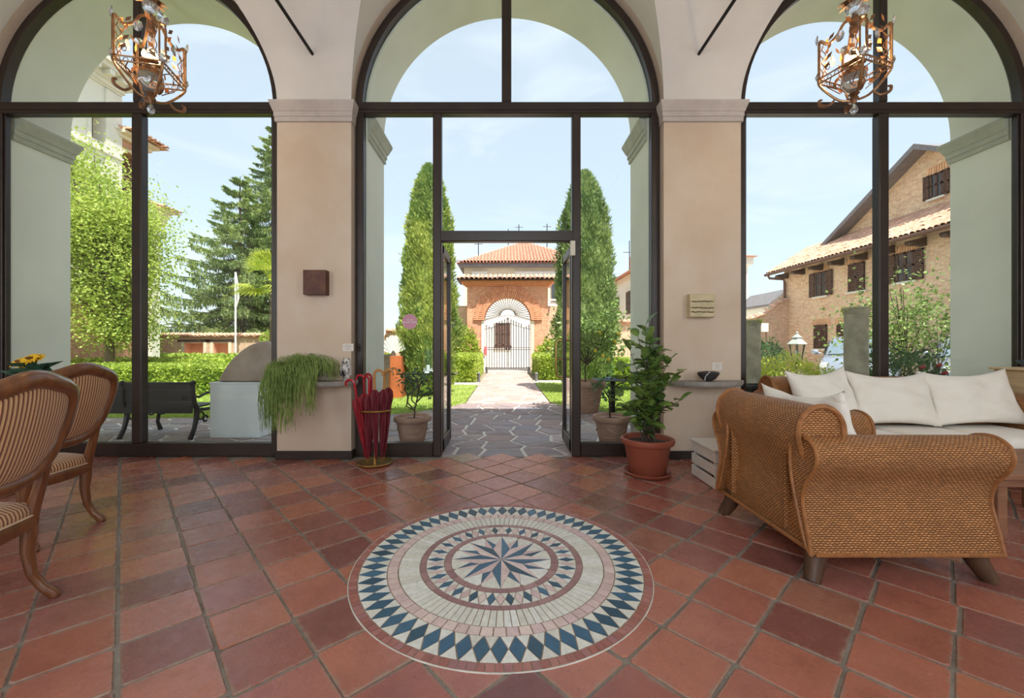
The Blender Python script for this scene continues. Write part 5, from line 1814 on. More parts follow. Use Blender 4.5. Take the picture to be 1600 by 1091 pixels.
# ------------------------------------------------------------------ pedestal with stone sculpture
pd = thing('display_pedestal', 'white box pedestal outside the left window under the stone sculpture', 'pedestal', (-3.53, 5.55, 0))
mb = MB(); mb.rng(-3.85, -3.21, 5.40, 5.70, -.005, .70, .004); mb.build('box', M['white_box'], pd)
mb = MB(); mb.rng(-3.86, -3.20, 5.39, 5.71, .70, .718, .003); mb.build('top_plate', M['white_box'], pd)
ol = [(342, 597), (348, 585), (356, 572), (366, 560), (378, 549), (392, 540), (406, 534.5), (416, 533.5), (422, 537), (426, 546), (427.5, 560), (426.5, 575), (423, 588), (419, 597)]
ol = [(PX(a, b, 5.5).x, PX(a, b, 5.5).z + .004) for a, b in ol]
mb = MB()
cx = sum(p[0] for p in ol) / len(ol); cz = sum(p[1] for p in ol) / len(ol)
rows = []
for (y, k) in ((5.46, .9), (5.48, .985), (5.53, 1.0), (5.58, .985), (5.60, .9)):
    rows += [(cx + (x - cx) * k, y, max(.718, cz + (z - cz) * k)) for x, z in ol]
n = len(ol)
mb.add(rows, [(j * n + i, j * n + (i + 1) % n, (j + 1) * n + (i + 1) % n, (j + 1) * n + i) for j in range(4) for i in range(n)] + [tuple(range(n)), tuple(range(4 * n, 5 * n))])
tag(mb.build('stone_sculpture', M['marble'], None, True, 50), 'brown marble half-leaf sculpture standing on the white pedestal', 'sculpture')

# ------------------------------------------------------------------ rusty plinth with a fan-shaped carving
rp = thing('rusty_plinth', 'orange rusty steel plinth beside the left cypress', 'plinth', (-2.56, 9.6, 0))
mb = MB(); mb.rng(-2.78, -2.36, 9.4, 9.8, 0, .96, .006); mb.build('body', M['rust'], rp)
mb = MB(); mb.rng(-2.80, -2.62, 9.36, 9.5, .2, 1.0, .006); mb.build('plinth_shadow_plate', M['bark_dark'], rp)  # dark plate added for the shadow on the plinth's left part
fs = thing('fan_sculpture', 'white fan-shaped shell carving on top of the rusty plinth', 'sculpture', (-2.58, 9.55, .96))
mb = MB()
N_ = 22
vs = []
for (k, yb) in ((0, 0), (1, .05)):
    for i in range(N_ + 1):
        a = PI * (.08 + .84 * i / N_)
        rr = .40 + .015 * math.cos(i * 2.0)
        for s_ in (.18, .55, 1.0):
            vs.append((-2.58 + rr * s_ * math.cos(a) * .72, 9.52 + yb + (.02 * (i % 2)) * s_, 1.0 + rr * s_ * math.sin(a) * 1.08))
m_ = 3 * (N_ + 1)
fc = []
for k in (0, m_):
    for i in range(N_):
        for j in range(2): fc.append((k + 3 * i + j, k + 3 * (i + 1) + j, k + 3 * (i + 1) + j + 1, k + 3 * i + j + 1))
for i in range(N_): fc += [(3 * i + 2, 3 * i + 5, m_ + 3 * i + 5, m_ + 3 * i + 2), (3 * i, 3 * i + 3, m_ + 3 * i + 3, m_ + 3 * i)]
fc += [(0, 1, m_ + 1, m_), (1, 2, m_ + 2, m_ + 1), (m_ - 3, m_ - 2, 2 * m_ - 2, 2 * m_ - 3), (m_ - 2, m_ - 1, 2 * m_ - 1, 2 * m_ - 2)]
mb.add(vs, fc); mb.build('shell', M['shell'], fs)
mb = MB(); mb.lathe([(.06, .96), (.05, .98), (.035, 1.08), (0, 1.1)], (-2.58, 9.55, 0), 12); mb.build('foot', M['bark_dark'], fs, True)

# ------------------------------------------------------------------ console table with candle lantern, left of the door
ct = thing('console_table', 'glass-topped garden table with wrought iron scroll legs left of the door', 'table', (-1.45, 7.75, 0))
mb = MB(); mb.rng(-1.98, -.92, 7.52, 7.98, .683, .695, .003); mb.build('glass_top', M['clear_glass'], ct)
mb = MB()
for (a, b) in (((-1.98, 7.52), (-.92, 7.52)), ((-1.98, 7.98), (-.92, 7.98)), ((-1.98, 7.52), (-1.98, 7.98)), ((-.92, 7.52), (-.92, 7.98))):
    mb.tube([(a[0], a[1], .675), (b[0], b[1], .675)], .011, 6)
mb.build('frame', M['cast_iron'], ct)
for x in (-1.72, -1.18):
    for y in (7.58, 7.92):
        mb = MB()
        s_ = 1 if x < -1.4 else -1
        mb.tube([(x, y, .675), (x + s_ * .10, y, .6), (x + s_ * .12, y, .48), (x + s_ * .02, y, .38), (x - s_ * .07, y, .28), (x - s_ * .07, y, .15), (x + s_ * .02, y, .06), (x - s_ * .04, y, 0)], .013, 6)
        mb.tube([(x + s_ * (.04 + .05 * math.cos(t) * (1 - t / 12)), y, .52 + .06 * math.sin(t) * (1 - t / 12)) for t in [i * .6 for i in range(15)]], .009, 5)
        mb.build('leg', M['cast_iron'], ct, True)
hl = thing('candle_lantern', 'glass hurricane lantern with white candle on the garden table', 'candle holder', (-1.44, 7.7, .695))
mb = MB()
for k in range(10):
    a = 2 * PI * k / 10
    mb.add([(-1.44 + .03 * math.cos(a - .3), 7.7 + .03 * math.sin(a - .3), .70), (-1.44 + .09 * math.cos(a), 7.7 + .09 * math.sin(a), .72), (-1.44 + .075 * math.cos(a + .1), 7.7 + .075 * math.sin(a + .1), .79), (-1.44 + .03 * math.cos(a + .3), 7.7 + .03 * math.sin(a + .3), .71)], [(0, 1, 2, 3)])
mb.lathe([(.085, .696), (.09, .70), (.03, .71), (.0, .712)], (-1.44, 7.7, 0), 18)
mb.build('flower_dish', M['wax'], hl)
mb = MB(); mb.lathe([(.035, .70), (.035, .83), (.03, .835), (.0, .835)], (-1.44, 7.7, 0), 14); mb.build('candle', M['wax'], hl, True)
mb = MB(); mb.lathe([(.06, .705), (.085, .76), (.085, .9), (.075, 1.0), (.09, 1.12), (.0905, 1.12), (.0755, 1.0), (.0855, .9), (.0855, .76), (.0605, .705)], (-1.44, 7.7, 0), 22, False); mb.build('glass_chimney', M['clear_glass'], hl, True)

# side table right of the door with a blue grey cloth
st = thing('garden_table', 'dark grey pedestal garden table right of the door', 'table', (1.98, 7.0, 0))
M['grey_top'] = mat_plain('grey_table_top', (104, 112, 118), .4, var=.08)
mb = MB(); mb.rng(1.5, 2.5, 6.8, 7.25, .61, .64, .008); mb.build('table_top', M['grey_top'], st)
for x in (1.81, 2.3):
    mb = MB(); mb.rng(x - .035, x + .035, 6.97, 7.05, .0, .61, .006); mb.build('leg', M['iron'], st)
mb = MB()
mb.sphere((1.82, 6.95, .655), .16, 14, 8, (1.0, .7, .16))
M['cloth_blue'] = mat_plain('grey_blue_cloth', (132, 150, 164), .8, var=.08)
tag(mb.build('folded_cloth', M['cloth_blue'], None, True), 'crumpled grey blue cloth on the garden table right of the door', 'cloth')

# ------------------------------------------------------------------ terracotta pots
def terracotta_pot(name, label, c, r, h, leaves_n=0):
    t = thing(name, label, 'plant pot', (c[0], c[1], c[2]))
    mb = MB(); mb.lathe([(r * .62, 0), (r * .64, .01), (r * .84, h * .76), (r * .86, h * .78), (r * .93, h * .80), (r, h * .86), (r, h * .95), (r * .95, h), (r * .84, h), (r * .8, h * .9), (0, h * .88)], c, 36)
    mb.build('pot', M['terracotta'], t, True, 50)
    mb = MB()
    for (a0, z) in ((0, .5), (2.1, .5), (4.2, .5)):
        pts = [(c[0] + r * .775 * math.cos(a0 + k * .11), c[1] + r * .775 * math.sin(a0 + k * .11), c[2] + h * (.58 - .14 * math.sin(PI * k / 12))) for k in range(13)]
        mb.tube(pts, .012, 6)
    mb.tube([(c[0] + r * .70 * math.cos(a), c[1] + r * .70 * math.sin(a), c[2] + h * .27) for a in [2 * PI * k / 36 for k in range(36)]], .007, 5, closed=True)
    mb.build('garland_relief', M['terracotta'], t, True)
    mb = MB(); mb.lathe([(r * .80, h * .875), (r * .4, h * .895), (0, h * .90)], c, 20); mb.build('soil', M['earth'], t)
    return t
def pot_plant(t, c, z0, paths, n, mat, size, seed, spread):
    rg = np.random.default_rng(seed)
    ends = []
    mb = MB()
    for p in paths:
        mb.tube(p, [.012] + [.009] * (len(p) - 2) + [.004], 6)
        ends.append(p[-1]); ends.append(tuple((Vector(p[-2]) + Vector(p[-1])) / 2))
    mb.build('stem', M['bark_dark'], t, True)
    E = np.array([tuple(e) for e in ends])
    P = E[rg.integers(0, len(E), n)] + rg.normal(size=(n, 3)) * spread
    D = rg.normal(size=(n, 3)) + np.array([0, 0, -.2]); N = rg.normal(size=(n, 3)) * .6 + np.array([0, 0, 1])
    V, Fq = leaves(P, D, N, rg.uniform(size[0], size[1], n) * 1.5, rg.uniform(size[0], size[1], n))
    np_mesh('foliage', V, Fq, mat, t)
c = (-1.15, 5.12, -.003)
t = terracotta_pot('terracotta_pot', 'terracotta pot with twisted little tree just outside left of the door', c, .228, .335)
pot_plant(t, c, .3, [[(c[0] + .02, c[1], .28), (c[0] + .03, c[1], .42), (c[0] + .06, c[1], .55), (c[0] + .08, c[1] - .02, .72), (c[0] + .02, c[1], .83)],
                     [(c[0] + .03, c[1], .4), (c[0] - .07, c[1] - .02, .45), (c[0] - .05, c[1], .58), (c[0] - .10, c[1], .66), (c[0] - .06, c[1], .78)],
                     [(c[0] + .05, c[1], .5), (c[0] + .15, c[1], .6), (c[0] + .24, c[1], .66)], [(c[0] + .06, c[1], .55), (c[0] + .1, c[1], .75), (c[0] + .2, c[1] + .03, .8)]], 150, M['dark_leaf'], (.03, .055), 51, .06)
c = (1.31, 5.12, -.003)
t = terracotta_pot('terracotta_pot', 'terracotta pot with thin stemmed plant just outside right of the door', c, .235, .34)
pot_plant(t, c, .3, [[(c[0] - .02, c[1], .28), (c[0] - .03, c[1], .5), (c[0] - .03, c[1], .66)], [(c[0] - .03, c[1], .55), (c[0] - .1, c[1], .66), (c[0] - .2, c[1], .7)],
                     [(c[0] - .03, c[1], .6), (c[0] + .08, c[1], .72), (c[0] + .18, c[1], .76)]], 90, M['dark_leaf'], (.03, .055), 52, .07)
c = (1.45, 7.55, -.003)
t = terracotta_pot('large_terracotta_pot', 'large terracotta pot with a lemon tree on the terrace right of the door', c, .37, .56)
pot_plant(t, c, .5, [[(c[0], c[1], .5), (c[0], c[1], .8), (c[0] + .05, c[1], 1.1), (c[0] + .1, c[1], 1.4)]] +
          [[(c[0] + .03, c[1], .85), (c[0] + .3 * math.cos(a), c[1] + .2 * math.sin(a), 1.1 + .1 * (k % 3)), (c[0] + .05 + .48 * math.cos(a), c[1] + .3 * math.sin(a), 1.2 + .17 * (k % 4))] for k, a in enumerate([i * .8 for i in range(8)])],
          1900, M['lemon_leaf'], (.04, .07), 53, .13)
for k, (px, py) in enumerate(((961, 534), (942, 556), (951, 562), (930, 548), (966, 522), (938, 520))):
    p = PX(px, py, 7.25)
    mb = MB(); mb.lathe([(0, -.035), (.012, -.03), (.03, -.012), (.032, .005), (.022, .024), (.008, .034), (0, .036)], p, 12); mb.build('lemon', M['lemon'], t, True)

# ------------------------------------------------------------------ stone columns, lamp post, planter, cars outside the right window
for (name, lab, x, y, r, h, flare) in (('stone_column', 'thin weathered stone column at the left of the right window', 4.18, 7.0, .112, 1.62, 1.05), ('stone_column', 'thick weathered stone column with wider top in front of the silver car', 5.24, 6.2, .15, 1.76, 1.12)):
    t = thing(name, lab, 'column', (x, y, 0))
    mb = MB(); mb.lathe([(r * 1.08, -.03), (r * 1.04, .3), (r, .8), (r * .97, h - .12), (r * .99, h - .1)], (x, y, 0), 22); mb.build('shaft', M['col_stone'], t, True, 50)
    mb = MB(); mb.lathe([(r * .99, h - .1), (r * 1.05, h - .06), (r * flare, h - .04), (r * flare, h), (r * .9, h + .015), (0, h + .02)], (x, y, 0), 22); mb.build('cap', M['col_stone'], t, True, 50)
    rg = np.random.default_rng(int(x * 10))
    n = 160
    a = rg.random(n) * 2 * PI
    P = np.stack([x + r * 1.02 * np.cos(a), y + r * 1.02 * np.sin(a), h + rg.uniform(-.05, .02, n)], 1)
    V, Fq = leaves(P, np.stack([np.cos(a), np.sin(a), rg.uniform(-.5, .8, n)], 1), rg.normal(size=(n, 3)) + np.array([0, 0, 1]), rg.uniform(.02, .045, n), rg.uniform(.012, .025, n))
    np_mesh('moss', V, Fq, M['golden'], t)
lx, ly = 5.62, 8.0
lp = thing('garden_lamp', 'small green lamp post with white lantern roof among the yellow shrubs', 'lamp post', (lx, ly, 0))
mb = MB(); mb.lathe([(.06, -.02), (.06, .05), (.03, .1), (.025, .55), (.04, .57), (.025, .6), (.03, .84), (.05, .87), (.07, .90), (.0, .92)], (lx, ly, 0), 14); mb.build('post', M['lamp_green'], lp, True)
zb, zt, rb, rt = .92, 1.22, .085, .135
for k in range(6):
    a0, a1 = 2 * PI * k / 6, 2 * PI * (k + 1) / 6
    f = lambda r_, a_, z_: (lx + r_ * math.cos(a_), ly + r_ * math.sin(a_), z_)
    mb = MB(); mb.add([f(rb, a0, zb), f(rb, a1, zb), f(rt, a1, zt), f(rt, a0, zt)], [(0, 1, 2, 3)]); mb.build('pane', M['clear_glass'], lp)
    mb = MB(); mb.tube([f(rb, a0, zb), f(rt, a0, zt)], .009, 5); mb.build('glazing_bar', M['lamp_green'], lp)
mb = MB(); mb.lathe([(.175, 1.215), (.18, 1.23), (.10, 1.31), (.085, 1.32), (.085, 1.35), (.095, 1.355), (.03, 1.41), (.02, 1.43), (.025, 1.45), (0, 1.48)], (lx, ly, 0), 6); mb.build('roof', M['lamp_white'], lp)
mb = MB(); mb.lathe([(.02, .92), (.03, 1.02), (.035, 1.07), (.0, 1.12)], (lx, ly, 0), 10); mb.build('bulb', M['wax'], lp, True)
pp = thing('black_planter', 'black planter outside the glass beside the right pier', 'planter', (2.93, 4.85, 0))
mb = MB(); mb.lathe([(.13, -.004), (.19, .70), (.21, .71), (.21, .745), (.18, .745), (.175, .70), (0, .69)], (2.93, 4.85, 0), 4); mb.xf(Matrix.Translation((2.93, 4.85, 0)) @ Matrix.Rotation(PI / 4, 4, 'Z') @ Matrix.Translation((-2.93, -4.85, 0))); mb.build('tub', M['black_pot'], pp)
mb = MB(); mb.lathe([(.165, .692), (0, .70)], (2.93, 4.85, 0), 12, False); mb.build('soil', M['earth'], pp)

M['car_paint'] = mat_plain('silver_car_paint', (158, 165, 178), .25, .35, var=.02, coat=.6)
M['tyre'] = mat_plain('black_rubber', (34, 34, 36), .8, var=.1)
M['wind'] = mat_plain('tinted_windscreen', (112, 128, 140), .08, .0, var=.05, spec=.8)
M['head_lamp'] = mat_plain('clear_head_lamp', (226, 230, 234), .1, .3, var=.05)
def make_car(label, loc):
    t = thing('car', label, 'car', (0, 0, 0))
    # stations along y (front at -y): half width, bottom, shoulder height, top height, top half width
    st_ = [(-2.0, .62, .32, .52, .56, .50), (-1.92, .76, .26, .60, .70, .62), (-1.6, .84, .22, .68, .82, .68), (-1.15, .86, .22, .74, .92, .70), (-1.0, .87, .22, .76, .95, .70),
           (-.3, .88, .22, .84, .97, .72), (.9, .88, .22, .88, .98, .72), (1.6, .86, .24, .88, 1.0, .70), (1.95, .80, .3, .86, .98, .64), (2.02, .70, .36, .8, .9, .58)]
    vs, fs = [], []
    for (y, w, zb_, zs, zt_, wt) in st_:
        vs += [(-w * .9, y, zb_), (-w, y, (zb_ + zs) / 2), (-w, y, zs), (-wt, y, zt_), (0, y, zt_ + .02), (wt, y, zt_), (w, y, zs), (w, y, (zb_ + zs) / 2), (w * .9, y, zb_)]
    for j in range(len(st_) - 1):
        for i in range(8): fs.append((j * 9 + i, j * 9 + i + 1, (j + 1) * 9 + i + 1, (j + 1) * 9 + i))
        fs.append((j * 9 + 8, j * 9, (j + 1) * 9, (j + 1) * 9 + 8))
    fs += [tuple(range(9)), tuple(range((len(st_) - 1) * 9, len(st_) * 9))]
    mb = MB(); mb.add(vs, fs); mb.build('body', M['car_paint'], t, True, 50)
    # cabin: pillars and roof as one shell, panes set on it
    cab = [(-1.05, .70, .93, .93), (-.25, .62, .93, 1.42), (.2, .60, .93, 1.50), (1.1, .60, .93, 1.48), (1.75, .62, .93, 1.36), (1.98, .66, .93, .96)]
    vs, fs = [], []
    for (y, w, z0, z1) in cab: vs += [(-.80, y, z0), (-w, y, z1 - .05), (-w * .8, y, z1), (0, y, z1 + .02), (w * .8, y, z1), (w, y, z1 - .05), (.80, y, z0)]
    for j in range(5):
        for i in range(6): fs.append((j * 7 + i, j * 7 + i + 1, (j + 1) * 7 + i + 1, (j + 1) * 7 + i))
    mb = MB(); mb.add(vs, fs); mb.build('cabin', M['car_paint'], t, True, 50)
    mb = MB(); mb.add([(-.66, -1.02, .965), (.66, -1.02, .965), (.53, -.32, 1.395), (0, -.32, 1.43), (-.53, -.32, 1.395), (0, -1.06, .985)], [(0, 5, 3, 4), (5, 1, 2, 3)]); mb.build('windscreen', M['wind'], t, True)
    mb = MB(); mb.rng(-.66, .66, -1.06, -1.02, .945, .965); mb.build('wiper_cowl', M['tyre'], t)
    for s in (-1, 1):
        mb = MB(); mb.add([(s * .80, -.75, .97), (s * .645, -.15, 1.38), (s * .615, 1.1, 1.44), (s * .80, 1.5, .97)], [(0, 1, 2, 3)]); mb.build('side_window', M['wind'], t)
        mb = MB(); mb.sphere((s * .70, -1.90, .66), .12, 12, 8, (1.0, .55, .75)); mb.build('head_lamp', M['head_lamp'], t, True)
        mb = MB(); mb.sphere((s * .98, -.78, 1.02), .1, 10, 7, (1.0, .6, .75)); mb.tube([(s * .84, -.74, .97), (s * .96, -.77, 1.0)], .03, 6); mb.build('mirror', M['car_paint'], t, True)
        for y in (-1.3, 1.3):
            mb = MB(); mb.lathe([(.17, -.1), (.30, -.1), (.32, -.07), (.32, .07), (.30, .1), (.17, .1)], (0, 0, 0), 24)
            mb.xf(Matrix.Translation((s * .80, y, .32)) @ Matrix.Rotation(PI / 2, 4, 'Y')); w_o = mb.build('wheel', M['tyre'], t, True)
            mb = MB(); mb.lathe([(.0, -.06), (.18, -.08), (.18, .08), (0, .06)], (0, 0, 0), 16)
            mb.xf(Matrix.Translation((s * .80, y, .32)) @ Matrix.Rotation(PI / 2, 4, 'Y')); mb.build('hub_cap', M['bollard'], w_o, True)
    mb = MB(); mb.rng(-.4, .4, -2.02, -1.97, .4, .5, .01); mb.build('grille', M['tyre'], t)
    t.location = loc
    t.rotation_euler = (0, 0, math.radians(-40))
    return t
c1 = make_car('silver car parked behind the thick stone column', (10.75, 12.7, -.02))
c2 = copy_tree(c1); c2.location = (12.1, 10.7, -.02); c2['label'] = 'second silver car half hidden by the right window reveal'
for c_ in (c1, c2): c_['group'] = 'parked cars'

# ================================================================== furniture and things in the room
def make_stripe_mat(name, axis, period, ca, cb):
    t = NT(name)
    tc = t.n('ShaderNodeTexCoord')
    sp = t.n('ShaderNodeSeparateXYZ'); t.l(tc.outputs['Object'], sp.inputs[0])
    f = t.math('FRACT', t.math('DIVIDE', t.math('ADD', sp.outputs[axis], 10.0), period))
    cc = t.ramp(f, [(.0, lin(cb)), (.36, lin(cb)), (.44, lin(ca)), (.92, lin(ca)), (1.0, lin(cb))])
    n = t.noise(tc.outputs['Object'], 180, 2)
    cc = t.mix(.35, cc, t.ramp(n, [(.3, (.7, .7, .7, 1)), (.7, (1.2, 1.2, 1.2, 1))]), 'MULTIPLY')
    t.col(cc); t.set(Roughness=.7)
    t.b.inputs['Sheen Weight'].default_value = .25
    h = t.math('SINE', t.math('MULTIPLY', f, 2 * PI))
    t.bump(h, .25, .003)
    return t.m
M['stripe'] = make_stripe_mat('striped_upholstery', 0, .0185, (214, 170, 122), (118, 64, 40))
M['chair_wood'] = mat_plain('polished_walnut', (132, 82, 46), .28, var=.18, scale=4, stretch=(6, 6, 1), c2=(100, 58, 32), coat=.4)

def side_chair():
    """upholstered chair facing +y, origin on the floor under the seat"""
    t = thing('side_chair', 'chair', 'chair')
    def back_y(x, z): return -.215 - (z - .42) * .24 + .35 * x * x
    half = [(0, .60), (.075, .605), (.14, .628), (.195, .675), (.232, .74), (.254, .82), (.263, .89), (.26, .945), (.235, 1.0), (.185, 1.032), (.12, 1.052), (.055, 1.072), (0, 1.08)]
    out = half + [(-x, z) for x, z in reversed(half[1:-1])]
    # smooth closed outline
    pts = []
    n = len(out)
    for i in range(n):
        p0, p1, p2, p3 = [Vector(out[(i + k) % n]) for k in (-1, 0, 1, 2)]
        for s in (0, .34, .67):
            q = .5 * ((2 * p1) + (p2 - p0) * s + (2 * p0 - 5 * p1 + 4 * p2 - p3) * s * s + (-p0 + 3 * p1 - 3 * p2 + p3) * s ** 3)
            pts.append((q.x, q.y))
    ring3 = [(x, back_y(x, z), z) for x, z in pts]
    mb = MB(); mb.tube(ring3, [.033 + .010 * max(0, (p[2] - .95)) / .13 for p in ring3], 10, closed=True, flat=.85, up=(0, 1, 0))
    mb.build('back_frame', M['chair_wood'], t, True, 60)
    # padded panel, domed on both sides
    cx_, cz_ = 0, .835
    rows, K = [], 7
    for side in (1, -1):
        for k in range(K + 1):
            s = 1 - k / K
            for (x, z) in pts:
                xx, zz = cx_ + (x * .93) * s, cz_ + (z - cz_) * .93 * s
                rows.append((xx, back_y(xx, zz) + side * (.006 + .032 * (1 - s * s) ** .5), zz))
    m = len(pts)
    mb = MB()
    fs = []
    for b in (0, (K + 1) * m):
        for k in range(K):
            for i in range(m): fs.append((b + k * m + i, b + k * m + (i + 1) % m, b + (k + 1) * m + (i + 1) % m, b + (k + 1) * m + i))
    mb.add(rows, fs); mb.build('back_pad', M['stripe'], t, True, 0)
    mb = MB()
    for side in (1, -1):
        mb.tube([(x * .93, back_y(x * .93, cz_ + (z - cz_) * .93) + side * .012, cz_ + (z - cz_) * .93) for x, z in pts], .005, 5, closed=True)
    mb.build('back_piping', M['stripe'], t, True)
    for s in (-1, 1):
        mb = MB(); mb.tube([(s * .19, -.205, .36), (s * .19, -.222, .45), (s * .192, -.25, .57), (s * .208, back_y(.2, .70), .71)], [.032, .03, .026, .024], 8, flat=.8, up=(0, 1, 0))
        mb.build('back_post', M['chair_wood'], t, True)
    # seat
    sh = [(-.20, -.23), (-.10, -.235), (0, -.235), (.10, -.235), (.20, -.23), (.232, -.12), (.252, 0), (.265, .12), (.262, .20), (.235, .245), (.16, .268), (.08, .278), (0, .28), (-.08, .278), (-.16, .268), (-.235, .245), (-.262, .20), (-.265, .12), (-.252, 0), (-.232, -.12)]
    n = len(sh)
    def ringz(k, z): return [(x * k, y * k, z) for x, y in sh]
    mb = MB()
    vs = ringz(1.0, .345) + ringz(1.02, .375) + ringz(1.02, .395) + ringz(.985, .415) + ringz(.9, .415) + ringz(.9, .345)
    for i, v in enumerate(vs):           # the rail dips between the legs
        if i < n or i >= 5 * n:
            x, y, z = v
            vs[i] = (x, y, z + .018 * (1 - abs(math.cos(2 * math.atan2(y, x)))))
    mb.add(vs, [(j * n + i, j * n + (i + 1) % n, ((j + 1) % 6) * n + (i + 1) % n, ((j + 1) % 6) * n + i) for j in range(6) for i in range(n)])
    mb.build('seat_rail', M['chair_wood'], t, True, 50)
    mb = MB()
    vs = ringz(.97, .41) + ringz(1.0, .425) + ringz(1.0, .445) + ringz(.96, .468) + ringz(.8, .488) + ringz(.5, .498) + ringz(.2, .502) + [(0, 0, .503)]
    fs = [(j * n + i, j * n + (i + 1) % n, (j + 1) * n + (i + 1) % n, (j + 1) * n + i) for j in range(6) for i in range(n)] + [(6 * n + i, 6 * n + (i + 1) % n, 7 * n) for i in range(n)]
    mb.add(vs, fs); mb.build('seat_cushion', M['stripe'], t, True, 0)
    mb = MB(); mb.tube([(x * 1.0, y * 1.0, .418) for x, y in sh], .006, 5, closed=True)
    M.setdefault('braid', mat_plain('cream_braid', (206, 180, 148), .8, var=.1))
    mb.build('seat_braid', M['braid'], t, True)
    for s in (-1, 1):
        mb = MB(); mb.tube([(s * .228, .195, .40), (s * .245, .21, .34), (s * .25, .215, .26), (s * .235, .195, .14), (s * .236, .195, .06), (s * .248, .21, .02), (s * .254, .218, .0)], [.036, .036, .029, .021, .018, .022, .018], 9)
        mb.build('leg', M['chair_wood'], t, True)
        mb = MB(); mb.tube([(s * .19, -.205, .40), (s * .19, -.205, .33), (s * .188, -.20, .24), (s * .19, -.215, .13), (s * .20, -.25, .06), (s * .21, -.285, .02), (s * .212, -.295, .0)], [.03, .031, .026, .021, .021, .025, .02], 9)
        mb.build('leg', M['chair_wood'], t, True)
    return t
ch1 = side_chair()
ch2 = copy_tree(ch1)
def face(o, x, y, fx, fy, lab):
    o.location = (x, y, 0); o.rotation_euler = (0, 0, math.atan2(fy, fx) - PI / 2)
    o['label'] = lab; o['group'] = 'striped side chairs'; o.scale = (1, 1, .975)
face(ch1, -2.40, 1.72, -.98, -.2, 'striped walnut chair nearest the viewer, cut by the left edge')
face(ch2, -3.04, 2.61, -.999, -.05, 'striped walnut chair standing farther back beside the window')

# a round table they stand at, outside the view, with the yellow flowers on it
M['petal'] = mat_plain('yellow_petals', (246, 196, 40), .55, var=.1)
M['flower_eye'] = mat_plain('brown_flower_centre', (120, 78, 30), .9, var=.1)
M['flower_leaf'] = mat_leaf('blue_green_leaves', (84, 116, 92), (54, 86, 70), .45, 4, .25, 20)
fx, fy = PX(48, 570, 3.35).x, 3.35
tb = thing('round_table', 'round walnut pedestal table behind the striped chairs', 'table', (fx - .3, fy, 0))
mb = MB(); mb.lathe([(.0, .70), (.42, .70), (.44, .715), (.44, .73), (.42, .735), (0, .735)], (fx - .3, fy, 0), 36); mb.build('table_top', M['chair_wood'], tb, True, 40)
mb = MB(); mb.lathe([(.2, 0), (.2, .03), (.06, .06), (.045, .3), (.06, .5), (.05, .7)], (fx - .3, fy, 0), 20); mb.build('pedestal', M['chair_wood'], tb, True, 40)
fv = thing('flower_pot', 'yellow flowers with blue green leaves behind the striped chairs', 'flowers', (fx, fy, .735))
mb = MB(); mb.lathe([(.07, .736), (.09, .86), (.095, .87), (.085, .87), (.08, .85), (0, .85)], (fx, fy, 0), 20); mb.build('pot', M['terracotta'], fv, True, 50)
for k, (px, py, r) in enumerate(((46, 561, .072), (58, 560, .06), (29, 566, .066), (40, 571, .06))):
    p = PX(px, py, 3.3 + .04 * k)
    mb = MB()
    for j in range(16):
        a = 2 * PI * j / 16
        rr = r * (1.0 if j % 2 else .85)
        d = Vector((math.cos(a), math.sin(a) * .75, .66 * math.sin(a)))
        s_ = Vector((-math.sin(a), math.cos(a) * .75, .66 * math.cos(a))) * r * .22
        mb.add([p, p + d * rr * .6 + s_ + Vector((0, 0, .008)), p + d * rr + Vector((0, 0, -.004)), p + d * rr * .6 - s_ + Vector((0, 0, .008))], [(0, 1, 2, 3)])
    o = mb.build('bloom', M['petal'], fv)
    mb = MB(); mb.sphere(p + Vector((0, 0, .008)), r * .36, 9, 6, (1, 1, .5)); mb.build('centre', M['flower_eye'], o, True)
    mb = MB(); mb.tube([p, (fx, fy, .85)], .006, 5); mb.build('stem', M['flower_leaf'], fv)
rg = np.random.default_rng(61)
lm = []
for k in range(3):
    V, Fq = leaves(np.zeros((1, 3)), np.array([[1.0, 0, 0]]), np.array([[0, 0, 1.0]]), .12, .07)
    me = bpy.data.meshes.new('leaf'); me.from_pydata([tuple(v) for v in V] + [(.06, 0, -.012)], [], [(0, 1, 4), (1, 2, 4), (2, 3, 4), (3, 0, 4)]); me.materials.append(M['flower_leaf']); lm.append(me)
for k in range(26):
    a = rg.random() * 2 * PI
    piece('leaf', lm[k % 3], fv, Vector((rg.uniform(-.03, .03), rg.uniform(-.03, .03), rg.uniform(.18, .31))), rot=(rg.uniform(-.5, .5), rg.uniform(-.5, .7), a), scale=(1.5, 1.5, 1))

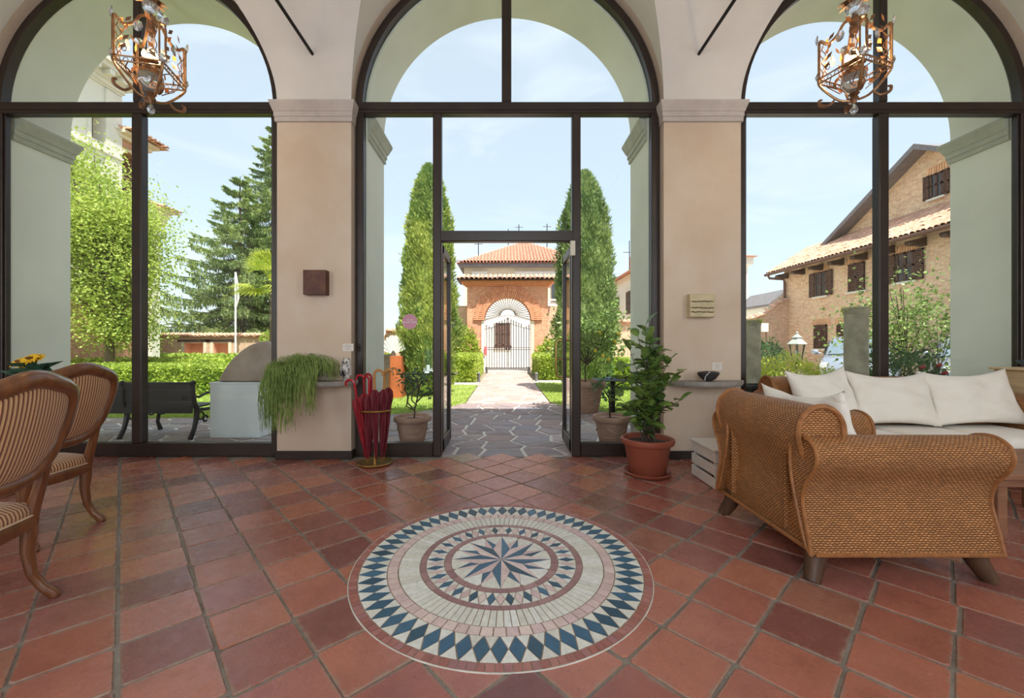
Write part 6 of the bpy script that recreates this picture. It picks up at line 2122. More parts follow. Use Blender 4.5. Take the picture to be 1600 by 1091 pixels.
# ------------------------------------------------------------------ wicker
def make_wicker(name, c_hi, c_lo):
    """over-and-under weave: rows of strands that bulge between the stakes, every other row shifted"""
    t = NT(name)
    tc = t.n('ShaderNodeTexCoord')
    sp = t.n('ShaderNodeSeparateXYZ'); t.l(tc.outputs['UV'], sp.inputs[0])
    wob = t.math('MULTIPLY', t.math('SUBTRACT', t.noise(tc.outputs['UV'], 14, 3), .5), .012)
    v = t.math('DIVIDE', t.math('ADD', t.math('ADD', sp.outputs[1], wob), 10.0), .0108)
    row, fv = t.math('FLOOR', v), t.math('FRACT', v)
    u = t.math('ADD', t.math('DIVIDE', t.math('ADD', sp.outputs[0], 10.0), .023), t.math('MULTIPLY', row, .5))
    bu = t.math('ABSOLUTE', t.math('SINE', t.math('MULTIPLY', u, PI)))
    bv = t.math('SINE', t.math('MULTIPLY', fv, PI))
    h = t.math('MULTIPLY', t.math('POWER', bv, .7), t.math('ADD', .25, t.math('MULTIPLY', .75, t.math('POWER', bu, .8))))
    cc = t.ramp(h, [(.12, lin((48, 25, 12))), (.42, lin(c_lo)), (.9, lin(c_hi))])
    wn = t.n('ShaderNodeTexWhiteNoise', noise_dimensions='2D')
    cb = t.n('ShaderNodeCombineXYZ'); t.l(row, cb.inputs[0]); t.l(t.math('FLOOR', u), cb.inputs[1]); t.l(cb.outputs[0], wn.inputs['Vector'])
    cc = t.mix(.5, cc, t.ramp(wn.outputs['Value'], [(0, (.62, .6, .58, 1)), (1, (1.2, 1.2, 1.2, 1))]), 'MULTIPLY')
    n = t.noise(tc.outputs['UV'], 2.2, 4)
    cc = t.mix(.6, cc, t.ramp(n, [(.3, (.7, .66, .64, 1)), (.7, (1.18, 1.18, 1.18, 1))]), 'MULTIPLY')
    t.col(cc); t.set(Roughness=.5)
    t.bump(h, .8, .005)
    return t.m
M['wicker'] = make_wicker('woven_wicker', (206, 146, 90), (150, 96, 52))
M['cane'] = mat_plain('cane_binding', (158, 102, 56), .55, var=.15, scale=30)
M['leg_wood'] = mat_plain('dark_wicker_leg', (84, 58, 40), .5, var=.2, scale=5, stretch=(4, 4, 1))
def make_linen():
    t = NT('cream_linen')
    v = t.coord('Object', True)
    n1 = t.noise(v, 3, 3); n2 = t.noise(v, 400, 2)
    t.col(t.ramp(n1, [(.3, lin((238, 230, 218))), (.7, lin((246, 240, 230)))]))
    t.set(Roughness=.9)
    t.b.inputs['Sheen Weight'].default_value = .2
    w = t.noise(t.coord('Object', True, (1, 1, 2.2)), 7, 3, .5, 1.2)
    t.bump(t.math('ADD', t.math('MULTIPLY', w, 1.0), t.math('MULTIPLY', n2, .03)), .35, .03)
    return t.m
M['linen'] = make_linen()

def spl(pts, k=4):
    """smooth an open outline"""
    out = []
    n = len(pts)
    for i in range(n - 1):
        p0 = Vector(pts[max(i - 1, 0)]); p1 = Vector(pts[i]); p2 = Vector(pts[i + 1]); p3 = Vector(pts[min(i + 2, n - 1)])
        for s in [j / k for j in range(k)]:
            q = .5 * ((2 * p1) + (p2 - p0) * s + (2 * p0 - 5 * p1 + 4 * p2 - p3) * s * s + (-p0 + 3 * p1 - 3 * p2 + p3) * s ** 3)
            out.append((q.x, q.y))
    out.append(tuple(pts[-1]))
    return out
def wicker_seat(name, label, cat, W_, D_, n_cush, thick, seat_h=.30):
    """wicker armchair / sofa. local frame: width along x (centre 0), back at y = 0, front at y = -D_, faces -y"""
    t = thing(name, label, cat)
    hw = W_ / 2
    # back: outline in (y, z); y grows backwards
    bp = spl([(-.015, .15), (.0, .30), (-.02, .43), (-.005, .55), (.035, .66), (.05, .74), (.035, .82), (-.02, .875), (-.085, .885), (-.145, .855), (-.18, .79), (-.185, .68), (-.19, .45), (-.19, .2)])
    mb = MB(); mb.strip(bp, 'x', -hw + .065, hw - .065, 12)
    for x in (-hw + .065, hw - .065): mb.face_uv(bp, 'x', x)
    mb.build('backrest', M['wicker'], t, True, 50)
    for s in (-1, 1):
        x = s * (hw - .065)
        mb = MB(); mb.tube([(x + s * .004, y, z) for y, z in bp[14:46] if z > .6], .014, 7); mb.build('back_binding', M['cane'], t, True)
    # arms: outline in (x, z), mirrored
    for s in (-1, 1):
        ap = spl([(hw, .15), (hw - .03, .28), (hw - .058, .40), (hw - .035, .50), (hw + .02, .58), (hw + .04, .64), (hw + .02, .70), (hw - .05, .735), (hw - .14, .72), (hw - .19, .655), (hw - .20, .5), (hw - .20, .2)])
        ap = [(s * x, z) for x, z in ap]
        mb = MB(); mb.strip(ap, 'y', -D_, .03, 10)
        mb.face_uv(ap, 'y', -D_)
        nt_ = next(i for i, p_ in enumerate(ap) if i > 20 and abs(p_[0]) < hw - .09)
        inn = spl([ap[nt_], (s * (hw - .135), .69), (s * (hw - .152), .62), (s * (hw - .14), .50), (s * (hw - .10), .36), (s * (hw - .04), .20), ap[0]], 4)
        tear = ap[:nt_] + inn[:-1]
        mb.face_uv(tear, 'y', .03)
        mb.strip(inn, 'y', -.08, .03, 1)
        mb.build('arm', M['wicker'], t, True, 50)
        mb = MB(); mb.tube([(x, .03, z) for x, z in tear], .010, 7, closed=True); mb.build('arm_binding', M['cane'], t, True)
        for y in (-D_ - .004,):
            mb = MB(); mb.tube([(x, y, z) for x, z in ap], .011, 7); mb.build('arm_binding', M['cane'], t, True)
            m2 = [(s * (hw - .075) + (x - s * (hw - .075)) * .74, y, .44 + (z - .44) * .82) for x, z in ap if True]
            mb = MB(); mb.tube([(x, y, max(.17, z)) for (x, y, z) in m2], .006, 6); mb.build('arm_inlay', M['cane'], t, True)
    # seat box and bottom braid
    mb = MB()
    mb.strip([(-D_ + .02, .15), (-D_ + .0, .22), (-D_ + .015, seat_h), (-.1, seat_h)], 'x', -hw + .15, hw - .15, 6)
    mb.strip([(-D_ + .02, .15), (-.02, .152)], 'x', -hw + .02, hw - .02, 2)
    mb.build('seat_base', M['wicker'], t, True, 50)
    mb = MB(); mb.tube([(-hw, -D_, .152), (hw, -D_, .152), (hw, .0, .152), (-hw, .0, .152)], .012, 6, closed=True); mb.build('bottom_braid', M['cane'], t)
    for sx in (-1, 1):
        for sy in (0, 1):
            y0 = -.07 if sy else -D_ + .09
            y1 = .0 if sy else -D_ + .02
            x0, x1 = sx * (hw - .09), sx * (hw - .035)
            mb = MB(); mb.tube([(x0, y0, .20), ((x0 + x1) / 2, (y0 + y1) / 2, .08), (x1, y1, 0)], [.062, .046, .036], 10); mb.build('leg', M['leg_wood'], t, True, 60)
    # seat cushions
    inner = W_ - .42
    for k in range(n_cush):
        w = inner / n_cush
        xc = -inner / 2 + w * (k + .5)
        mb = MB()
        pillow(mb, w - .006, D_ - .20, thick, Matrix.Translation((xc, -(D_ - .17) / 2 - .17 + .0, seat_h + thick / 2)) , .9)
        mb.build('seat_cushion', M['linen'], t, True, 0)
    return t
def pillow(mb, w, h, th, m, box=0.0, ear=.06, wr=.0, seed=0, N=18):
    """cushion in its own xy plane; box = 0 soft scatter cushion .. 1 boxed seat cushion"""
    vs, fs = [], []
    for side in (1, -1):
        for j in range(N + 1):
            for i in range(N + 1):
                u, v = -1 + 2 * i / N, -1 + 2 * j / N
                e = (1 - abs(u) ** (2.2 + 12 * box)) * (1 - abs(v) ** (2.2 + 12 * box))
                z = th / 2 * max(0, e) ** (.5 - .2 * box)
                x = w / 2 * u * (1 - ear * (1 - box) * (1 - v * v) * abs(u) ** 3)
                y = h / 2 * v * (1 - ear * (1 - box) * (1 - u * u) * abs(v) ** 3)
                if wr:
                    q = mnoise.noise(Vector((u * 2.2 + seed, v * 2.2, seed * 1.7)))
                    z += wr * q * min(1, e * 3)
                    y -= wr * 1.2 * (1 - u * u) * (v > 0) * v
                vs.append(m @ Vector((x, y, side * z)))
    k = (N + 1) ** 2
    for b in (0, k):
        for j in range(N):
            for i in range(N):
                a = b + j * (N + 1) + i
                fs.append((a, a + 1, a + N + 2, a + N + 1))
    mb.add(vs, fs)
def cushion(label, c, w, h, th, rx, rz, roll=0, seed=1, group='cream scatter cushions'):
    """scatter cushion standing up: its face normal starts along z and is tilted by rx about x, then rz about z"""
    mb = MB()
    m = Matrix.Rotation(rz, 4, 'Z') @ Matrix.Rotation(rx, 4, 'X') @ Matrix.Rotation(roll, 4, 'Z')
    pillow(mb, w, h, th, m, 0, .13, .035, seed, 26)
    o = mb.build('cushion', M['linen'], None, True, 0, origin=(0, 0, 0))
    o.location = c
    return tag(o, label, 'cushion', group)

# armchair: its back runs away from the viewer along x = 1.55, it faces right (+x)
ac = wicker_seat('wicker_armchair', 'big woven wicker armchair with rolled arms seen from behind and the side', 'armchair', .93, .93, 1, .13)
ac.rotation_euler = (0, 0, PI / 2)
ac.location = (1.555, 2.535, 0)
cushion('cream cushion leaning in the near wicker armchair', (1.875, 2.56, .70), .80, .52, .17, math.radians(74), PI / 2 - .05, -.04, 3)
# sofa by the right window, facing the viewer
sf = wicker_seat('wicker_sofa', 'long wicker sofa with cream seat cushion below the right window', 'sofa', 2.42, .90, 3, .13)
sf.location = (3.80, 4.28, 0)
cushion('cream cushion at the left end of the sofa', (3.05, 3.98, .71), .68, .58, .18, math.radians(72), .12, .06, 5)
cushion('cream cushion in the middle of the sofa', (3.70, 3.97, .70), .80, .55, .18, math.radians(70), -.02, -.02, 8)
cushion('widest cream cushion at the right end of the sofa', (4.44, 3.96, .71), .86, .56, .19, math.radians(70), -.06, .03, 11)

# coffee table at the right edge
M['teak'] = mat_plain('reddish_brown_table_wood', (150, 104, 78), .4, var=.15, scale=4, stretch=(1, 8, 8))
cf = thing('coffee_table', 'low brown wooden coffee table in front of the sofa at the right edge', 'table', (3.45, 2.82, 0))
for k in range(6):
    mb = MB(); mb.rng(2.98, 3.95, 2.50 + k * .107, 2.603 + k * .107, .385, .42, .004); mb.build('plank', M['teak'], cf)
mb = MB(); mb.rng(3.02, 3.91, 2.54, 3.10, .33, .384, .004); mb.build('apron', M['teak'], cf)
for x in (3.06, 3.87):
    for y in (2.58, 3.06):
        mb = MB(); mb.rng(x - .03, x + .03, y - .03, y + .03, 0, .33, .004); mb.build('leg', M['teak'], cf)

# pale wooden stand with a blue bowl at the right end of the window
M['pale_wood'] = mat_plain('pale_wood', (222, 190, 148), .6, var=.08, scale=4, stretch=(1, 1, 6))
M['blue_glaze'] = mat_plain('dark_blue_glaze', (64, 84, 112), .25, var=.2, scale=12)
ps = thing('wooden_stand', 'pale wooden stand behind the right end of the sofa', 'stand', (5.28, 4.15, 0))
mb = MB(); mb.rng(5.14, 5.52, 4.09, 4.37, 0, .95, .006); mb.build('body', M['pale_wood'], ps)
mb = MB(); mb.rng(5.10, 5.56, 4.05, 4.385, .95, .975, .005); mb.build('top_board', M['pale_wood'], ps)
mb = MB(); mb.lathe([(.05, .0), (.06, .005), (.12, .06), (.125, .075), (.115, .07), (.05, .02), (0, .018)], (5.36, 4.2, .975), 24)
tag(mb.build('blue_bowl', M['blue_glaze'], None, True, 50), 'dark blue glazed bowl on the pale wooden stand at the right edge', 'bowl')

# ------------------------------------------------------------------ white slatted crate
M['white_wood'] = mat_plain('whitewashed_wood', (232, 222, 212), .7, var=.12, scale=5, stretch=(1, 8, 8), c2=(212, 200, 188))
cr = thing('slatted_crate', 'whitewashed slatted crate with lid beside the wicker armchair', 'crate', (1.94, 3.66, 0))
x0, x1, y0, y1 = 1.735, 2.12, 3.44, 3.87
for k, z in enumerate((.005, .115, .225)):
    for y in (y0, y1 - .014):
        mb = MB(); mb.rng(x0, x1, y, y + .014, z, z + .088, .003); mb.build('slat', M['white_wood'], cr)
    for x in (x0, x1 - .014):
        mb = MB(); mb.rng(x - (.0 if x > x0 else .0), x + .014, y0 + .015, y1 - .015, z, z + .088, .003); mb.build('slat', M['white_wood'], cr)
for x in (x0 + .016, x1 - .046):
    for y in (y0 + .016, y1 - .046):
        mb = MB(); mb.rng(x, x + .03, y, y + .03, .003, .312); mb.build('corner_post', M['white_wood'], cr)
mb = MB(); mb.rng(x0 - .015, x1 + .015, y0 - .015, y1 + .015, .315, .335, .004); mb.build('lid', M['white_wood'], cr)
mb = MB(); mb.lathe([(.03, 0), (.055, .012), (.06, .03), (.052, .03), (.04, .012), (0, .01)], (1.94, 3.66, .335), 18)
tag(mb.build('ashtray', M['black_pot'], None, True, 50), 'small dark dish on the lid of the white crate', 'dish')

# ------------------------------------------------------------------ camellia in the brown plastic pot
M['plastic'] = mat_plain('brown_plastic_pot', (150, 80, 60), .45, var=.05, scale=3)
M['glossy_leaf'] = mat_leaf('glossy_camellia_leaves', (136, 162, 80), (78, 108, 58), .25, 5, .2, 12)
px_, py_ = 1.318, 3.86
cm = thing('potted_camellia', 'leafy green shrub in a brown plastic pot on a saucer by the right pier', 'potted plant', (px_, py_, 0))
mb = MB(); mb.lathe([(.17, .0), (.205, .012), (.215, .035), (.205, .04), (.19, .022), (0, .02)], (px_, py_, 0), 40); mb.build('saucer', M['plastic'], cm, True, 50)
mb = MB(); mb.lathe([(.155, .022), (.165, .03), (.205, .28), (.21, .29), (.235, .295), (.243, .315), (.24, .34), (.225, .347), (.21, .34), (.2, .30), (0, .29)], (px_, py_, 0), 44); mb.build('pot', M['plastic'], cm, True, 50)
mb = MB(); mb.lathe([(.2, .298), (.1, .31), (0, .315)], (px_, py_, 0), 24, False); mb.build('soil', M['earth'], cm)
lme = []
for k in range(4):
    L0, W0 = (.085, .1, .075, .092)[k], (.038, .045, .036, .04)[k]
    vs = [(0, 0, 0), (L0 * .25, W0 * .36, .004), (L0 * .5, W0 * .5, .005), (L0 * .78, W0 * .34, .0), (L0, 0, -.012), (L0 * .78, -W0 * .34, 0), (L0 * .5, -W0 * .5, .005), (L0 * .25, -W0 * .36, .004), (L0 * .25, 0, -.003), (L0 * .5, 0, -.004), (L0 * .78, 0, -.008)]
    me = bpy.data.meshes.new('leaf')
    me.from_pydata(vs, [], [(0, 1, 8), (1, 2, 9, 8), (2, 3, 10, 9), (3, 4, 10), (4, 5, 10), (5, 6, 9, 10), (6, 7, 8, 9), (7, 0, 8)])
    me.polygons.foreach_set('use_smooth', [True] * 8); me.materials.append(M['glossy_leaf']); lme.append(me)
rg = random.Random(77)
tips = [(0.02, 1.40), (.06, 1.30), (-.10, 1.28), (.17, 1.20), (-.17, 1.15), (.12, 1.12), (-.02, 1.2), (.22, 1.05), (-.24, .95), (.05, 1.0), (-.12, .92), (.2, .85), (-.27, .72), (.26, .72), (-.08, .75), (.1, .72), (-.2, .60), (.16, .60), (0, .6), (-.02, .95), (.3, .95)]
for k, (dx, z) in enumerate(tips):
    dy = rg.uniform(-.17, .17)
    root = Vector((px_ + rg.uniform(-.06, .06), py_ + rg.uniform(-.06, .06), .30))
    tip = Vector((px_ + dx, py_ + dy, z))
    mid = root.lerp(tip, .55) + Vector((-dx * .25, -dy * .25, .06))
    mb = MB(); mb.tube([root, mid, tip], [.007, .005, .0025], 5); mb.build('stem', M['bark_dark'], cm, True)
    nl = 14 if z > .8 else 12
    for j in range(nl):
        s = .22 + .78 * j / (nl - 1)
        p = root.lerp(mid, s / .55) if s < .55 else mid.lerp(tip, (s - .55) / .45)
        a = j * 2.4 + k
        piece('leaf', lme[(j + k) % 4], cm, p - cm.location, rot=(rg.uniform(-.6, .6), rg.uniform(-1.0, .2), a), scale=(1.65, 2.1, 1.4))

# ------------------------------------------------------------------ pier shelves and what stands on them
M['shelf_stone'] = mat_plain('grey_stone_shelf', (156, 148, 140), .7, var=.12, scale=6, bump=.2, bscale=50)
def shelf(label, a, b, name):
    n = 14
    d = .27
    pts = [(a, WALL_Y - .001), (a, WALL_Y - .04)]
    for i in range(n + 1):
        t = i / n
        x = a + (b - a) * t
        pts.append((x, WALL_Y - .04 - (d - .04) * (1 - abs(2 * t - 1) ** 3.0)))
    pts.append((b, WALL_Y - .001))
    mb = MB()
    mb.prism(pts, 'z', .80, .835)
    k = [(((a + b) / 2) + (x - (a + b) / 2) * .975, WALL_Y + (y - WALL_Y) * .94) for x, y in pts]
    mb.prism(k, 'z', .785, .80)
    return tag(mb.build('stone_shelf', M['shelf_stone'], None), label, 'shelf', 'stone pier shelves')
shelf('grey stone shelf on the left pier carrying the trailing plant', -2.42, -1.56, 'a')
shelf('grey stone shelf on the right pier carrying the dark bowl', 1.70, 2.50, 'b')
M['ceramic'] = mat_plain('mottled_black_white_ceramic', (214, 208, 200), .4, var=.1, scale=20, c2=(26, 24, 26), detail=1)
ox, oy = PX(541, 588, 4.25).x, 4.25
ow = thing('owl_figurine', 'black and white mottled ceramic owl on the left pier shelf', 'figurine', (ox, oy, .835))
mb = MB()
mb.lathe([(.028, .0), (.034, .01), (.030, .03), (.045, .07), (.055, .11), (.052, .145), (.042, .165), (.044, .185), (.040, .21), (.024, .228), (0, .232)], (ox, oy, .836), 20)
for i in range(len(mb.v)):
    p = mb.v[i]; mb.v[i] = (p[0], oy + (p[1] - oy) * .75, p[2])
mb.build('body', M['ceramic'], ow, True, 60)
for s in (-1, 1):
    mb = MB(); mb.sphere((ox + s * .045, oy - .004, .835 + .105), .045, 10, 8, (.38, .5, 1.25)); mb.build('wing', M['ceramic'], ow, True)
    mb = MB(); mb.lathe([(.011, 0), (.004, .018), (0, .022)], (ox + s * .024, oy, .835 + .218), 8); mb.build('ear_tuft', M['ceramic'], ow, True)
    mb = MB(); mb.sphere((ox + s * .016, oy - .033, .835 + .193), .009, 8, 6); mb.build('eye', M['black_pot'], ow, True)
mb = MB(); mb.lathe([(.005, .0), (0, .018)], (0, 0, 0), 6); mb.xf(Matrix.Translation((ox, oy - .036, 1.02)) @ Matrix.Rotation(PI * .85, 4, 'X')); mb.build('beak', M['black_pot'], ow)
bx_, by_ = PX(1107, 590, 4.22).x, 4.22
M['slate_bowl'] = mat_plain('dark_slate', (52, 50, 50), .45, var=.15, scale=20)
sb = thing('slate_vessel', 'boat-shaped dark stone bowl with a white vein on the right pier shelf', 'bowl', (bx_, by_, .835))
mb = MB(); mb.lathe([(0, .0), (.035, .002), (.075, .03), (.105, .07), (.11, .088), (.09, .098), (.05, .104), (0, .106)], (bx_, by_, .835), 26)
for i in range(len(mb.v)):
    p = mb.v[i]; mb.v[i] = (bx_ + (p[0] - bx_) * 1.02, by_ + (p[1] - by_) * .6, p[2])
mb.build('bowl', M['slate_bowl'], sb, True, 50)
mb = MB()
pr = [(0.0, .0), (.035, .002), (.075, .03), (.105, .07), (.11, .088), (.09, .098), (.05, .104)]
vv = []
for k in range(9):
    t = k / 8
    x = -.045 - .02 * math.sin(t * PI) + .03 * t
    zz = .012 + .088 * t
    # radius of the bowl at that height
    rr = .045 + (.108 - .045) * min(1, zz / .085) if zz < .088 else .095
    yy = -.6 * math.sqrt(max(.0004, rr * rr - (x / 1.02) ** 2))
    vv.append((bx_ + x, by_ + yy - .002, .835 + zz))
mb.tube(vv, .0045, 6); mb.build('white_vein', M['wax'], sb, True)

# trailing plant
M['trail'] = mat_leaf('trailing_green_stems', (176, 196, 112), (116, 144, 68), .5, 4, .25, 20)
tx, ty = -2.04, 4.22
tp = thing('trailing_plant', 'trailing green plant of fine hanging stems on the left pier shelf', 'potted plant', (tx, ty, .835))
mb = MB(); mb.lathe([(.07, .0), (.095, .11), (.10, .12), (.09, .12), (.085, .10), (0, .10)], (tx, ty, .836), 22); mb.build('pot', M['terracotta'], tp, True, 50)
rg = np.random.default_rng(91)
parts_v, parts_f = [], []
nv = 0
for k in range(1250):
    dome = k < 620
    a = rg.random() * 2 * PI
    dx, dy = math.cos(a), math.sin(a)
    s0 = np.array([tx + dx * .05, ty + dy * .04, .955])
    if dome:      # stems arching out over the pot
        reach = rg.uniform(.08, .33)
        up_ = rg.uniform(.02, .17) * (1.15 - reach)
        drop = rg.uniform(.02, .13) + .25 * reach * rg.random()
    else:         # stems trailing over the front and the left end of the shelf
        a = PI * rg.uniform(.97, 1.72)
        dx, dy = math.cos(a), math.sin(a)
        if rg.random() < .16: dx, dy = -1.0, rg.uniform(-.5, .3)
        reach = rg.uniform(.18, .36)
        up_ = rg.uniform(.01, .1)
        drop = rg.uniform(.12, .58) * (1.0 if dx < -.1 else .75)
    ex, ey = tx + dx * reach * 1.05, ty + dy * reach * .8
    ey = min(ey, WALL_Y - .02) if ex > -2.42 else min(ey, FY0 - .03)
    wav = rg.normal(size=(4, 2)) * .018
    pts = []
    for t in np.linspace(0, 1, 11):
        w = math.sin(min(1, t * (1.25 if dome else 1.9)) * PI / 2)
        h = .955 + up_ * math.sin(min(1, t * 1.5) * PI * .75) - drop * max(0, t - (.35 if dome else .3)) ** 1.4 / .65 ** 1.4
        j = min(3, int(t * 4))
        pts.append([s0[0] + (ex - s0[0]) * w + wav[j, 0] * t + rg.normal() * .005, s0[1] + (ey - s0[1]) * w + wav[j, 1] * t * .5 + rg.normal() * .005, h])
    pts = np.array(pts)
    inside = (pts[:, 2] < .86) & (pts[:, 1] > WALL_Y - .285) & (pts[:, 0] > -2.44)
    pts[inside, 1] = WALL_Y - .285 - rg.uniform(0, .05)
    if dome: pts[:, 2] = np.maximum(pts[:, 2], np.where(inside, .845, pts[:, 2]))
    w = .0021
    sx = np.array([w, 0, 0]); sy = np.array([0, w, 0])
    ring = np.concatenate([pts + sx, pts + sy - sx * .5, pts - sy - sx * .5])
    m = len(pts)
    f = []
    for i in range(m - 1):
        for r0, r1 in ((0, 1), (1, 2), (2, 0)):
            f.append([r0 * m + i, r1 * m + i, r1 * m + i + 1, r0 * m + i + 1])
    parts_v.append(ring); parts_f.append(np.array(f))
V, Fq = join_np(list(zip(parts_v, parts_f)))
np_mesh('hanging_stems', V, Fq, M['trail'], tp)['kind'] = 'stuff'

# wall panels and name cards on the piers
M['rust_panel'] = mat_plain('brown_patinated_panel', (104, 64, 40), .5, .2, var=.2, scale=9, c2=(72, 34, 32))
t = thing('wall_panel', 'square dark brown patinated art panel on the left pier', 'artwork', (-2.0, 4.33, 1.72))
a, b = PX(474, 422, 4.31), PX(508, 459, 4.31)
mb = MB(); mb.rng(a.x, b.x + .01, 4.30, WALL_Y, b.z - .01, a.z, .003); mb.build('panel', M['rust_panel'], t)
M['cream_relief'] = mat_plain('cream_plaster_relief', (204, 188, 152), .85, var=.08, scale=8, bump=.2)
M['dark_crack'] = mat_plain('dark_crack', (110, 96, 74), .9, var=.2)
t = thing('wall_relief', 'square cream relief with rough horizontal grooves on the right pier', 'artwork', (2.05, 4.33, 1.5))
a, b = PX(1078, 459, 4.31), PX(1117, 496, 4.31)
mb = MB()
rg = random.Random(5)
zs_ = [b.z, b.z + .055, b.z + .098, b.z + .165, a.z]
for k in range(4):
    mb = MB(); mb.rng(a.x, b.x, 4.302 + rg.uniform(-.004, .006), WALL_Y, zs_[k] + .003, zs_[k + 1] - .003, .005); mb.build('relief_band', M['cream_relief'], t)
for k in (1, 2, 3):
    mb = MB(); mb.tube([(a.x + .02 + (b.x - a.x - .04) * i / 14, 4.304, zs_[k] + rg.uniform(-.006, .006)) for i in range(15)], [.003 + .003 * rg.random() for _ in range(15)], 5); mb.build('groove', M['dark_crack'], t, True)
mb = MB(); mb.rng(a.x + .002, b.x - .002, 4.315, WALL_Y, b.z + .002, a.z - .002); mb.build('backing', M['cream_relief'], t)
M['card'] = mat_plain('white_card', (226, 218, 210), .7, var=.02)
M['ink'] = mat_plain('grey_print', (150, 140, 134), .8, var=.05)
for (px, py, lab, wd, ht) in ((544, 543, 'small white caption card above the ceramic owl', .115, .078), (1120.5, 572.5, 'small white caption card above the dark stone bowl', .1, .078)):
    p = PX(px, py, WALL_Y - .002)
    t = thing('caption_card', lab, 'card', (p.x, WALL_Y - .002, p.z))
    mb = MB(); mb.rng(p.x - wd / 2, p.x + wd / 2, WALL_Y - .003, WALL_Y - .0002, p.z - ht / 2, p.z + ht / 2); mb.build('card', M['card'], t)
    for k, l in enumerate((.6, .85, .4, .55)):
        mb = MB(); mb.rng(p.x - wd * l / 2, p.x + wd * l / 2, WALL_Y - .0038, WALL_Y - .0029, p.z + .022 - k * .015, p.z + .0255 - k * .015); mb.build('printed_line', M['ink'], t)

# ------------------------------------------------------------------ umbrella stand with umbrellas
ux, uy = -1.325, 4.20
us = thing('umbrella_stand', 'brass umbrella stand with round dish beside the left door post', 'umbrella stand', (ux, uy, 0))
mb = MB(); mb.lathe([(.15, .0), (.172, .008), (.178, .02), (.172, .028), (.15, .022), (.02, .018), (0, .018)], (ux, uy, 0), 36); mb.build('dish', M['brass'], us, True, 50)
mb = MB(); mb.tube([(ux, uy, .018), (ux, uy, .55)], .012, 10); mb.build('post', M['brass'], us, True)
mb = MB(); mb.tube([(ux + .165 * math.cos(a), uy + .125 * math.sin(a), .545) for a in [2 * PI * k / 40 for k in range(40)]], .011, 8, closed=True); mb.build('ring', M['brass'], us, True)
mb = MB(); mb.tube([(ux - .165, uy, .545), (ux + .165, uy, .545)], .006, 6); mb.build('cross_bar', M['brass'], us, True)
M['red_cloth'] = mat_plain('bright_red_umbrella', (142, 20, 34), .65, var=.12, scale=12)
M['wine_cloth'] = mat_plain('wine_red_umbrella', (104, 18, 32), .7, var=.12, scale=12)
M['red_gloss'] = mat_plain('red_lacquer_handle', (164, 28, 42), .25, var=.05)
M['cane_wood'] = mat_plain('honey_wood_handle', (184, 124, 60), .35, var=.1, scale=10)
def umbrella(label, base, top, canopy, handle, hook, group='umbrellas in the stand', fat=.044):
    base, top = Vector(base), Vector(top)
    ax_ = (top - base).normalized()
    Ln = (top - base).length
    t = thing('umbrella', label, 'umbrella', base, group)
    q = Vector((0, 0, 1)).rotation_difference(ax_).to_matrix()
    def pt(r, a, s): return base + q @ Vector((r * math.cos(a), r * math.sin(a), s * Ln))
    mb = MB(); mb.tube([base, base + ax_ * Ln * .12], [.004, .006], 6); mb.build('ferrule', M['brass'], t, True)
    prof_ = [(.05, .007), (.12, .014), (.25, .022), (.42, .028), (.56, fat * .72), (.64, fat * .95), (.70, fat), (.755, fat * .8), (.79, .014)]
    seg_ = 24
    vs, fs_ = [], []
    for (s, r) in prof_:
        for j in range(seg_):
            a = 2 * PI * j / seg_
            k = 1 + .28 * math.cos(8 * a + s * 5)
            vs.append(pt(r * k, a, s))
    for i in range(len(prof_) - 1):
        for j in range(seg_): fs_.append((i * seg_ + j, i * seg_ + (j + 1) % seg_, (i + 1) * seg_ + (j + 1) % seg_, (i + 1) * seg_ + j))
    mb = MB(); mb.add(vs, fs_ + [tuple(reversed(range(seg_))), tuple(range(len(vs) - seg_, len(vs)))]); mb.build('folded_canopy', canopy, t, True, 60)
    mb = MB()
    h = Vector((math.cos(hook), math.sin(hook), 0))
    rr = .042
    c0 = base + ax_ * (Ln - rr)
    path_ = [base + ax_ * Ln * .77, base + ax_ * Ln * .88, c0]
    for k in range(1, 10):
        a = PI * k / 8
        path_.append(c0 + h * rr * (1 - math.cos(a)) + ax_ * rr * math.sin(a))
    mb.tube(path_, .0125, 8); mb.build('crook_handle', handle, t, True)
    return t
umb = [((-1.40, 4.19, .024), (-1.50, 4.10, .86), 'red_cloth', 'red_gloss', PI, 'red umbrella leaning left out of the stand'),
       ((-1.43, 4.22, .024), (-1.435, 4.20, .90), 'red_cloth', 'red_gloss', PI * .95, 'leftmost upright red-handled umbrella in the stand'),
       ((-1.395, 4.25, .024), (-1.375, 4.26, .905), 'red_cloth', 'red_gloss', PI * .9, 'middle upright red-handled umbrella in the stand'),
       ((-1.375, 4.145, .024), (-1.355, 4.12, .89), 'wine_cloth', 'red_gloss', PI * .8, 'rightmost red-handled umbrella in the stand'),
       ((-1.29, 4.13, .024), (-1.305, 4.12, .955), 'wine_cloth', 'cane_wood', .25, 'wine red umbrella with the largest wooden crook, left of the other wooden ones'),
       ((-1.25, 4.17, .024), (-1.215, 4.17, .955), 'wine_cloth', 'cane_wood', .1, 'wine red umbrella with wooden crook in the middle of the wooden ones'),
       ((-1.245, 4.245, .024), (-1.19, 4.26, .965), 'wine_cloth', 'cane_wood', .0, 'wine red umbrella with wooden crook, rightmost in the stand')]
for b_, t_, cm_, hm_, hk, lb in umb: umbrella(lb, b_, t_, M[cm_], M[hm_], hk)

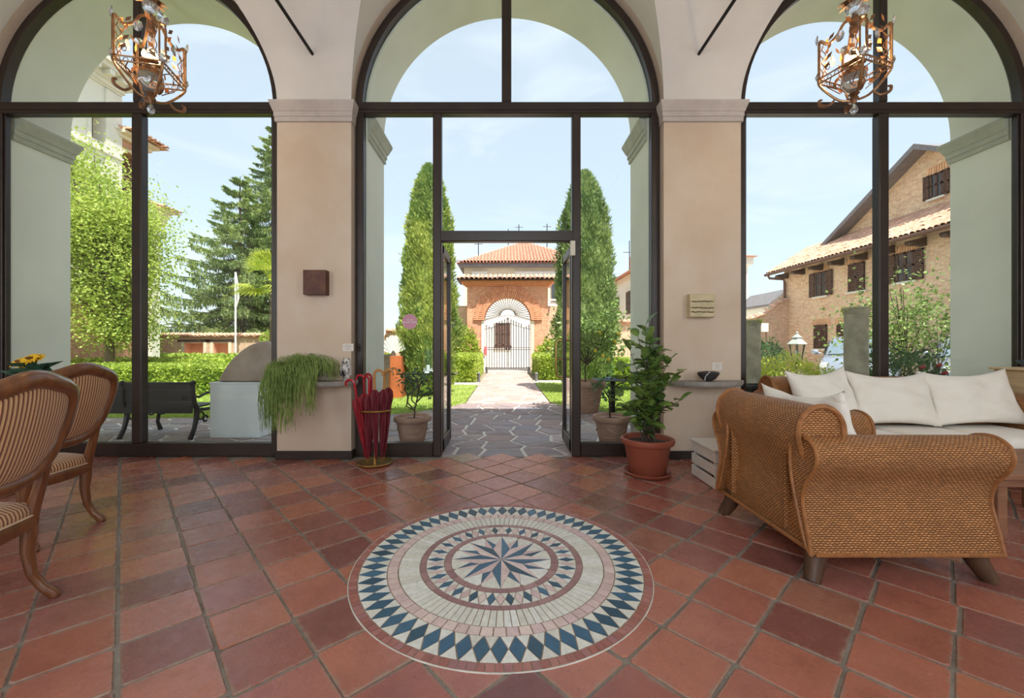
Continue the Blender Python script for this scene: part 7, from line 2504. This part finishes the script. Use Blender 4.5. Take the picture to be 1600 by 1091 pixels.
# ------------------------------------------------------------------ hanging lanterns
M['gilt'] = mat_plain('antique_gilt_metal', (190, 150, 108), .38, .85, var=.2, scale=18, c2=(120, 84, 60))
M['gilt_dark'] = mat_plain('dark_gilt_leaf', (142, 104, 76), .45, .7, var=.2, scale=18)
M['crystal'] = mat_crystal('cut_crystal')
M['amber'] = mat_plain('amber_glass', (214, 130, 70), .2, .0, var=.1)
M['candle_sleeve'] = mat_plain('cream_candle_sleeve', (232, 206, 160), .5, var=.05)
M['bulb'] = mat_emit('warm_bulb', (255, 214, 150), 9.0)
def sm(pts, k=4):
    out = []
    n = len(pts)
    P = [Vector(p) for p in pts]
    for i in range(n - 1):
        p0, p1, p2, p3 = P[max(i - 1, 0)], P[i], P[i + 1], P[min(i + 2, n - 1)]
        for j in range(k):
            t = j / k
            out.append(.5 * ((2 * p1) + (p2 - p0) * t + (2 * p0 - 5 * p1 + 4 * p2 - p3) * t * t + (-p0 + 3 * p1 - 3 * p2 + p3) * t ** 3))
    out.append(P[-1])
    return out
def lantern():
    t = thing('hanging_lantern', 'lantern', 'lantern')
    H = .145
    cs = [(-H, -H), (H, -H), (H, H), (-H, H)]
    z0, z1 = .30, .56             # posts
    rnd_ = random.Random(3)
    for (x, y) in cs:
        s = 1.0
        for d in (-.012, .012):
            mb = MB(); mb.tube([(x + d, y + d * (1 if x * y < 0 else -1), z0), (x + d, y + d * (1 if x * y < 0 else -1), z1)], .006, 7); mb.build('post', M['gilt'], t, True)
        # arm from the post top up to the hub, curled
        mb = MB(); mb.tube(sm([(x, y, z1 - .01), (x * .96, y * .96, z1 + .02), (x * .75, y * .75, z1 - .015), (x * .48, y * .48, z1 + .03), (x * .3, y * .3, z1 + .10), (x * .12, y * .12, z1 + .12), (x * .08, y * .08, z1 + .085)]), .010, 7); mb.build('arm', M['gilt'], t, True)
        # crystal plaques on post tops and at the rail corners
        for (zz, k) in ((z1 + .03, .036), (z0 + .015, .03)):
            mb = MB()
            c_ = Vector((x * 1.06, y * 1.06, zz)); n_ = Vector((x, y, 0)).normalized(); sd = n_.cross(Vector((0, 0, 1)))
            ring_ = [c_ + (sd * math.cos(a) + Vector((0, 0, 1)) * math.sin(a)) * k for a in [2 * PI * j / 8 for j in range(8)]]
            mb.add(ring_ + [c_ + n_ * .014, c_ - n_ * .008], [(j, (j + 1) % 8, 8) for j in range(8)] + [((j + 1) % 8, j, 9) for j in range(8)]); mb.build('crystal_plaque', M['crystal'], t)
        # lower struts sweeping to the bottom finial
        mb = MB(); mb.tube(sm([(x, y, z0), (x * 1.0, y * 1.0, z0 - .045), (x * .75, y * .75, z0 - .12), (x * .42, y * .42, z0 - .19), (x * .12, y * .12, z0 - .21)]), .0085, 7); mb.build('lower_strut', M['gilt'], t, True)
        mb = MB(); mb.tube(sm([(x * .5, y * .5, .135), (x * .7, y * .7, .09), (x * .95, y * .95, .10), (x * 1.0, y * 1.0, .135), (x * .9, y * .9, .14)]), [.006 + .005 * math.sin(PI * i / 16) for i in range(17)], 7); mb.build('bottom_scroll', M['gilt_dark'], t, True)
    for i in range(4):
        (xa, ya), (xb, yb) = cs[i], cs[(i + 1) % 4]
        for z in (z0, z0 - .035):
            mb = MB(); mb.tube([(xa, ya, z), (xb, yb, z)], .0055, 6); mb.build('rail', M['gilt'], t, True)
        m = 6
        mb = MB()
        for k in range(m):      # little arches between the rails
            f0, f1 = (k + .15) / m, (k + .85) / m
            p0 = Vector((xa + (xb - xa) * f0, ya + (yb - ya) * f0, z0 - .035)); p1 = Vector((xa + (xb - xa) * f1, ya + (yb - ya) * f1, z0 - .035))
            mb.tube([p0, p0.lerp(p1, .2) + Vector((0, 0, .024)), p0.lerp(p1, .8) + Vector((0, 0, .024)), p1], .0025, 4, cap=False)
        mb.build('rail_arches', M['gilt_dark'], t)
        mx_, my_ = (xa + xb) / 2, (ya + yb) / 2
        # scroll with leaves climbing on each side
        sdv = Vector((xb - xa, yb - ya, 0)).normalized()
        mb = MB()
        for s in (-1, 1):
            c_ = Vector((mx_, my_, z0 + .05)) + sdv * s * .085
            mb.tube([c_ + sdv * (s * .028 * math.cos(a) * (1 - a / 9)) + Vector((0, 0, .03 * math.sin(a) * (1 - a / 9))) for a in [j * .5 for j in range(14)]], .003, 5)
        mb.build('scroll', M['gilt_dark'], t, True)
        mb = MB()      # twining vine stems
        for s in (-1, 1):
            base_ = Vector((mx_, my_, z0)) + sdv * s * .118
            mb.tube(sm([base_ + sdv * (-s * .02 * (q % 2)) + Vector((mx_, my_, 0)).normalized() * (.012 * ((q + 1) % 2)) + Vector((0, 0, .05 * q)) for q in range(6)]), .003, 5)
            lo_ = Vector((mx_, my_, z0 - .04)) + sdv * s * .06
            mb.tube(sm([lo_, lo_ + sdv * s * .03 + Vector((-mx_ * .2, -my_ * .2, -.03)), lo_ + Vector((-mx_ * .35, -my_ * .35, -.06)), lo_ - sdv * s * .03 + Vector((-mx_ * .5, -my_ * .5, -.09))]), .0035, 5)
        mb.build('vine', M['gilt_dark'], t, True)
        for k in range(11):
            s = -1 if k % 2 else 1
            b_ = Vector((mx_, my_, z0 - .05 + .032 * k)) + sdv * s * (.115 - .004 * k)
            if k < 2: b_ = Vector((mx_ * .8, my_ * .8, z0 - .07 - .02 * k)) + sdv * s * .06
            d_ = (sdv * -s * .6 + Vector((0, 0, .8)) + Vector((rnd_.uniform(-.3, .3), rnd_.uniform(-.3, .3), 0))).normalized()
            w_ = d_.cross(Vector((mx_, my_, .01)).normalized()) * .012
            mb = MB(); nn_ = Vector((mx_, my_, 0)).normalized() * .004
            w_ = w_ * 1.3; mb.add([b_, b_ + d_ * .03 + w_, b_ + d_ * .06, b_ + d_ * .03 - w_, b_ + d_ * .03 + nn_], [(0, 1, 4), (1, 2, 4), (2, 3, 4), (3, 0, 4)])
            mb.build('leaf', M['amber'] if k % 3 == 1 else M['gilt_dark'], t)
        # glass leaf in the middle
        mb = MB(); c_ = Vector((mx_, my_, z1 - .04 - .05 * (i % 2)))
        n_ = Vector((mx_, my_, 0)).normalized()
        rg_ = [c_ + sdv * .03 * math.cos(a) + Vector((0, 0, .04 * math.sin(a))) for a in [2 * PI * j / 8 for j in range(8)]]
        mb.add(rg_ + [c_ + n_ * .012, c_ - n_ * .006], [(j, (j + 1) % 8, 8) for j in range(8)] + [((j + 1) % 8, j, 9) for j in range(8)]); mb.build('crystal_leaf', M['crystal'], t)
    # centre: hub, glass stem, candle cluster, glass bowl, finial, drop
    mb = MB(); mb.lathe([(.0, .55), (.02, .56), (.03, .60), (.02, .64), (.028, .67), (.012, .70), (0, .71)], (0, 0, 0), 14); mb.build('hub', M['gilt_dark'], t, True)
    mb = MB(); mb.lathe([(.014, .44), (.018, .47), (.014, .50), (.018, .53), (.014, .54), (.016, .555), (.014, .57)], (0, 0, 0), 12); mb.build('glass_stem', M['crystal'], t, True)
    mb = MB(); mb.lathe([(.0, .14), (.02, .145), (.045, .165), (.068, .20), (.075, .24), (.074, .262)], (0, 0, 0), 20, False); mb.build('glass_bowl', M['crystal'], t, True)
    mb = MB(); mb.lathe([(.06, .262), (.066, .268), (.066, .30), (.058, .305), (0, .305)], (0, 0, 0), 18); mb.build('candle_ring', M['gilt'], t, True)
    for k in range(4):
        a = PI / 4 + k * PI / 2
        x, y = .04 * math.cos(a), .04 * math.sin(a)
        mb = MB(); mb.lathe([(.012, .30), (.012, .375), (0, .375)], (x, y, 0), 10); sl_ = mb.build('candle_sleeve', M['candle_sleeve'], t, True)
        mb = MB(); mb.lathe([(.008, .375), (.015, .395), (.014, .41), (.006, .432), (0, .438)], (x, y, 0), 10); mb.build('bulb', M['bulb'], sl_, True)
        mb = MB(); mb.lathe([(.012, .338), (.03, .348), (.034, .36), (.012, .35)], (x, y, 0), 12, False); mb.build('drip_pan', M['gilt'], sl_, True)
    mb = MB(); mb.lathe([(.0, .06), (.012, .065), (.02, .085), (.03, .10), (.02, .12), (.035, .135), (.01, .15), (0, .15)], (0, 0, 0), 12); mb.build('finial', M['gilt_dark'], t, True)
    mb = MB(); mb.lathe([(0, -.015), (.02, .005), (.028, .02), (.016, .045), (.006, .062), (0, .064)], (0, 0, 0), 6); mb.build('crystal_drop', M['crystal'], t)
    # crown of leaves, glass cup and chain
    for k in range(12):
        a = 2 * PI * k / 12
        d = Vector((math.cos(a), math.sin(a), 0))
        sd = Vector((-math.sin(a), math.cos(a), 0)) * .018
        b_ = Vector((0, 0, .78))
        mb = MB(); mb.add([b_ + d * .015, b_ + d * .05 + sd + Vector((0, 0, .03)), b_ + d * .1 + Vector((0, 0, .015 + .01 * (k % 2))), b_ + d * .05 - sd + Vector((0, 0, .03)), b_ + d * .05 + Vector((0, 0, .04))], [(0, 1, 4), (1, 2, 4), (2, 3, 4), (3, 0, 4)])
        mb.build('crown_leaf', M['gilt_dark'], t)
    mb = MB(); mb.lathe([(.012, .705), (.03, .715), (.048, .74), (.052, .775), (.05, .775), (.045, .74), (.01, .72)], (0, 0, 0), 18, False); mb.build('glass_cup', M['crystal'], t, True)
    mb = MB()
    for k in range(26):
        zc = .82 + k * .0575
        ax_ = Vector((1, 0, 0)) if k % 2 else Vector((0, 1, 0))
        mb.tube([Vector((0, 0, zc)) + ax_ * .011 * math.cos(a) + Vector((0, 0, .034 * math.sin(a))) for a in [2 * PI * j / 10 for j in range(10)]], .0035, 5, closed=True)
    mb.build('chain', M['gilt_dark'], t, True)
    mb = MB(); mb.lathe([(.05, 2.30), (.045, 2.33), (.0, 2.36)], (0, 0, 0), 16); mb.build('ceiling_rose', M['gilt_dark'], t, True)
    return t
ln1 = lantern()
ln2 = copy_tree(ln1)
for o_, x, rz, lb in ((ln1, -2.565, .22, 'gilt cage lantern with crystals and lit bulbs hanging at the left'), (ln2, 2.52, -1.25, 'gilt cage lantern with crystals and lit bulbs hanging at the right')):
    o_.location = (x, 3.0, 2.885)
    o_.rotation_euler = (0, 0, rz)
    o_['label'] = lb; o_['group'] = 'hanging lanterns'
    ld = bpy.data.lights.new('lantern_light', 'POINT'); ld.energy = 14; ld.color = (1.0, .74, .42); ld.shadow_soft_size = .05
    lo = bpy.data.objects.new('lantern_light', ld); COL.objects.link(lo); lo.location = (x, 3.0, 2.885 + .43)
